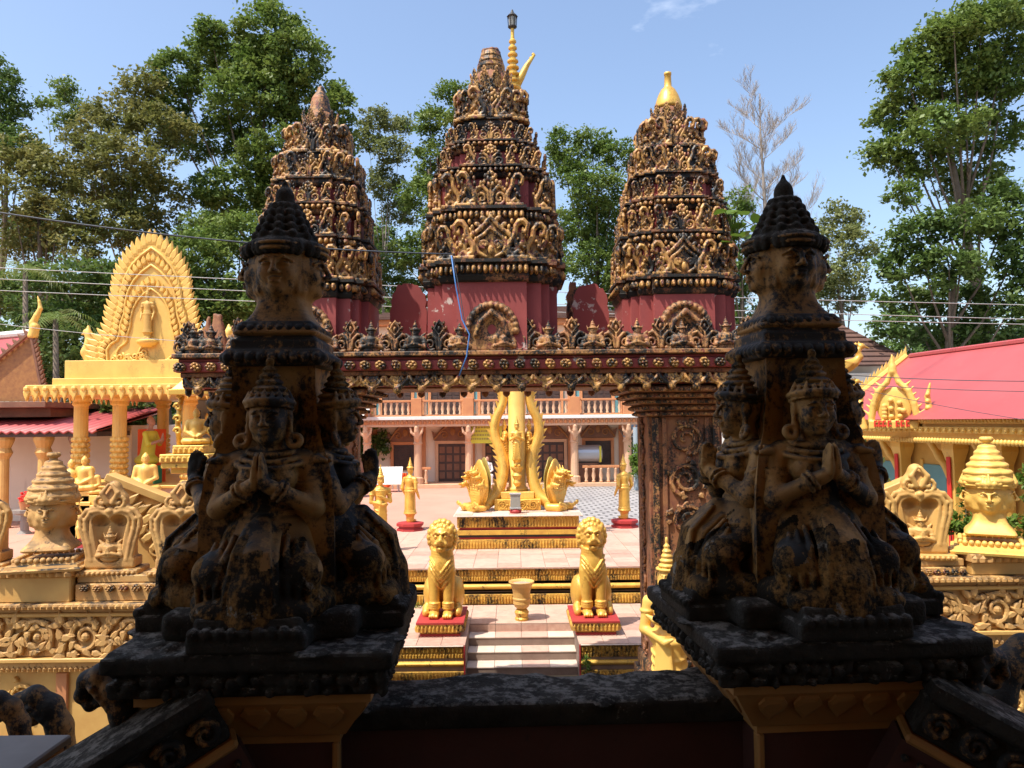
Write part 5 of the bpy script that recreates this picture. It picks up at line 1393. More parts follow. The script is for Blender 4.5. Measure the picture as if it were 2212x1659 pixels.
for q in (-1, 1):
    rz = q * R(52); p_ = (q * 1.08, -.55, .01)
    h = obj('naga_hood', HOOD, mon, p_, (0, 0, rz), (.80, .85, .84)); h['label'] = 'seven-headed naga hood on the %s of the golden column' % ('left' if q < 0 else 'right')
    obj('hood_back', HBK, h, (0, .15, .22), (R(-4), 0, 0), 1.02)
    pts, rad = [], []
    ctrl = [(1.02, -.45, .16), (.78, -.40, .22), (.56, -.30, .42), (.42, -.20, .80), (.38, -.12, 1.20), (.46, -.05, 1.60), (.60, 0, 2.0), (.58, 0, 2.40), (.40, 0, 2.80), (.35, 0, 3.15), (.50, 0, 3.50), (.66, 0, 3.85), (.62, 0, 4.2), (.5, 0, 4.45)]
    n = 60
    for i in range(n):
        u = i / (n - 1) * (len(ctrl) - 1); k = min(int(u), len(ctrl) - 2); f = u - k
        c = [Vector(ctrl[max(0, min(len(ctrl) - 1, k + o))]) for o in (-1, 0, 1, 2)]
        v = 0.5 * ((2 * c[1]) + (-c[0] + c[2]) * f + (2 * c[0] - 5 * c[1] + 4 * c[2] - c[3]) * f * f + (-c[0] + 3 * c[1] - 3 * c[2] + c[3]) * f ** 3)
        pts.append((q * v.x, v.y, v.z)); rad.append(.17 - .11 * (i / n) ** 1.5)
    g = G(); g.tube(pts, rad, 12); nb = g.build('naga_body', 'gold', mon, smooth=True)
    for i in range(6, n - 2, 2):                                # flame crest along the back
        a, b_ = Vector(pts[i]), Vector(pts[i + 1]); tng = (b_ - a).normalized()
        out = Vector((q, -.15, 0)); out = (out - tng * out.dot(tng)).normalized()
        g = G(); base = a + out * rad[i] * .8; w_ = .085
        sd_ = tng.cross(out).normalized() * .03
        tip = base + out * (.10 + .03 * (i % 4 == 0)) + tng * .13
        g.add([base - tng * w_ - sd_, base - tng * w_ + sd_, base + tng * w_ + sd_, base + tng * w_ - sd_, tip], [(0, 1, 2, 3), (0, 3, 4), (3, 2, 4), (2, 1, 4), (1, 0, 4)])
        g.build('crest_flame', 'gold', nb)
g = G(); g.tube([(.62, 0, 4.3), (.75, 0, 4.7), (.5, 0, 5.0)], [.05, .05, .02], 6); 
t = thing('offering_box', 'small glass offering box in front of the naga column', 'box', (NX + AX(1112, 20.3) - AX(1117, 20.3), 20.15, NZ))
g = G(); g.bx(-.13, .13, -.12, .12, .10, .50); g.build('glass_case', 'glass_grey', t)
g = G(); g.bx(-.15, .15, -.14, .14, .48, .515); g.bx(-.15, .15, -.14, .14, .12, .15); g.build('frame_rail', 'steel', t)
g = G(); g.lathe([(.14, 0.002), (.16, .06), (.12, .115)], 12); g.build('foot', 'red_paint', t)
# ------------------------------------------------------------------ two-storey house across the court
BY = 38.5
def bX(zx): return AX(758 + zx * .3037, BY) 
def bZ(zy): return AZ(775.3 + zy * .3037, BY, 1075)
hs = thing('monks_house', 'two-storey cream and terracotta house with balcony across the courtyard', 'building', (0, BY, 0))
XL, XR = bX(105), bX(1985)
ZF, ZB0, ZB1, ZBT = Z_COURT + .18, bZ(445), bZ(405), bZ(295)
g = G(); g.bx(XL, XR, 1.4, 9.0, Z_COURT, bZ(-260)); g.build('wall', 'cream', hs)
g = G(); g.bx(XL - .3, XR + .3, -.5, 2.42, Z_COURT, ZF); g.build('porch_step', 'teracotta_pale', hs)
g = G(); g.bx(XL - 1.6, XR + 1.6, -.85, 1.42, ZB0 + .12, ZB1); g.build('balcony_slab', 'white', hs)
g = G(); g.bx(XL - 1.3, XR + 1.3, -.7, 1.41, ZB0 - .22, ZB0 + .119); bs = g.build('balcony_beam', 'teracotta_pale', hs)
ribs(bs, 'dentil_row', 'terracotta', XL - 1.3, XR + 1.3, -.701, ZB0 - .10, ZB0 + .11, .22, .10)
cols = [120, 478, 840, 1205, 1585, 1960]
for i, c in enumerate(cols):
    x = bX(c)
    g = G(); g.lathe([(.28, ZF), (.28, ZF + .3), (.20, ZF + .36), (.19, ZB0 - 1.1), (.24, ZB0 - 1.05), (.2, ZB0 - .95), (.2, ZB0 - .22)], 12); cl = g.build('column', 'teracotta_pale', hs, (x, -.15, 0))
    S = SDF((-.45, -.75, ZB0 - 1.0), (.45, .1, ZB0 - .15), .035)
    S.path([(0, -.15, ZB0 - .95), (0, -.35, ZB0 - .75), (0, -.5, ZB0 - .45), (0, -.55, ZB0 - .25)], [.1, .13, .12, .10], .05)
    for q in (-1, 1): S.path([(q * .05, -.45, ZB0 - .7), (q * .25, -.5, ZB0 - .5), (q * .3, -.5, ZB0 - .28)], [.06, .06, .05], .03)
    S.ell((0, -.5, ZB0 - .28), (.13, .1, .1), .03)
    obj('bracket_figure', S.mesh('bracket_figure', 'teracotta_pale'), cl)
    g = G(); g.bx(x - .26, x + .26, -.75, -.3, ZB1 + .001, ZBT + .12); g.build('balcony_post', 'terracotta', hs)
    g = G(); g.bx(x - .2, x + .2, 1.2, 1.42, ZB1 + .001, bZ(-200)); g.build('upper_pilaster', 'terracotta', hs)
    g = G(); g.bx(x - .22, x + .22, 1.25, 1.42, ZF + .001, ZB0 - .23); g.build('pilaster', 'terracotta', hs)
BAL = G(); BAL.lathe([(.07, 0), (.07, .08), (.045, .12), (.085, .28), (.05, .48), (.07, .55), (.07, .62)], 8); BAL = BAL.mesh('baluster', 'teracotta_pale', True)
for i in range(5):
    x0, x1 = bX(cols[i]) + .26, bX(cols[i + 1]) - .26
    g = G(); g.bx(x0, x1, -.62, -.42, ZBT - .06, ZBT + .04); g.build('balcony_rail', 'terracotta', hs)
    g = G(); g.bx(x0, x1, -.60, -.44, ZB1 + .002, ZB1 + .07); g.build('balcony_kerb', 'terracotta', hs)
    for k in range(7): obj('baluster', BAL, hs, (x0 + (k + .5) * (x1 - x0) / 7, -.52, ZB1 + .071), scale=(1, 1, (ZBT - .131 - ZB1) / .62))
def opening(x0, x1, z0, z1, kind, ped=True):
    y = 1.36
    nm = 'door' if kind == 'door' else 'window'
    g = G(); g.bx(x0, x1, y - .06, y + .06, z0, z1); o = g.build(nm, 'dark_wood', hs)
    for (a, b_, c, d) in ((x0 - .16, x0, z0, z1), (x1, x1 + .16, z0, z1), (x0 - .16, x1 + .16, z1 + .001, z1 + .16)):
        g = G(); g.bx(a, b_, y - .14, y + .03, c, d); g.build('door_frame' if kind == 'door' else 'window_frame', 'terracotta' if kind != 'door' else 'teracotta_pale', o)
    n = 4
    for k in range(n):
        a = x0 + (x1 - x0) * k / n
        g = G(); w_ = (x1 - x0) / n
        for zz in np.linspace(z0 + .1, z1 - .1, 5 if kind == 'door' else 9)[:-1]:
            hh = (z1 - z0 - .2) / (4 if kind == 'door' else 8)
            g.bx(a + .05, a + w_ - .05, y - .085, y - .06, zz + hh * .12, zz + hh * .88, b=.01)
        g.build('leaf_panel', 'brown_mid' if kind == 'door' else 'dark_wood', o)
    if ped:
        c, hw = (x0 + x1) / 2, (x1 - x0) / 2 + .22; zt = z1 + .17
        poly = [(c - hw, zt), (c - hw - .12, zt + .5), (c - hw + .12, zt + .32), (c - hw * .6, zt + .62), (c - .3, zt + .85), (c, zt + 1.35), (c + .3, zt + .85), (c + hw * .6, zt + .62), (c + hw - .12, zt + .32), (c + hw + .12, zt + .5), (c + hw, zt)]
        g = G(); g.prism(poly, y - .16, y + .02); pd = g.build('pediment', 'brown_mid', o)
        g = G()
        for q in (-1, 1): 
            g.tube([(c + q * p_[0], y - .19, zt + .3 + p_[2]) for p_ in spiral(hw * .45, 0, .22, 1.3, 0, 1, .1, 16)], .035, 5)
            g.tube([(c + q * hw, y - .18, zt + .04), (c + q * hw * .6, y - .18, zt + .5), (c, y - .18, zt + 1.0)], .05, 5)
        g.ball((c, y - .17, zt + .45), (.14, .06, .2), 7, 5); g.build('pediment_carving', 'wood_relief', o)
    return o
opening(bX(275), bX(450), bZ(795), bZ(610), 'window'); opening(bX(603), bX(818), ZF, bZ(605), 'door'); opening(bX(948), bX(1150), ZF, bZ(605), 'door')
opening(bX(1315), bX(1525), ZF, bZ(600), 'door'); opening(bX(1682), bX(1868), bZ(770), bZ(595), 'window')
for i in range(5):                                           # upper shutters
    c = (bX(cols[i]) + bX(cols[i + 1])) / 2
    o = opening(c - .75, c + .75, ZB1 + .1, bZ(30), 'window', False)
    for q in (-1, 1):
        g = G(); w_ = .72
        Mq = Matrix.Translation((c + q * .76, 1.26, 0)) @ Matrix.Rotation(q * R(38 if i % 2 else 12), 4, 'Z')
        g.bx(-q * 0 if q < 0 else -.0, q * w_, -.03, .03, ZB1 + .12, bZ(32), Mq); g.build('shutter', 'teal', o)
# porch balustrade left and right at the ground
for (a, b_) in ((1640, 1900), (500, 570)):
    x0, x1 = bX(a), bX(b_)
    g = G(); g.bx(x0, x1, -.22, -.06, ZF + .72, ZF + .84); g.build('porch_rail', 'terracotta', hs)
    n = int((x1 - x0) / .33) 
    for k in range(n): obj('baluster', BAL, hs, (x0 + (k + .5) * (x1 - x0) / n, -.14, ZF + .002), scale=(1.2, 1.2, 1.15))
# roof with tiers
g = G(); g.bx(XL - .9, XR + .9, .6, 10, bZ(-262), bZ(-262) + .25); g.build('eave', 'terracotta', hs)
g = G(); ze, zr = bZ(-262) + .25, AZ(636, BY)
g.loft([[(XL - 1.2, .3, ze), (XR + 1.2, .3, ze), (XR + 1.2, 11, ze), (XL - 1.2, 11, ze)], [(XL + 2.6, 4.6, zr), (XR - 2.6, 4.6, zr), (XR - 2.6, 6.6, zr), (XL + 2.6, 6.6, zr)]]); rf = g.build('roof', 'roof_brown', hs)
for k in range(8):
    f = (k + .5) / 8; z = ze + (zr - ze) * f; y = .3 + 4.3 * f; xa = XL - 1.2 + 3.8 * f; xb = XR + 1.2 - 3.8 * f
    g = G(); g.bx(xa, xb, y - .06, y + .1, z + .0, z + .09); g.build('tile_course', 'roof_brown', rf)
# things at the house
t = thing('yellow_banner', 'yellow lettered banner hanging on the house front', 'banner', (bX(955), BY - .32, bZ(515)))
g = G(); g.bx(-.85, .85, -.015, .015, -.58, .58, b=.004); g.build('cloth', 'yellow_sign', t)
rr = random.Random(4)
for k in range(5):
    g = G(); x = -.7
    while x < .68:
        w_ = rr.uniform(.05, .12); g.bx(x, x + w_, -.019, -.016, .36 - k * .19, .44 - k * .19, b=0); x += w_ + .035
    g.build('lettering', 'olive_gold', t)
t = thing('white_notice_board', 'white notice board on legs beside the house porch', 'board', (bX(305), BY - 2.2, Z_COURT))
g = G(); Mq = Matrix.Translation((0, 0, .75)) @ Matrix.Rotation(R(-35), 4, 'X'); g.bx(-.72, .72, -.03, .03, -.48, .48, Mq); g.build('board', 'white', t)
for q in (-1, 1):
    g = G(); g.tube([(q * .55, .1, 0), (q * .55, .1, .8)], .035, 6); g.build('leg', 'steel', t)
def cloth(x, z, w_, h, label):
    t = thing('orange_robe', label, 'cloth', (x, BY - .9, z), 0, 'orange robes drying at the porch')
    V, F, n = [], [], 14
    for i in range(n):
        for j in range(6):
            u, v = i / (n - 1), j / 5
            V.append(((u - .5) * w_, .06 * math.sin(u * 19 + v * 2), -h * v * (1 - .35 * math.sin(u * math.pi) * .0 - .25 * math.sin(u * 7))))
    for i in range(n - 1):
        for j in range(5): F.append((i * 6 + j, i * 6 + j + 1, i * 6 + j + 7, i * 6 + j + 6))
    o = obj('cloth', mesh_np('cloth', V, F, 'orange_cloth'), t)
    md = o.modifiers.new('thick', 'SOLIDIFY'); md.thickness = .02
    g = G(); g.tube([(-w_ / 2 - .1, 0, .02), (w_ / 2 + .1, 0, .02)], .02, 6)
    for q in (-1, 1): g.tube([(q * (w_ / 2 + .1), 0, .02), (q * (w_ / 2 + .1), 0, Z_COURT - z)], .025, 6)
    g.build('drying_rail', 'steel', t)
cloth(bX(220), bZ(818), 1.15, .55, 'wide orange robe hung to dry left of the golden figures')
cloth(bX(388), bZ(797), .36, .35, 'small orange robe hung behind the turned golden figure')
t = thing('water_tank', 'grey water tank lying on a stand in the porch right side', 'tank', (bX(1690), BY + .5, ZF))
g = G(); Mq = Matrix.Translation((0, 0, bZ(685) - ZF)) @ Matrix.Rotation(R(90), 4, 'Y'); g.lathe([(.30, -.72), (.44, -.66), (.45, .6), (.42, .66), (.2, .72)], 18, Mq); g.build('tank', 'steel', t, smooth=False)
g = G(); g.bx(-.5, .5, -.25, .25, 0, bZ(685) - ZF - .44); g.build('stand', 'brown_mid', t)
g = G(); g.bx(.52, .62, -.46, .46, bZ(685) - ZF - .4, bZ(685) - ZF + .4); g.build('strap', 'yellow_sign', t)
# person in white behind the left naga
p = at(1052, 1030, BY - 1.0)
S = SDF((-.4, -.4, -.02), (.4, .4, 1.45), .022)
S.cap((0, .05, .45), (0, -.05, .95), .17, .17, .06); S.cap((-.15, -.04, 1.0), (.15, -.04, 1.0), .08, .08, .05)
for q in (-1, 1):
    S.cap((q * .19, -.04, 1.0), (q * .22, -.18, .72), .065, .05, .03); S.cap((q * .22, -.18, .72), (q * .08, -.34, .66), .05, .04, .02)
    S.cap((q * .1, 0, .46), (q * .13, -.34, .46), .09, .08, .04); S.cap((q * .13, -.34, .46), (q * .13, -.32, .08), .07, .05, .03); S.ell((q * .13, -.37, .04), (.05, .11, .04), .02)
S.cap((0, -.04, 1.02), (0, -.06, 1.15), .055, .05, .03)
per = thing('person', 'bald person in white sitting in the porch behind the left naga', 'person', (p.x, p.y, ZF), R(20))
obj('body', S.mesh('body', 'white'), per)
S = SDF((-.2, -.25, 1.08), (.2, .2, 1.45), .012); S.frame((0, -.07, 1.25), .22); face(S, False); obj('head', S.mesh('head', 'skin'), per)
t = thing('porch_stool', 'low stool under the person in white', 'stool', (p.x, p.y, ZF), R(20)); g = G(); g.bx(-.2, .2, -.15, .2, .33, .37); g.build('seat', 'brown_mid', t)
for a in (-1, 1):
    for b_ in (-1, 1): g = G(); g.bx(a * .16 - .02, a * .16 + .02, .02 + b_ * .13 - .02, .02 + b_ * .13 + .02, 0, .329); g.build('leg', 'brown_mid', t)
# dish, pipe, shed, lantern at the sides of the house
p = at(788, 886, BY - 1)
t = thing('satellite_dish', 'white satellite dish on the corner of the balcony', 'dish', tuple(p), R(-30))
g = G(); g.lathe([(.02, 0), (.25, .04), (.42, .13), (.5, .2), (.49, .21), (.4, .15), (.02, .02)], 20, Matrix.Rotation(R(60), 4, 'X')); g.build('reflector', 'white', t, smooth=True)
g = G(); g.tube([(0, .05, 0), (0, .3, -.1), (0, .3, -.45)], .03, 6); g.build('mast', 'steel', t)
t = thing('drain_pipe_post', 'pale grey pipe post right of the house', 'post', (AX(1373, 36), 36, Z_COURT)); g = G(); g.lathe([(.14, 0), (.14, 1.4), (.15, 1.42), (.15, 1.5), (.14, 1.52), (.14, 2.9)], 12); g.build('pipe', 'grey_blue', t)
t = thing('lean_to_shed', 'small dark lean-to with pale roof right of the house', 'shed', (AX(1405, 39), 39, Z_COURT))
g = G(); g.bx(-1.2, 1.6, .5, 3, 0, 2.6); g.build('wall', 'interior', t)
g = G(); g.loft([[(-1.5, -.8, 2.4), (1.9, -.8, 2.4), (1.9, 3, 3.2), (-1.5, 3, 3.2)], [(-1.5, -.8, 2.46), (1.9, -.8, 2.46), (1.9, 3, 3.26), (-1.5, 3, 3.26)]]); g.build('roof', 'steel', t)
for q in (-1.3, 1.7): g = G(); g.tube([(q, -.6, 0), (q, -.6, 2.4)], .06, 6); g.build('post', 'grey_blue', t)
p = at(1411, 970, 37.6)
t = thing('red_lantern', 'round red paper lantern under the lean-to', 'lantern', tuple(p)); g = G(); g.ball((0, 0, 0), (.22, .22, .19), 12, 8); g.build('paper_globe', 'red_bright', t, smooth=True)
g = G(); g.tube([(0, 0, .18), (0, 0, .5)], .012, 5); g.lathe([(.07, -.24), (.07, -.18)], 8); g.build('cord', 'gold_paint', t)
t = thing('brown_water_jar', 'tall brown glazed jar left of the house', 'jar', (AX(762, 34), 34, Z_COURT)); g = G(); g.lathe([(.3, 0), (.5, .5), (.58, 1.0), (.5, 1.45), (.36, 1.6), (.40, 1.68), (.36, 1.69), (.3, 1.5)], 20); g.build('jar_body', 'brown_mid', t, smooth=True)
# ------------------------------------------------------------------ golden pavilion on the left
PY = 22.0
def pX(zx): return AX(zx * .4155, PY, 900)
def pZ(zy): return AZ(500 * .8614 + zy * .4155, PY, 300)
pv = thing('golden_pavilion', 'golden pavilion with flame-edged pediment and standing relief figure at left', 'pavilion', (0, PY, 0))
pc = pX(770)
g = G(); g.bx(pX(215), pX(1215), .2, 6.2, Z_COURT, pZ(1505)); g.build('plinth', 'tile_white', pv)
g = G(); g.bx(pX(205), pX(1225), .1, 6.3, pZ(1505) + .001, pZ(1490)); g.build('plinth_edge', 'gold_paint', pv)
g = G(); g.bx(pX(190), pX(1330), -.55, 6.5, pZ(1018), pZ(965)); ev = g.build('eave', 'gold_paint', pv)
g = G()
for i in range(24):
    x = pX(200) + i * (pX(1330) - pX(200)) / 23.4; leaf_prism(g, x, pZ(985), .17, .34, math.pi, -.60, -.551)
    g.ball((x, -.58, pZ(985)), (.08, .06, .08), 7, 5)
for i in range(22): 
    leaf_prism(g, 0, pZ(985), .17, .34, math.pi, -.05, 0, M=Matrix.Translation((pX(190), -.4 + i * .3, 0)) @ Matrix.Rotation(-math.pi / 2, 4, 'Z'))
g.build('eave_fringe', 'gold_paint', ev)
g = G(); g.bx(pX(300), pX(1240), -.30, 6.3, pZ(964), pZ(930)); g.build('roof_step', 'gold_paint', pv)
g = G(); g.bx(pX(342), pX(1198), -.1, 6.1, pZ(929), pZ(836)); g.build('roof_step', 'gold_paint', pv)
def column(x, y):
    z0, z1 = pZ(1490), pZ(1018)
    g = G(); h = z1 - z0; pr = [(.26, z0), (.26, z0 + .1), (.22, z0 + .14)]
    for i in range(8): zz = z0 + .16 + i * h * .06; pr += [(.19, zz), (.235, zz + h * .025), (.225, zz + h * .045), (.19, zz + h * .058)]
    pr += [(.195, z0 + h * .55), (.19, z1 - .3), (.24, z1 - .24), (.22, z1 - .16), (.28, z1 - .08), (.28, z1)]
    g.lathe(pr, 16); c = g.build('column', 'gold_paint', pv, (x, y, 0), smooth=False)
    for i in range(7):
        for k in range(10):
            if (i * 10 + k) % 1: continue
    g = G()
    for i in range(8):
        for k in range(9):
            a = k * .698 + (i % 2) * .35; zz = z0 + .16 + i * h * .06
            g.ball((.205 * math.cos(a), .205 * math.sin(a), zz + h * .03), (.06, .06, h * .028), 6, 4)
    stuff(g.build('leaf_ring', 'gold_paint', c, smooth=True))
for x in (pX(386), pX(590), pX(958), pX(1160)): column(x, .35)
for x in (pX(386), pX(1160)): column(x, 5.6)
# pediment: panel + layered flame border
def ped_outline(k=1.0, lo=0.0):
    L = [(-1.36, 0), (-1.40, .35), (-1.42, .62), (-1.30, .78), (-1.08, .90), (-1.0, 1.22), (-.98, 1.50), (-.86, 1.85), (-.84, 2.20), (-.74, 2.58), (-.56, 2.92), (-.30, 3.20), (0, 3.42)]
    L = [(x * k, lo + (z - lo) * (k if z > .9 else (k * .6 + .4))) for x, z in L]
    return L + [(-x, z) for x, z in L[-2::-1]]
PW = (pX(1030) - pX(470)) / 2 / 1.40; PZ0 = pZ(885); PHs = (pZ(190) - PZ0) / 3.46
def ped_pts(k): return [(x * PW, z * PHs) for x, z in ped_outline(k)]
px0 = (pX(470) + pX(1070)) / 2 + .0
g = G(); g.prism(ped_pts(1.0), -.05, .30); pe = g.build('pediment', 'gold_paint', pv, (px0, .15, PZ0 - .02))
def strip(pts, y, r_, m, name, parent):
    g = G(); g.tube([(x, y, z) for x, z in pts], r_, 7); return g.build(name, m, parent, smooth=True)
for k, r_ in ((.93, .045), (.80, .04), (.62, .035)): strip(ped_pts(k), -.07, r_, 'gold_paint', 'border_moulding', pe)
def flames(k, w_, h, n, y, name, skip=0.0):
    P = ped_pts(k); Ls = [0]
    for i in range(len(P) - 1): Ls.append(Ls[-1] + math.dist(P[i], P[i + 1]))
    FL = G(); leaf_prism(FL, 0, 0, w_, h, 0, -.05, .03, tip=.16); me = FL.mesh('flame_leaf', 'gold_paint')
    FR = G(); leaf_prism(FR, 0, 0, w_, h, 0, -.05, .03, tip=-.16); mr = FR.mesh('flame_leaf', 'gold_paint')
    for i in range(n):
        s_ = Ls[-1] * (i + .5) / n; j = max(q for q in range(len(Ls) - 1) if Ls[q] <= s_); f = (s_ - Ls[j]) / (Ls[j + 1] - Ls[j])
        x = P[j][0] + (P[j + 1][0] - P[j][0]) * f; z = P[j][1] + (P[j + 1][1] - P[j][1]) * f
        if z < skip: continue
        side = -1 if x < 0 else 1
        tt = (x / 1.2); a = -tt * .95
        o = obj(name, me if side < 0 else mr, pe, (x, y, z), (0, -a, 0))
flames(.97, .20, .46, 50, -.03, 'flame_leaf', .02); flames(.84, .15, .26, 46, -.075, 'flame_leaf', .1); flames(.66, .13, .24, 34, -.09, 'flame_leaf', .9)
obj('relief_buddha', standing_figure('relief_buddha', 'gold_shade', .02, 'side', 'plain'), pe, (-.05, -.16, .88), scale=(.72, .55, .82))
g = G(); g.lathe([(.12, 0), (.26, .10), (.30, .18), (.2, .22)], 14); g.build('lotus_foot', 'gold_paint', pe, (-.05, -.16, .66), smooth=True)
rr = random.Random(6)
for i in range(26):
    g = G(); sx = rr.choice((-1, 1)); g.tube([(p_[0] * sx, -.07, p_[2]) for p_ in spiral(0, 0, rr.uniform(.09, .16), 1.3, rr.uniform(0, 6), 1, .15, 12)], .03, 5)
    u = rr.uniform(-1.05, 1.05); g.build('wave_scroll', 'gold_paint', pe, (u, 0, .12 + rr.uniform(0, .5) * (1 - .4 * abs(u))), smooth=True)
S = SDF((-.3, -.3, -.02), (.35, .3, 1.25), .025)                # guardian bird on the roof corner
S.path([(.1, 0, .05), (-.05, 0, .3), (.05, 0, .6), (0, 0, .85), (-.02, 0, 1.1)], [.2, .17, .15, .11, .04], .05); S.ell((-.05, 0, .92), (.13, .1, .12), .03); S.cap((-.12, 0, .9), (-.22, 0, .86), .04, .02, .02)
S.cap((.1, 0, .5), (.2, 0, .2), .08, .06, .03)
obj('roof_guardian', S.mesh('roof_guardian', 'gold_paint'), pv, (pX(405), .5, pZ(836)), scale=.95); obj('roof_guardian', S.mesh('roof_guardian', 'gold_paint'), pv, (pX(1150), .5, pZ(836)), (0, 0, math.pi), .95)
# painted back wall inside the pavilion
g = G(); g.bx(pX(640), pX(1190), 5.0, 5.2, pZ(1490), pZ(1018)); mw = g.build('painted_wall', 'mural_sky', pv)
def blot(cx, cz, w_, h, m, y, seed):
    r2 = random.Random(seed); n = 26; P = []
    for i in range(n):
        a = 2 * math.pi * i / n; k = r2.uniform(.75, 1.1); P.append((cx + w_ * k * math.cos(a), cz + h * k * math.sin(a)))
    g = G(); g.prism(P, y - .004, y); g.build('painted_patch', m, mw)
y5 = 4.995; c0 = pX(860)
blot(pX(790), pZ(1220), .30, .42, 'mural_green', y5, 1); blot(pX(800), pZ(1060), .30, .25, 'mural_green', y5 - .006, 2); blot(pX(880), pZ(1290), .6, .3, 'mural_blue', y5 - .002, 3); blot(pX(860), pZ(1390), .7, .28, 'mural_blue', y5 - .008, 4); blot(pX(850), pZ(1330), .5, .12, 'mural_cloud', y5 - .010, 5); blot(pX(760), pZ(1330), .25, .5, 'mural_green', y5 - .012, 8)
g = G(); g.bx(pX(632), pX(700), 4.6, 4.7, pZ(1250), pZ(1085)); g.build('hanging_board', 'dark_wood', pv)
g = G(); g.bx(pX(880), pX(925), 4.4, 4.6, pZ(1400), pZ(1045)); g.build('brown_curtain', 'brown_mid', pv)
# altar figures
def seated_buddha(name, m, vox=.03):
    S = SDF((-.75, -.6, -.02), (.75, .5, 1.75), vox)
    S.ell((0, 0, .16), (.6, .42, .16), .06)
    for q in (-1, 1): S.cap((q * .45, -.1, .16), (-q * .15, -.32, .16), .15, .10, .06); S.cap((q * .33, 0, .98), (q * .42, -.06, .58), .115, .09, .05); S.cap((q * .42, -.06, .58), (q * .06, -.34, .36), .085, .06, .04)
    S.cap((0, .02, .25), (0, 0, .85), .26, .28, .1); S.cap((-.24, 0, .98), (.24, 0, .98), .13, .13, .08); S.cap((0, 0, 1.0), (0, -.02, 1.2), .1, .09, .05)
    S.frame((0, -.02, 1.36), .36); face(S, vox < .022); S.ell((0, .06, .5), (.16, .16, .14), .05)
    return S.mesh(name, m)
BUD = seated_buddha('buddha', 'gold_paint')
o = obj('seated_buddha', BUD, None, (pX(905), PY + 3.6, pZ(1330)), (0, 0, R(8)), 1.15); tag(o, 'large seated golden buddha inside the golden pavilion', 'statue')
t = thing('altar_base', 'draped altar base under the large buddha in the pavilion', 'altar', (pX(905), PY + 3.6, pZ(1490))); g = G(); g.bx(-.9, .9, -.7, .7, 0, pZ(1330) - pZ(1490)); g.build('base', 'mural_blue', t)
K = seated_buddha('kneeling_figure', 'olive_gold')
t = thing('green_painted_box', 'bright green lettered box in the pavilion front', 'box', (pX(697), PY + .9, pZ(1490)))
g = G(); g.bx(-.30, .30, -.25, .25, 0, .52); g.build('box_body', 'green_paint', t)
g = G(); rr = random.Random(3); x = -.22
while x < .2: w_ = rr.uniform(.03, .08); g.bx(x, x + w_, -.254, -.251, .26, .34, b=0); x += w_ + .03
g.build('lettering', 'gold_paint', t)
S = SDF((-.45, -.5, -.02), (.45, .45, 1.5), .024)
S.ell((0, .1, .16), (.30, .34, .16), .06); S.cap((0, .1, .2), (0, 0, .85), .19, .18, .08); S.cap((-.18, 0, .9), (.18, 0, .9), .09, .09, .06); S.cap((0, 0, .95), (0, -.02, 1.1), .07, .06, .04)
for q in (-1, 1): S.cap((q * .22, 0, .9), (q * .26, -.12, .6), .075, .06, .03); S.cap((q * .26, -.12, .6), (q * .03, -.38, .72), .055, .04, .02); S.cap((q * .03, -.38, .72), (q * .01, -.40, .92), .035, .015, .01)
S.frame((0, -.03, 1.24), .27); face(S, False); S.ell((0, .1, .45), (.2, .2, .2), .05)
o = obj('kneeling_figure', S.mesh('kneeling_figure', 'yellow_sign'), None, (pX(705), PY + .9, pZ(1490) + .521), (0, 0, R(80)), 1.05)
o.data.materials.append(MATS['skin']); tag(o, 'painted kneeling figure with raised palms on the green box', 'statue')
# clothing colours by height
for pl_ in o.data.polygons:
    z = pl_.center.z; pl_.material_index = 1 if z > .98 or pl_.center.y < -.2 and z > .55 else 0
t = thing('red_drape_screen', 'orange red cloth screen behind the kneeling figure', 'cloth', (pX(655), PY + 1.6, pZ(1490))); g = G(); g.bx(-.42, .42, -.04, .04, 0, 1.6); g.build('cloth', 'orange_cloth', t)
# small gilded figures in front of the pavilion
for i, (zx, zy, sc, lab) in enumerate(((480, 1480, .62, 'small seated gilded figure between the pavilion columns'), (520, 1500, .5, 'small gilded figure right beside the second pavilion column'), (790, 1490, .7, 'small gilded seated figure below the green box'), (412, 1490, .6, 'small gilded figure by the first pavilion column'))):
    o = obj('small_gilded_figure', BUD, None, (pX(zx), PY - .35, pZ(zy) - .15), (0, 0, R(-10 + 12 * i)), sc); tag(o, lab, 'statue', 'small gilded figures before the pavilion')
    t = thing('figure_stand', 'stepped stand under the ' + lab, 'stand', (pX(zx), PY - .35, Z_COURT), 0, 'stands of the small gilded figures'); zt = pZ(zy) - .152 - Z_COURT
    g = G(); g.bx(-.3, .3, -.25, .25, 0, zt * .8); g.bx(-.25, .25, -.2, .2, zt * .8, zt); g.build('stand_block', 'gold_paint', t)
def deer(px, d, rz, label, sc=1.0):
    S = SDF((-.75, -.3, -.02), (.85, .3, 1.45), .028)
    S.ell((0, 0, .72), (.48, .2, .22), .05); S.cap((.38, 0, .8), (.56, 0, 1.12), .13, .09, .05); S.ell((.64, 0, 1.2), (.16, .085, .09), .03); S.cap((.72, 0, 1.18), (.8, 0, 1.14), .055, .04, .02)
    for x in (-.32, .32):
        for q in (-1, 1): S.path([(x, q * .12, .65), (x - .04, q * .12, .34), (x, q * .12, .03)], [.10, .055, .045], .02)
    for q in (-1, 1): S.path([(.58, q * .05, 1.26), (.54, q * .16, 1.38)], [.03, .02], .01)
    S.cap((-.46, 0, .8), (-.56, 0, .62), .05, .02, .02)
    o = obj('gilded_deer', S.mesh('gilded_deer', 'gold_paint'), None, (AX(px, d), d, Z_COURT), (0, 0, rz), sc); tag(o, label, 'statue', 'gilded deer statues')
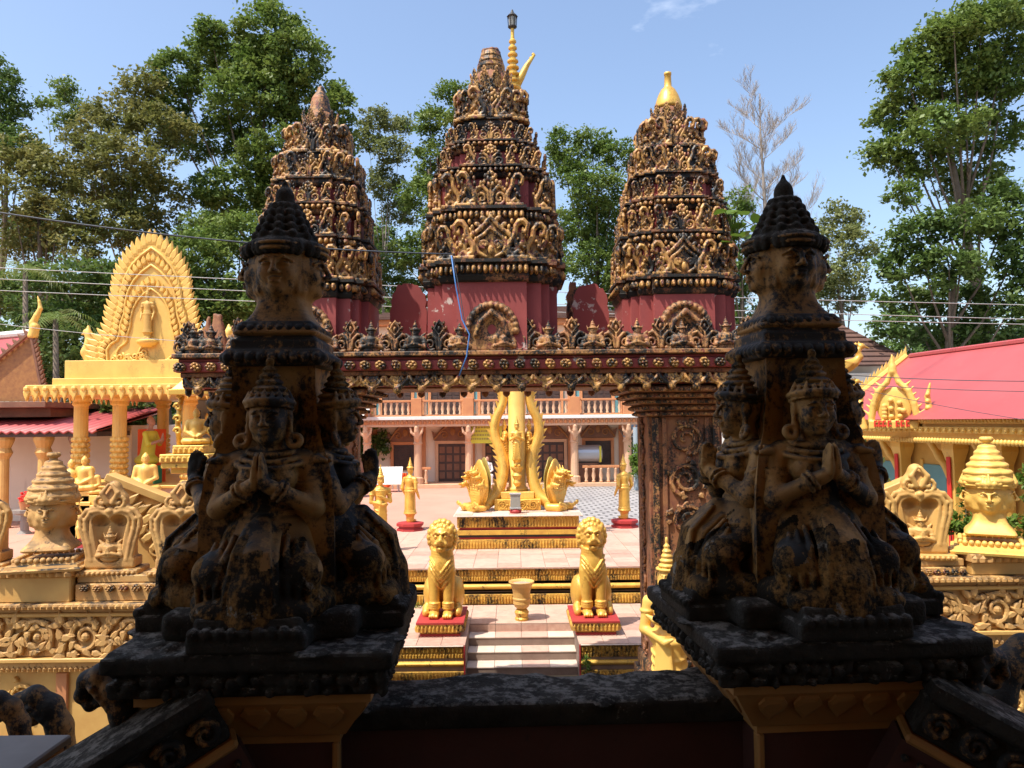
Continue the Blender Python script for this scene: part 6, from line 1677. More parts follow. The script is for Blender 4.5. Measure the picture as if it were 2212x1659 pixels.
deer(205, 19.6, R(160), 'gilded deer statue behind the left four-faced head'); deer(262, 20.2, R(20), 'gilded deer statue behind the heart stele')
t = thing('white_planter', 'white round planter with red rim behind the left heart stele', 'planter', (AX(207, 17.3), 17.3, Z_COURT)); g = G(); g.lathe([(.34, 0), (.42, .2), (.46, .45), (.44, .62), (.40, .63), (.3, .4)], 20); g.build('bowl', 'white', t, smooth=True)
g = G(); g.lathe([(.46, .60), (.50, .62), (.50, .70), (.44, .71), (.4, .62)], 20); g.build('rim', 'red_paint', t)
# small pillar shrine under the left end of the gate
p = at(420, 985, 14.0)
t = thing('pillar_shrine', 'small gilded buddha shrine on a post left of the gate pillar', 'shrine', (p.x, p.y, Z_COURT))
h = p.z - Z_COURT
g = G(); g.lathe([(.2, 0), (.2, .2), (.12, .3), (.12, h - .35), (.2, h - .3)], 12); g.build('post', 'gold_paint', t)
for k, (w_, z0, z1) in enumerate(((.30, h - .3, h - .2), (.42, h - .2, h - .1), (.44, h - .1, h + .05), (.28, h + .05, h + .20))):
    g = G(); g.bx(-w_, w_, -w_, w_, z0 + .001, z1 - .001); c = g.build('carved_course', 'gold_worn', t)
    if k > 1: ribs(c, 'petal_row', 'gold_paint', -w_, w_, -w_ - .001, z0 + .02, z1 - .02, .09, .03)
obj('seated_buddha', BUD, t, (.03, 0, h + .20), (0, 0, R(20)), .42)
g = G()
for q in (-1, 1):
    g.tube([(q * .30, .05, h + .2), (q * .33, .05, h + .6), (q * .26, .05, h + 1.1)], .05, 7)
    for k in range(4): g.tube([(q * (.3 + p_[0] * .3), -.02, h + .45 + k * .22 + p_[2] * .3) for p_ in spiral(0, 0, .25, 1.1, 0, 1, .2, 9)], .03, 5)
g.build('scroll_frame', 'gold_worn', t, smooth=True)
g = G(); g.bx(-.36, .36, -.3, .36, h + 1.1, h + 1.2); g.loft([[(-.3, -.3, h + 1.2), (.3, -.3, h + 1.2), (.3, .3, h + 1.2), (-.3, .3, h + 1.2)], [(-.05, -.05, h + 1.5), (.05, -.05, h + 1.5), (.05, .05, h + 1.5), (-.05, .05, h + 1.5)]]); g.build('canopy', 'gold_worn', t)
# ------------------------------------------------------------------ red-roofed hall far left
LY = 25.0
def lX(zx): return AX(zx * .4155, LY, 900)
def lZ(zy): return AZ(500 * .8614 + zy * .4155, LY, 60)
hl = thing('red_roofed_hall', 'cream hall with red tiled roof and gable finial at far left', 'building', (0, LY, 0))
xg = lX(85)
g = G(); g.bx(lX(-700), lX(560), 1.6, 8, Z_COURT, lZ(1180)); g.build('wall', 'cream', hl)
def slope_roof(parent, x0, x1, y0, z0, y1, z1, pitch, m='roof_red', name='roof'):
    V, F, n = [], [], int((x1 - x0) / pitch * 4)
    for i in range(n + 1):
        x = x0 + (x1 - x0) * i / n; o_ = .045 * math.cos(2 * math.pi * i / 4)
        for j in range(2): y = (y0, y1)[j]; z = (z0, z1)[j] + o_; V.append((x, y, z))
        V.append((x, y1, z1 + o_ - .12)); V.append((x, y0, z0 + o_ - .06))
    for i in range(n):
        a, b_ = i * 4, i * 4 + 4
        F += [(a, b_, b_ + 1, a + 1), (a + 1, b_ + 1, b_ + 2, a + 2), (a + 2, b_ + 2, b_ + 3, a + 3), (a + 3, b_ + 3, b_, a)]
    return obj(name, mesh_np(name, V, F, m, True), parent)
slope_roof(hl, lX(-700), lX(555), -.6, lZ(1205), 4.5, lZ(1075), .30)
g = G(); g.bx(lX(-700), lX(550), -.5, 1.7, lZ(1235), lZ(1210)); g.build('eave_board', 'dark_wood', hl)
for zx in (45, 250, 430, -150):
    g = G(); x = lX(zx); z1 = lZ(1235); g.lathe([(.24, Z_COURT), (.24, Z_COURT + .2), (.17, Z_COURT + .25), (.16, z1 - .7), (.26, z1 - .5), (.20, z1 - .35), (.3, z1 - .1), (.3, z1)], 14); g.build('column', 'wall_clean' if zx < 300 else 'brown_mid', hl, (x, -.2, 0))
g = G(); g.bx(lX(68), lX(100), 1.5, 1.62, Z_COURT, lZ(1360)); g.build('door', 'brown_mid', hl)
# upper gable turned to the court
g = G(); zb_, zt_ = lZ(1045), lZ(690); xr = lX(180); xl = 2 * lX(95) - xr - 2.2
xa = lX(100)
g.prism([(xl, zb_), (xr, zb_), (xa, zt_)], .6, .8); gb = g.build('gable', 'wood_relief', hl)
for q, (xe, ze) in enumerate(((xr, zb_), (xl, zb_))):
    g = G(); n = 15
    g.tube([(xa, .5, zt_ + .05), (xe, .5, ze)], .07, 6)
    for i in range(n): f = (i + .5) / n; leaf_prism(g, xa + (xe - xa) * f, zt_ + .05 + (ze - zt_) * f, .12, .24, (-.7 if q == 0 else .7), .46, .54)
    g.build('barge_board', 'brown_mid', gb)
V = [(xa, .5, zt_), (xl, .5, zb_), (xl, 7, zb_), (xa, 7, zt_), (xr, .5, zb_), (xr, 7, zb_)]
V2 = [(x, y, z - .1) for x, y, z in V]
slope = G(); slope.loft([[(xa, .62, zt_ + .02), (xl - .2, .62, zb_), (xl - .2, .62, zb_ - .1), (xa, .62, zt_ - .1)], [(xa - 6, 3.5, zt_ + .02), (xl - 6.2, 3.5, zb_), (xl - 6.2, 3.5, zb_ - .1), (xa - 6, 3.5, zt_ - .1)]]); slope.build('upper_roof', 'roof_red', hl)
g = G(); g.bx(xl - 6, xr + .1, .4, 4, zb_ - .22, zb_ - .02); g.build('gable_cornice', 'brown_mid', hl)
g = G(); g.bx(xl - 6, xr - .2, 1.2, 4, lZ(1130), zb_ - .22); g.build('upper_wall', 'brown_mid', hl)
S = SDF((-.3, -.2, -.1), (.5, .2, 1.5), .022)
S.path([(0, 0, 0), (.06, 0, .3), (.0, 0, .45), (.12, 0, .7), (.24, 0, .95), (.2, 0, 1.2), (.14, 0, 1.38)], [.17, .16, .12, .10, .075, .045, .02], .03)
obj('gable_finial', S.mesh('gable_finial', 'gold_paint'), hl, (xa + .05, .55, zt_ - .05), scale=.95)
g = G(); g.tube([(xa - 4, 2.5, zt_ + .06), (xa, .62, zt_ + .06)], .12, 8); g.build('white_ridge', 'white', hl)
t = thing('potted_table', 'small stone table with potted plant by the far left column', 'table', (AX(58, 23.5), 23.5, Z_COURT))
g = G(); g.lathe([(.22, 0), (.12, .1), (.11, .55), (.3, .62), (.38, .64), (.38, .72)], 14); g.build('stone_top', 'grey', t)
g = G(); g.lathe([(.12, .721), (.17, .95), (.18, .97), (.14, .96)], 10); g.build('flower_pot', 'terracotta', t)
g = G(); rr = random.Random(8)
for i in range(40): a = rr.uniform(0, 6.28); g.ball((rr.uniform(0, .2) * math.cos(a), rr.uniform(0, .2) * math.sin(a), 1.0 + rr.uniform(0, .25)), (.05, .05, .03), 5, 4)
g.build('red_flowers', 'red_bright', t)
# grey rock and red gate leaf between wing and statue
t = thing('memorial_stone', 'rough purplish memorial stone beside the left foreground statue', 'stone', (AX(412, 15), 15, Z_COURT))
S = SDF((-.45, -.2, -.02), (.45, .2, 1.2), .025); S.box((0, 0, .5), (.3, .1, .52), .06, .05); S.ell((-.12, 0, 1.0), (.2, .1, .16), .06); S.ell((.2, 0, .85), (.14, .1, .2), .05)
obj('stone', S.mesh('stone', 'grey'), t)
g = G(); g.bx(.38, .50, -.05, .05, 0, 1.1); g.build('red_edge', 'red_paint', t)
# ------------------------------------------------------------------ long hall on the right
hr = thing('golden_hall', 'long golden hall with smooth red roof on the right', 'building', (0, 0, 0))
E0, E1 = Vector((8.75, 11.0)), Vector((7.75, 18.6))            # eave line near -> far
ed = (E1 - E0).normalized(); en = Vector((ed.y, -ed.x))        # en points into the hall
if en.x < 0: en = -en
def hall(u, v, z):                                            # u along the eave, v into the hall
    q = E0 + ed * u + en * v; return (q.x, q.y, z)
LU = (E1 - E0).length
def slab(u0, u1, v0, v1, z0, z1, name, m, parent=None):
    g = G(); g.loft([[hall(u0, v0, z0), hall(u1, v0, z0), hall(u1, v1, z0), hall(u0, v1, z0)], [hall(u0, v0, z1), hall(u1, v0, z1), hall(u1, v1, z1), hall(u0, v1, z1)]]); return g.build(name, m, parent or hr)
ZE = AZ(957, 14.5, 2050); ZE1 = AZ(903, 14.5, 2050)
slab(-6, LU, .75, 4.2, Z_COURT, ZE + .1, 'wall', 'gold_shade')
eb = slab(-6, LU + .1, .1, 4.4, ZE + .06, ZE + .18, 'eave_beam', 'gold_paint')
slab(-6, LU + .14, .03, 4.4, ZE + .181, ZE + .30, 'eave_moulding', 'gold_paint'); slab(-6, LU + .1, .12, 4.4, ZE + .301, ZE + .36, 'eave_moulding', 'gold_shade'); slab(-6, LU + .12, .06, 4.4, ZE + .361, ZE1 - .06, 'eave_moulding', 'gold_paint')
g = G(); n = int((LU + 6) / .085)
for i in range(n):
    u = -6 + (i + .5) * (LU + 6) / n
    for (z, s_) in ((ZE + .03, .06), (ZE1 - .03, .055)):
        c = hall(u, .04, z); g.ball(c, (.045, .045, s_), 6, 4)
    if i % 2 == 0: c = hall(u, .02, ZE + .24); g.ball(c, (.06, .03, .045), 6, 4)
stuff(g.build('beaded_fringe', 'gold_paint', eb, smooth=True))
ZR, VR = AZ(768, 18.4, 2000), 2.05
g = G(); g.loft([[hall(-6, -.12, ZE1 - .02), hall(-6, VR, ZR), hall(-6, 4.4, ZE1 - .02)], [hall(LU + .15, -.12, ZE1 - .02), hall(LU + .15, VR, ZR), hall(LU + .15, 4.4, ZE1 - .02)]]); rf = g.build('roof', 'roof_red', hr)
g = G(); g.tube([hall(-6, VR, ZR + .03), hall(LU, VR, ZR + .03)], .06, 6); g.build('ridge_cap', 'roof_red', rf)
g = G(); a, b_ = Vector(hall(LU + .16, -.3, ZE1 - .12)), Vector(hall(LU + .16, VR, ZR + .04)); 
g.tube([a, (a + b_) / 2 + Vector((0, 0, -.03)), b_], .085, 8)
for i in range(22):
    f = (i + .5) / 22; c = a + (b_ - a) * f + Vector((0, 0, .04)); w_ = .055
    g.add([c + Vector((-w_, -.03, 0)), c + Vector((w_, -.03, 0)), c + Vector((w_, .03, 0)), c + Vector((-w_, .03, 0)), c + Vector((.05, 0, .25))], [(3, 2, 1, 0), (0, 1, 4), (1, 2, 4), (2, 3, 4), (3, 0, 4)])
g.build('crested_verge', 'gold_paint', rf)
for u in (1.0, 3.0, 4.25, 5.9, 7.3, -.6):
    g = G(); g.lathe([(.24, Z_COURT), (.24, Z_COURT + .3), (.17, Z_COURT + .4), (.16, ZE - .4), (.24, ZE - .15), (.24, ZE + .06)], 4, Matrix.Translation(hall(u, .55, 0)) @ Matrix.Rotation(math.atan2(ed.y, ed.x) + R(45), 4, 'Z')); c = g.build('column', 'gold_paint', hr)
    p0 = Vector(hall(u, .40, 0)); g = G(); g.bx(-.055, .055, -.012, .012, Z_COURT + .5, ZE - .3, Matrix.Translation(p0) @ Matrix.Rotation(math.atan2(ed.y, ed.x), 4, 'Z')); g.build('red_stripe', 'red_bright', c)
    S = SDF((-.1, -.65, -.9), (.1, .1, .05), .03); S.path([(0, .0, -.8), (0, -.1, -.5), (0, -.25, -.3), (0, -.42, -.05)], [.06, .08, .07, .06], .03); S.ell((0, -.2, -.35), (.08, .1, .12), .03)
    q = obj('eave_bracket', S.mesh('eave_bracket', 'gold_paint'), c); q.matrix_local = Matrix.Translation(hall(u + .45, .75, ZE + .05)) @ Matrix.Rotation(math.atan2(ed.y, ed.x) + math.pi, 4, 'Z')
for u in (5.1, 6.6, 2.0, .3):
    p0 = Vector(hall(u, .74, 0)); Mq = Matrix.Translation(p0) @ Matrix.Rotation(math.atan2(ed.y, ed.x), 4, 'Z')
    g = G(); g.bx(-.35, .35, -.06, .03, Z_COURT + .9, ZE - .5, Mq); wn_ = g.build('window', 'teal', hr)
    for e in (-1, 1): g = G(); g.bx(e * .41 - .05, e * .41 + .05, -.09, .03, Z_COURT + .8, ZE - .4, Mq); g.build('window_frame', 'gold_paint', wn_)
# gilded dormer crest with red letters
p = at(1932, 925, 15.9)
t = thing('gilded_roof_crest', 'gilded gable crest with red lettering on the right hall eave', 'ornament', (p.x, p.y, p.z), R(-38))
S = SDF((-.85, -.2, -.05), (.85, .2, 1.75), .02)
S.box((0, .03, .08), (.50, .12, .10), .02, .02)
for q in (-1, 1):
    S.path([(q * .46, 0, .18), (q * .40, 0, .55), (q * .30, 0, .85), (q * .12, 0, 1.05), (0, 0, 1.35)], [.07, .07, .065, .06, .05], .02)
    S.path([(q * .62, 0, .0), (q * .70, 0, .35), (q * .66, 0, .7), (q * .72, 0, 1.0)], [.09, .075, .055, .02], .02)
    for i in range(6): S.cap((q * (.48 - .05 * i), 0, .3 + .13 * i), (q * (.60 - .05 * i), 0, .42 + .13 * i), .045, .015, .01)
    for i in range(5): S.ell((q * .67, -.03, .15 + .15 * i), (.075 - .008 * i, .07, .06), .01)
S.ell((0, .06, .5), (.36, .05, .45), .03); S.cap((0, 0, 1.3), (0, 0, 1.68), .085, .02, .03); S.ell((0, 0, 1.38), (.08, .07, .12), .02)
for i in range(12): S.ell((.20 * math.cos(i * .9), -.04, .4 + .22 * math.sin(i * .9) * (i / 8)), (.06, .05, .06), .01)
obj('crest', S.mesh('crest', 'gold_paint'), t, scale=(.95, 1, .9))
g = G(); rr = random.Random(12)
for wx in (-.36, -.28, -.20, -.10, .05, .14, .24):            # short red Khmer word shapes
    g.bx(wx, wx + .03, -.125, -.108, .03, .15, b=0); g.bx(wx + .001, wx + .07, -.126, -.109, .13, .16, b=0); g.ball((wx + .055, -.11, .05), (.02, .012, .022), 6, 4)
stuff(g.build('red_lettering', 'red_bright', t))
# ------------------------------------------------------------------ brown roofed house behind
hb = thing('brown_roofed_house', 'white walled house with brown tiled hip roof behind the right statue', 'building', (0, 30, 0))
def hX(x): return AX(x, 30)
def hZ(y): return AZ(y, 30, 1880)
g = G(); g.bx(hX(1640), hX(2010), 1, 8, Z_COURT, hZ(787)); g.build('wall', 'white', hb)
ze, zr = hZ(787), AZ(693, 34.2, 1800)
V = [(hX(1600), 0, ze), (hX(1990), 0, ze), (hX(2040), 9, ze + .0), (hX(1600), 9, ze), (AX(1640, 34.2), 4.2, zr), (AX(1808, 34.2), 4.2, zr)]
g = G(); g.add(V, [(0, 1, 5, 4), (1, 2, 5), (2, 3, 4, 5), (3, 0, 4), (3, 2, 1, 0)]); rf = g.build('roof', 'roof_brown', hb)
for k in range(9):
    f = (k + .5) / 9.5; z = ze + (zr - ze) * f; y = 4.2 * f; xb = hX(1990) + (AX(1808, 34.2) - hX(1990)) * f
    g = G(); g.bx(hX(1600), xb - .05, y - .05, y + .1, z, z + .06); g.build('tile_course', 'roof_brown', rf)
g = G(); g.bx(hX(1850), hX(1912), .75, 1.0, hZ(806), hZ(803)); g.build('lamp_tube', 'white', hb)
# lamp post with golden birds behind the right statue
p = at(1793, 735, 13.0)
t = thing('bird_lamp_post', 'lamp post with golden birds behind the right foreground statue', 'lamp post', (p.x, p.y, Z_COURT)); h = p.z - Z_COURT
g = G(); g.lathe([(.2, 0), (.2, .3), (.1, .4), (.09, h - .3), (.14, h - .2), (.08, h - .05), (.06, h)], 12); g.build('post', 'gold_paint', t)
g = G(); g.lathe([(.05, h), (.12, h + .03), (.13, h + .05)], 8); g.lathe([(.14, h + .22), (.16, h + .24), (.03, h + .36)], 8)
for i in range(6): a = i * math.pi / 3; g.tube([(.11 * math.cos(a), .11 * math.sin(a), h + .04), (.13 * math.cos(a), .13 * math.sin(a), h + .23)], .012, 5)
g.build('lantern', 'black', t)
g = G(); g.lathe([(.09, h + .05), (.11, h + .22)], 8); g.build('lantern_glass', 'glass_grey', t)
HAM2 = HAM.copy(); HAM2.materials.clear(); HAM2.materials.append(MATS['gold'])
obj('golden_bird', HAM2, t, (.12, -.05, h - .48), (0, 0, R(180)), .62); obj('golden_bird', HAM2, t, (-.06, -.10, h - .42), (0, 0, R(80)), .5); obj('golden_bird', HAM2, t, (.10, -.03, h - 1.0), (0, 0, R(175)), .5)
# ------------------------------------------------------------------ trees
def leaf_cloud(blobs, per_m2, leaf, m, name, rngs, clump=.42, n_leaf=34, droop=.25):
    """blobs: (centre xyz, radii xyz); returns a mesh of small pointed leaves in clumps"""
    Ps = []
    for c, r in blobs:
        n = max(6, int(per_m2 * 2.7 * 3.14 * r[0] * r[2]))
        u = rngs.normal(size=(n, 3)); u /= np.linalg.norm(u, axis=1)[:, None]
        k = rngs.uniform(.25, 1.0, n) ** .45
        P = np.array(c) + u * k[:, None] * np.array(r) * rngs.uniform(.85, 1.12, (n, 1))
        cs = clump * rngs.uniform(.55, 1.35, n)
        L = rngs.normal(size=(n, n_leaf, 3)) * cs[:, None, None] * np.array([.62, .62, .40])
        Ps.append((P[:, None, :] + L).reshape(-1, 3))
    P = np.concatenate(Ps); n = len(P)
    a = rngs.uniform(0, 2 * np.pi, n); tilt = rngs.normal(0, .55, n) - droop
    d = np.stack([np.cos(a) * np.cos(tilt), np.sin(a) * np.cos(tilt), np.sin(tilt)], 1)
    up = np.stack([rngs.normal(0, .55, n), rngs.normal(0, .55, n), np.ones(n)], 1)
    s = np.cross(d, up); s /= np.maximum(np.linalg.norm(s, axis=1)[:, None], 1e-6)
    ln = leaf * rngs.uniform(.65, 1.3, n)[:, None]; w_ = ln * rngs.uniform(.22, .36, n)[:, None]
    V = np.stack([P - d * ln * .5, P + s * w_ - d * ln * .05, P + d * ln * .5, P - s * w_ - d * ln * .05], 1).reshape(-1, 3)
    F = np.arange(n * 4).reshape(-1, 4)
    return mesh_np(name, V, F, m, False)
def tree(label, d, base_px, blobs, m, leaf=.26, per=3.4, bark='bark', rt=.30, group='trees beyond the temple court', seed=0, name='broadleaf_tree', zb=None, trunk_top=None, n_leaf=42, clump=.42):
    rg = np.random.default_rng(seed + 11); zb = Z_COURT if zb is None else zb
    B = []
    for (x, y, rx, ry) in blobs:
        dd = d + rg.uniform(-1.6, 1.6); c = at(x, y, dd); sc_ = dd / FPX
        B.append((tuple(c), (rx * sc_ * 1.0, (rx + ry) * .5 * sc_, ry * sc_ * .95)))
    xb = AX(base_px, d)
    t = thing(name, label, 'tree', (xb, d, zb), 0, group)
    o = np.array([xb, d, zb])
    obj('crown', leaf_cloud([(tuple(np.array(c) - o), r) for c, r in B], per, leaf, m, 'crown', rg, clump, n_leaf), t)
    cs = [np.array(c) - o for c, r in B]
    top = max(c[2] for c in cs); ctr = np.mean(cs, axis=0)
    g = G(); n = 8; pts = []
    for i in range(n):
        f = i / (n - 1); pts.append((ctr[0] * f ** 1.5 + .25 * math.sin(f * 5 + seed), ctr[1] * f ** 1.5, top * .80 * f))
    g.tube(pts, [rt * (1.25 if i == 0 else 1 - .72 * i / (n - 1)) for i in range(n)], 9); tr = g.build('trunk', bark, t, smooth=True)
    for c in cs:
        f = min(.9, max(.30, c[2] / top * .72)); k = f * (n - 1); j = min(int(k), n - 2)
        s_ = Vector(pts[j]).lerp(Vector(pts[j + 1]), k - j); e = Vector(c); mid = s_.lerp(e, .5) + Vector((0, 0, -.10 * (e - s_).length))
        g = G(); g.tube([s_, mid, e, e + (e - mid) * .05], [rt * .26, rt * .16, rt * .08, rt * .02], 6); g.build('limb', bark, tr, smooth=True)
    return t
tree('tallest dense green tree at left, crown touching the top of the picture', 48, 600, [(575, 55, 78, 52), (500, 130, 100, 62), (640, 125, 70, 72), (455, 75, 38, 38), (385, 165, 58, 62), (540, 215, 110, 68), (660, 235, 64, 80), (735, 235, 36, 60), (365, 245, 46, 46), (450, 300, 95, 50), (600, 335, 90, 62), (735, 310, 30, 50), (500, 410, 90, 58), (620, 430, 80, 66), (560, 150, 70, 60)], 'leaf_mid', .27, 3.6, rt=.42, seed=1)
tree('olive tinged tree left of the tallest tree', 44, 330, [(300, 185, 52, 38), (250, 250, 80, 46), (350, 275, 74, 50), (195, 300, 58, 42), (280, 350, 96, 56), (200, 395, 76, 60), (330, 430, 84, 60), (245, 480, 90, 52), (335, 530, 74, 52)], 'leaf_olive', .25, 3.0, seed=2)
tree('slim young tree poking up between two bigger crowns at left', 50, 140, [(140, 195, 32, 30), (102, 228, 24, 17), (176, 236, 26, 18), (142, 262, 34, 20)], 'leaf_mid', .24, 3.4, rt=.13, seed=3)
tree('tree cut off by the left edge of the photograph', 44, -20, [(0, 165, 34, 46), (15, 235, 44, 50), (-12, 300, 52, 52), (45, 325, 46, 32)], 'leaf_dark', .25, 3.2, seed=4)
tree('olive tree behind the far left hall roof', 42, 70, [(45, 335, 78, 50), (112, 375, 74, 52), (28, 430, 76, 54), (125, 470, 80, 54), (60, 525, 66, 46), (170, 540, 50, 46)], 'leaf_olive', .24, 3.0, seed=5)
tree('dark leafy tree directly behind the left foreground statue', 41, 540, [(520, 515, 96, 60), (430, 560, 84, 60), (605, 540, 70, 70), (490, 640, 96, 60), (565, 650, 74, 56), (430, 700, 80, 46), (380, 610, 60, 60)], 'leaf_mid', .25, 3.4, seed=6)
tree('low dark tree behind the golden pavilion', 36, 250, [(150, 600, 96, 44), (255, 620, 86, 60), (95, 690, 100, 52), (190, 745, 110, 50), (30, 630, 56, 46), (290, 720, 90, 60), (120, 800, 110, 50), (20, 760, 60, 60), (240, 850, 100, 50)], 'leaf_dark', .24, 3.4, seed=7)
tree('pale slender tree between the left and centre towers', 55, 832, [(818, 258, 44, 28), (868, 272, 28, 22), (797, 305, 30, 30), (850, 330, 40, 30), (828, 398, 42, 38), (862, 462, 34, 38)], 'leaf_pale', .24, 3.8, 'bark_pale', .13, seed=8)
tree('tree behind the left edge of the centre tower', 50, 950, [(985, 200, 44, 26), (930, 262, 36, 34), (1000, 262, 48, 44), (950, 340, 52, 48), (910, 425, 52, 50), (965, 480, 54, 50), (900, 545, 54, 50), (842, 600, 50, 42), (905, 640, 60, 40), (790, 560, 40, 60)], 'leaf_mid', .24, 4.0, seed=9)
tree('tree between the centre and right towers', 52, 1285, [(1280, 310, 46, 32), (1332, 335, 44, 32), (1232, 365, 44, 46), (1290, 405, 64, 50), (1250, 480, 60, 52), (1322, 490, 54, 60), (1282, 570, 64, 52), (1350, 595, 52, 44), (1300, 645, 76, 36), (1205, 310, 22, 44)], 'leaf_mid', .24, 4.0, seed=10)
tree('small tree just right of the right tower', 48, 1590, [(1592, 440, 34, 32), (1570, 500, 34, 42), (1604, 560, 36, 42), (1580, 625, 44, 44), (1660, 680, 50, 40)], 'leaf_mid', .24, 3.2, seed=11)
tree('pale rounded tree right of the right foreground statue', 46, 1832, [(1820, 465, 46, 32), (1782, 520, 42, 32), (1852, 528, 46, 42), (1812, 590, 58, 42), (1775, 622, 34, 32), (1832, 645, 48, 30)], 'leaf_pale', .25, 2.9, rt=.2, seed=12)
tree('huge tree filling the upper right corner', 34, 2150, [(2120, 55, 108, 52), (2185, 25, 70, 42), (2022, 110, 80, 46), (1962, 175, 62, 50), (2085, 170, 92, 62), (2175, 150, 70, 70), (1932, 250, 52, 50), (2035, 270, 82, 52), (2130, 285, 74, 58), (1918, 330, 48, 42), (2000, 355, 62, 42), (1955, 420, 36, 30), (2110, 395, 76, 50), (2060, 60, 60, 40)], 'leaf_mid', .23, 4.6, 'bark', .34, seed=13, n_leaf=44, clump=.36)
tree('broad dark tree below the huge tree at right', 32, 2060, [(1980, 500, 60, 42), (2085, 480, 72, 44), (2180, 455, 56, 70), (1942, 575, 52, 42), (2050, 575, 80, 52), (2190, 560, 44, 64), (1962, 650, 70, 42), (2075, 660, 72, 52), (2190, 655, 40, 62), (1932, 705, 50, 32), (2050, 725, 94, 36), (2140, 740, 90, 40)], 'leaf_dark', .23, 4.4, seed=14, n_leaf=44, clump=.36)
tree('background tree filling the gap behind the pavilion', 53, 380, [(70 + 95 * i, 500 + 62 * ((i * 7) % 4), 66, 46) for i in range(6)] + [(40 + 110 * i, 640 + 20 * (i % 3), 70, 50) for i in range(6)], 'leaf_mid', .28, 3.6, seed=15)
tree('background tree filling the gap behind the gate towers', 60, 1100, [(780, 640, 60, 50), (860, 680, 60, 40), (1190, 560, 50, 50), (1360, 640, 60, 50), (1380, 540, 40, 50), (820, 520, 40, 50), (1560, 690, 60, 40), (700, 690, 60, 50)], 'leaf_mid', .28, 3.6, seed=16)
# leafless tree
bt = thing('bare_tree', 'leafless grey tree against the sky right of the right tower', 'tree', (AX(1662, 50), 50, Z_COURT), 0, 'trees beyond the temple court')
rr = random.Random(21); zt = AZ(185, 50) - Z_COURT; gt, gb, gtw = G(), G(), G()
trunk = [(.12 * math.sin(i * 1.3), .1 * math.cos(i), zt * i / 9 * .97) for i in range(10)]
gt.tube(trunk, [.26 * (1 - .92 * i / 9) + .02 for i in range(10)], 8)
def grow(p, v, L, r_, lev):
    pts = [Vector(p)]; d = Vector(v).normalized()
    for i in range(5):
        d = (d + Vector((rr.uniform(-.16, .16), rr.uniform(-.16, .16), rr.uniform(-.02, .13)))).normalized(); pts.append(pts[-1] + d * L / 5)
    (gb if lev == 0 else gtw).tube(pts, [r_ * (1 - .75 * i / 5) for i in range(6)], 5 if lev == 0 else 4)
    if lev < 3:
        for i in range(1, 6):
            for q in range(2 if lev < 2 else 2):
                if rr.random() < .92:
                    s_ = Vector((rr.uniform(-1, 1), rr.uniform(-1, 1), rr.uniform(.0, .6))).normalized()
                    grow(pts[i], d * .9 + s_ * .75, L * rr.uniform(.36, .55), max(r_ * .45, .007), lev + 1)
for i in range(21):
    f = .38 + .58 * i / 21; a = i * 2.4; k = f * 9; j = int(k); p = Vector(trunk[j]).lerp(Vector(trunk[j + 1]), k - j)
    grow(p, (math.cos(a), math.sin(a) * .6, .55), (3.7 if i < 10 else 2.6) * (1.15 - .6 * (f - .4)), .055 * (1.2 - f) + .012, 0)
gt.build('trunk', 'bark_pale', bt, smooth=True); gb.build('limb', 'bark_pale', bt, smooth=True); stuff(gtw.build('twigs', 'bark_pale', bt, smooth=False))
# far wood behind everything
rg = np.random.default_rng(5); B = []
for i in range(150):
    x = -62 + i * .84 + rg.uniform(-.6, .6); y = 66 + rg.uniform(-4, 4); h = rg.uniform(2.0, 9.5)
    if 22 < x < 29 or -39 < x < -35: h = rg.uniform(1.0, 3.0)
    B.append(((x, y, Z_COURT + h), (rg.uniform(1.6, 3.0), 1.8, rg.uniform(1.5, 2.6))))
o = stuff(obj('far_wood', leaf_cloud(B, 1.5, .42, 'leaf_dark', 'far_wood', rg, .6, 26))); tag(o, 'far belt of woodland behind the houses', 'wood')
g = G(); gr = random.Random(4)
# understorey bushes near the house
def bush(label, px, py, d, r_, m, leaf=.12, zb=Z_COURT, n_leaf=40, per=9, clump=.2):
    c = at(px, py, d); rg = np.random.default_rng(int(px)); t = thing('leafy_shrub', label, 'shrub', (c.x, c.y, zb), 0, 'shrubs around the court')
    h = c.z - zb
    obj('foliage', leaf_cloud([((0, 0, h), (r_, r_, r_)), ((-r_ * .5, 0, h - r_ * .5), (r_ * .7,) * 3), ((r_ * .5, .1, h - r_ * .4), (r_ * .7,) * 3)], per, leaf, m, 'foliage', rg, clump, n_leaf), t)
    for k in range(3): g = G(); g.tube([(0, 0, 0), (.1 * (k - 1), .05, h * .6), (r_ * .5 * (k - 1), .1, h)], [.05, .035, .015], 5); g.build('stem', 'bark', t)
bush('bright shrub by the pipe post right of the house', 1402, 990, 35.5, .75, 'leaf_bright', .16)
bush('dark shrub left of the house', 772, 940, 40, 1.6, 'leaf_dark', .2, per=6)
bush('shrub behind the pavilion columns', 225, 880, 29, 1.5, 'leaf_mid', .2, per=6)
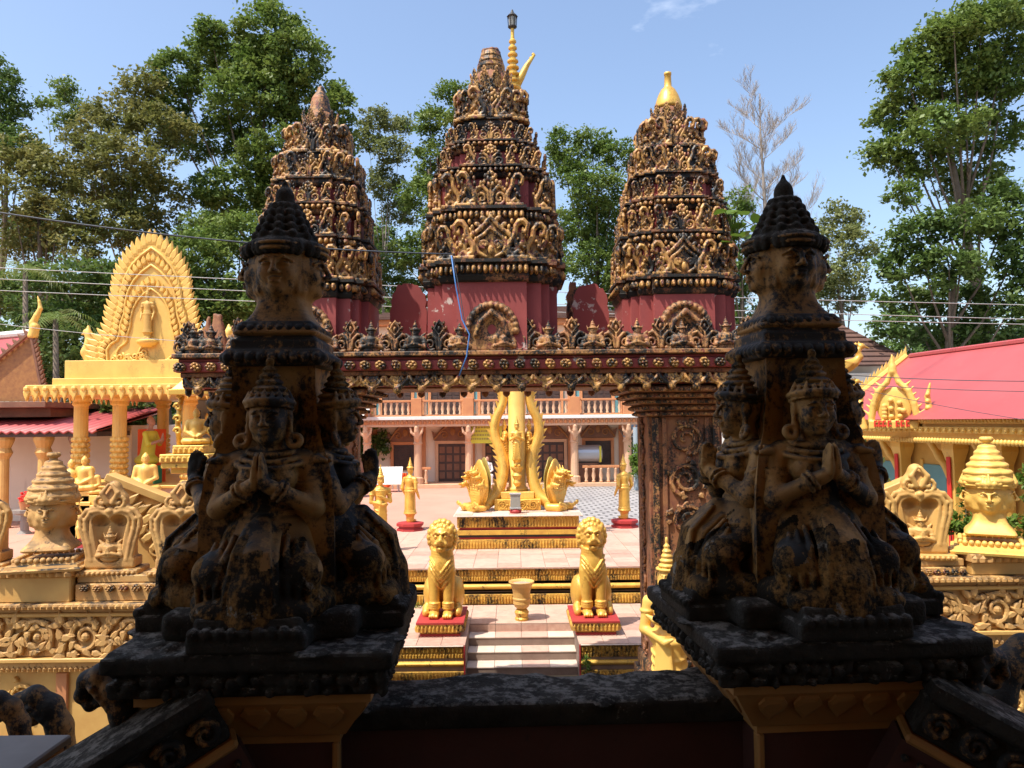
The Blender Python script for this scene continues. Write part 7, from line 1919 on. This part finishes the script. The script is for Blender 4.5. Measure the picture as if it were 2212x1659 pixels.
def sprig(label, px, py0, py1, d, n, m, spread=.3, leaf=.10, zb=Z_COURT):
    """loose sapling with few leaves"""
    c = at(px, py1, d); a = at(px, py0, d); rg = np.random.default_rng(int(px) + 3); r2 = random.Random(int(px))
    t = thing('sapling', label, 'plant', (c.x, d, zb), 0, 'saplings by the right wall'); Ls = []; g = G(); h = c.z - zb; h0 = a.z - zb
    for k in range(n):
        e = Vector((r2.uniform(-spread, spread), r2.uniform(-.2, .2), h * r2.uniform(.8, 1.0))); s_ = Vector((0, 0, 0)); mid = Vector((e.x * .4, e.y * .4, e.z * .6))
        g.tube([s_, mid, e], [.014, .010, .004], 5)
        for j in range(9):
            f = r2.uniform(.0, 1.0); z = h0 + (e.z - h0) * f; q = s_.lerp(e, z / max(e.z, .01)); Ls.append(((q.x + r2.uniform(-.1, .1), q.y + r2.uniform(-.1, .1), q.z), (.06, .06, .06)))
    g.build('stems', 'bark', t); obj('foliage', leaf_cloud(Ls, 9, leaf, m, 'foliage', rg, .05, 3), t)
sprig('thin sapling by the carved wing right of the statue', 1868, 1060, 925, 10.9, 5, 'leaf_pale', .35, zb=0)
sprig('thin sapling with yellowish leaves between heart stele and gilded head', 2068, 1150, 1030, 10.2, 4, 'leaf_bright', .3, zb=0)
sprig('sapling right of the gilded head at the picture edge', 2195, 1170, 990, 10.2, 6, 'leaf_bright', .3, zb=0)
# palm at the far left
def palm(label, px, py, d, L, n=13):
    c = at(px, py, d); t = thing('palm_tree', label, 'palm', (c.x, d, Z_COURT), 0, 'palms at the far left'); h = c.z - Z_COURT; r2 = random.Random(int(px))
    g = G(); g.tube([(0, 0, 0), (.1, 0, h * .5), (0, 0, h)], [.17, .12, .10], 8); g.build('trunk', 'bark', t, smooth=True)
    for k in range(n):
        a = k * 2 * math.pi / n; up = r2.uniform(.15, .9); g = G(); pr = None
        for j in range(10):
            f = j / 9; p = Vector((math.cos(a) * L * f, math.sin(a) * L * f, h + L * (up * f - .95 * f * f)))
            if pr is not None:
                s_ = (p - pr).cross(Vector((0, 0, 1))).normalized(); w_ = .42 * math.sin(math.pi * min(1, f * .9 + .12))
                for q in (-1, 1):
                    for m_ in (0, .5):
                        b0 = pr.lerp(p, m_); tip = b0 + s_ * q * w_ + (p - pr) * .9 + Vector((0, 0, -.12)); g.add([b0, b0 + (p - pr) * .22, tip], [(0, 1, 2)])
            pr = p
        g.build('frond', 'leaf_pale' if k % 3 == 0 else 'leaf_mid', t)
palm('shaggy palm left of the golden pavilion', 55, 585, 33, 2.2); palm('lower drooping palm behind the far left hall', 120, 690, 31, 1.9)
# ------------------------------------------------------------------ cables and small growth
def wire(label, p0, p1, sag, r_, m, name='overhead_wire'):
    a, b_ = at(*p0), at(*p1); g = G(); n = 24
    g.tube([(a.lerp(b_, i / n) - Vector((0, 0, sag * 4 * (i / n) * (1 - i / n)))) - a for i in range(n + 1)], r_, 6)
    t = thing(name, label, 'cable', tuple(a), 0, 'overhead cables'); g.build('strand', m, t, smooth=True)
wire('thick blue-grey cable from the left edge to the centre tower', (-120, 440, 9.2), (982, 549, 10.45), .12, .010, 'cable')
wire('topmost of the three pale wires behind the gate', (-160, 570, 17), (2400, 662, 17), .12, .008, 'cable_pale')
wire('middle of the three pale wires behind the gate', (-160, 594, 17), (2400, 694, 17), .10, .008, 'cable_pale')
wire('lowest of the three pale wires behind the gate', (-160, 620, 17.2), (2400, 704, 17.2), .10, .008, 'cable_pale')
wire('dark wire crossing the upper right hall roof', (1780, 806, 12), (2420, 822, 9), .05, .006, 'cable')
wire('dark wire crossing the right hall roof just below the first', (1780, 824, 12), (2420, 846, 9), .05, .005, 'cable')
wire('thin dark wire slanting over the right hall roof', (1850, 838, 12), (2420, 935, 9), .05, .004, 'cable')
wire('thin dark wire in front of the golden pavilion columns', (-80, 690, 17), (470, 742, 17), .05, .006, 'cable_pale')
t = thing('blue_rope', 'blue rope hanging down the gate front from the cable', 'rope', tuple(at(975, 552, 10.4)), 0); a = at(975, 552, 10.4)
P = [(975, 552, 10.4), (985, 620, 10.38), (998, 690, 10.36), (1014, 722, 10.28), (1008, 770, 10.28), (992, 812, 10.30)]
g = G(); g.tube([at(*q) - a for q in P], .009, 6); g.build('rope', 'blue_rope', t, smooth=True)
g = G(); g.tube([at(978, 552, 10.4) - a, at(995, 640, 10.37) - a, at(1004, 700, 10.35) - a], .006, 5); g.build('strand', 'cable', t)
# broad-leaved plant sprouting from the right tower
c = at(1585, 520, 10.75); t = thing('tower_weed', 'bright broad-leaved plant sprouting from the right tower', 'plant', tuple(c)); r2 = random.Random(31)
for k in range(15):
    e = at(r2.uniform(1565, 1640), r2.uniform(445, 530), 10.6 + r2.uniform(-.2, .25)) - c; g = G(); g.tube([(0, 0, 0), e * .5 + Vector((0, 0, .06)), e], [.012, .009, .005], 5); g.build('stem', 'leaf_bright', t)
    s_ = r2.uniform(.09, .15); Mq = Matrix.Translation(e) @ Matrix.Rotation(r2.uniform(0, 6.28), 4, 'Z') @ Matrix.Rotation(r2.uniform(-.3, .9), 4, 'X')
    V = [(0, -.2, 0), (.6, 0, .08), (.85, .5, .1), (.5, 1.0, .05), (0, 1.35, -.05), (-.5, 1.0, .05), (-.85, .5, .1), (-.6, 0, .08), (0, .5, -.04)]
    g = G(); g.add([(x * s_, y * s_, z * s_) for x, y, z in V], [(i, (i + 1) % 8, 8) for i in range(8)], Mq); g.build('leaf', 'leaf_bright', t)
def weed(label, px, py, d, zb, n, r_, h):
    c = at(px, py, d); t = thing('weed_tuft', label, 'plant', (c.x, d, zb)); rg = np.random.default_rng(int(px))
    obj('foliage', leaf_cloud([((0, 0, h * .5), (r_, r_, h * .5))], n, .05, 'leaf_bright', 'foliage', rg, .05, 8), t)
weed('small green weed at the foot of the left lion terrace', 905, 1297, 17.1, Z_LION, 120, .16, .14)
weed('climbing weed on the right lion terrace front', 1265, 1430, 14.14, 0.06, 160, .06, .5)
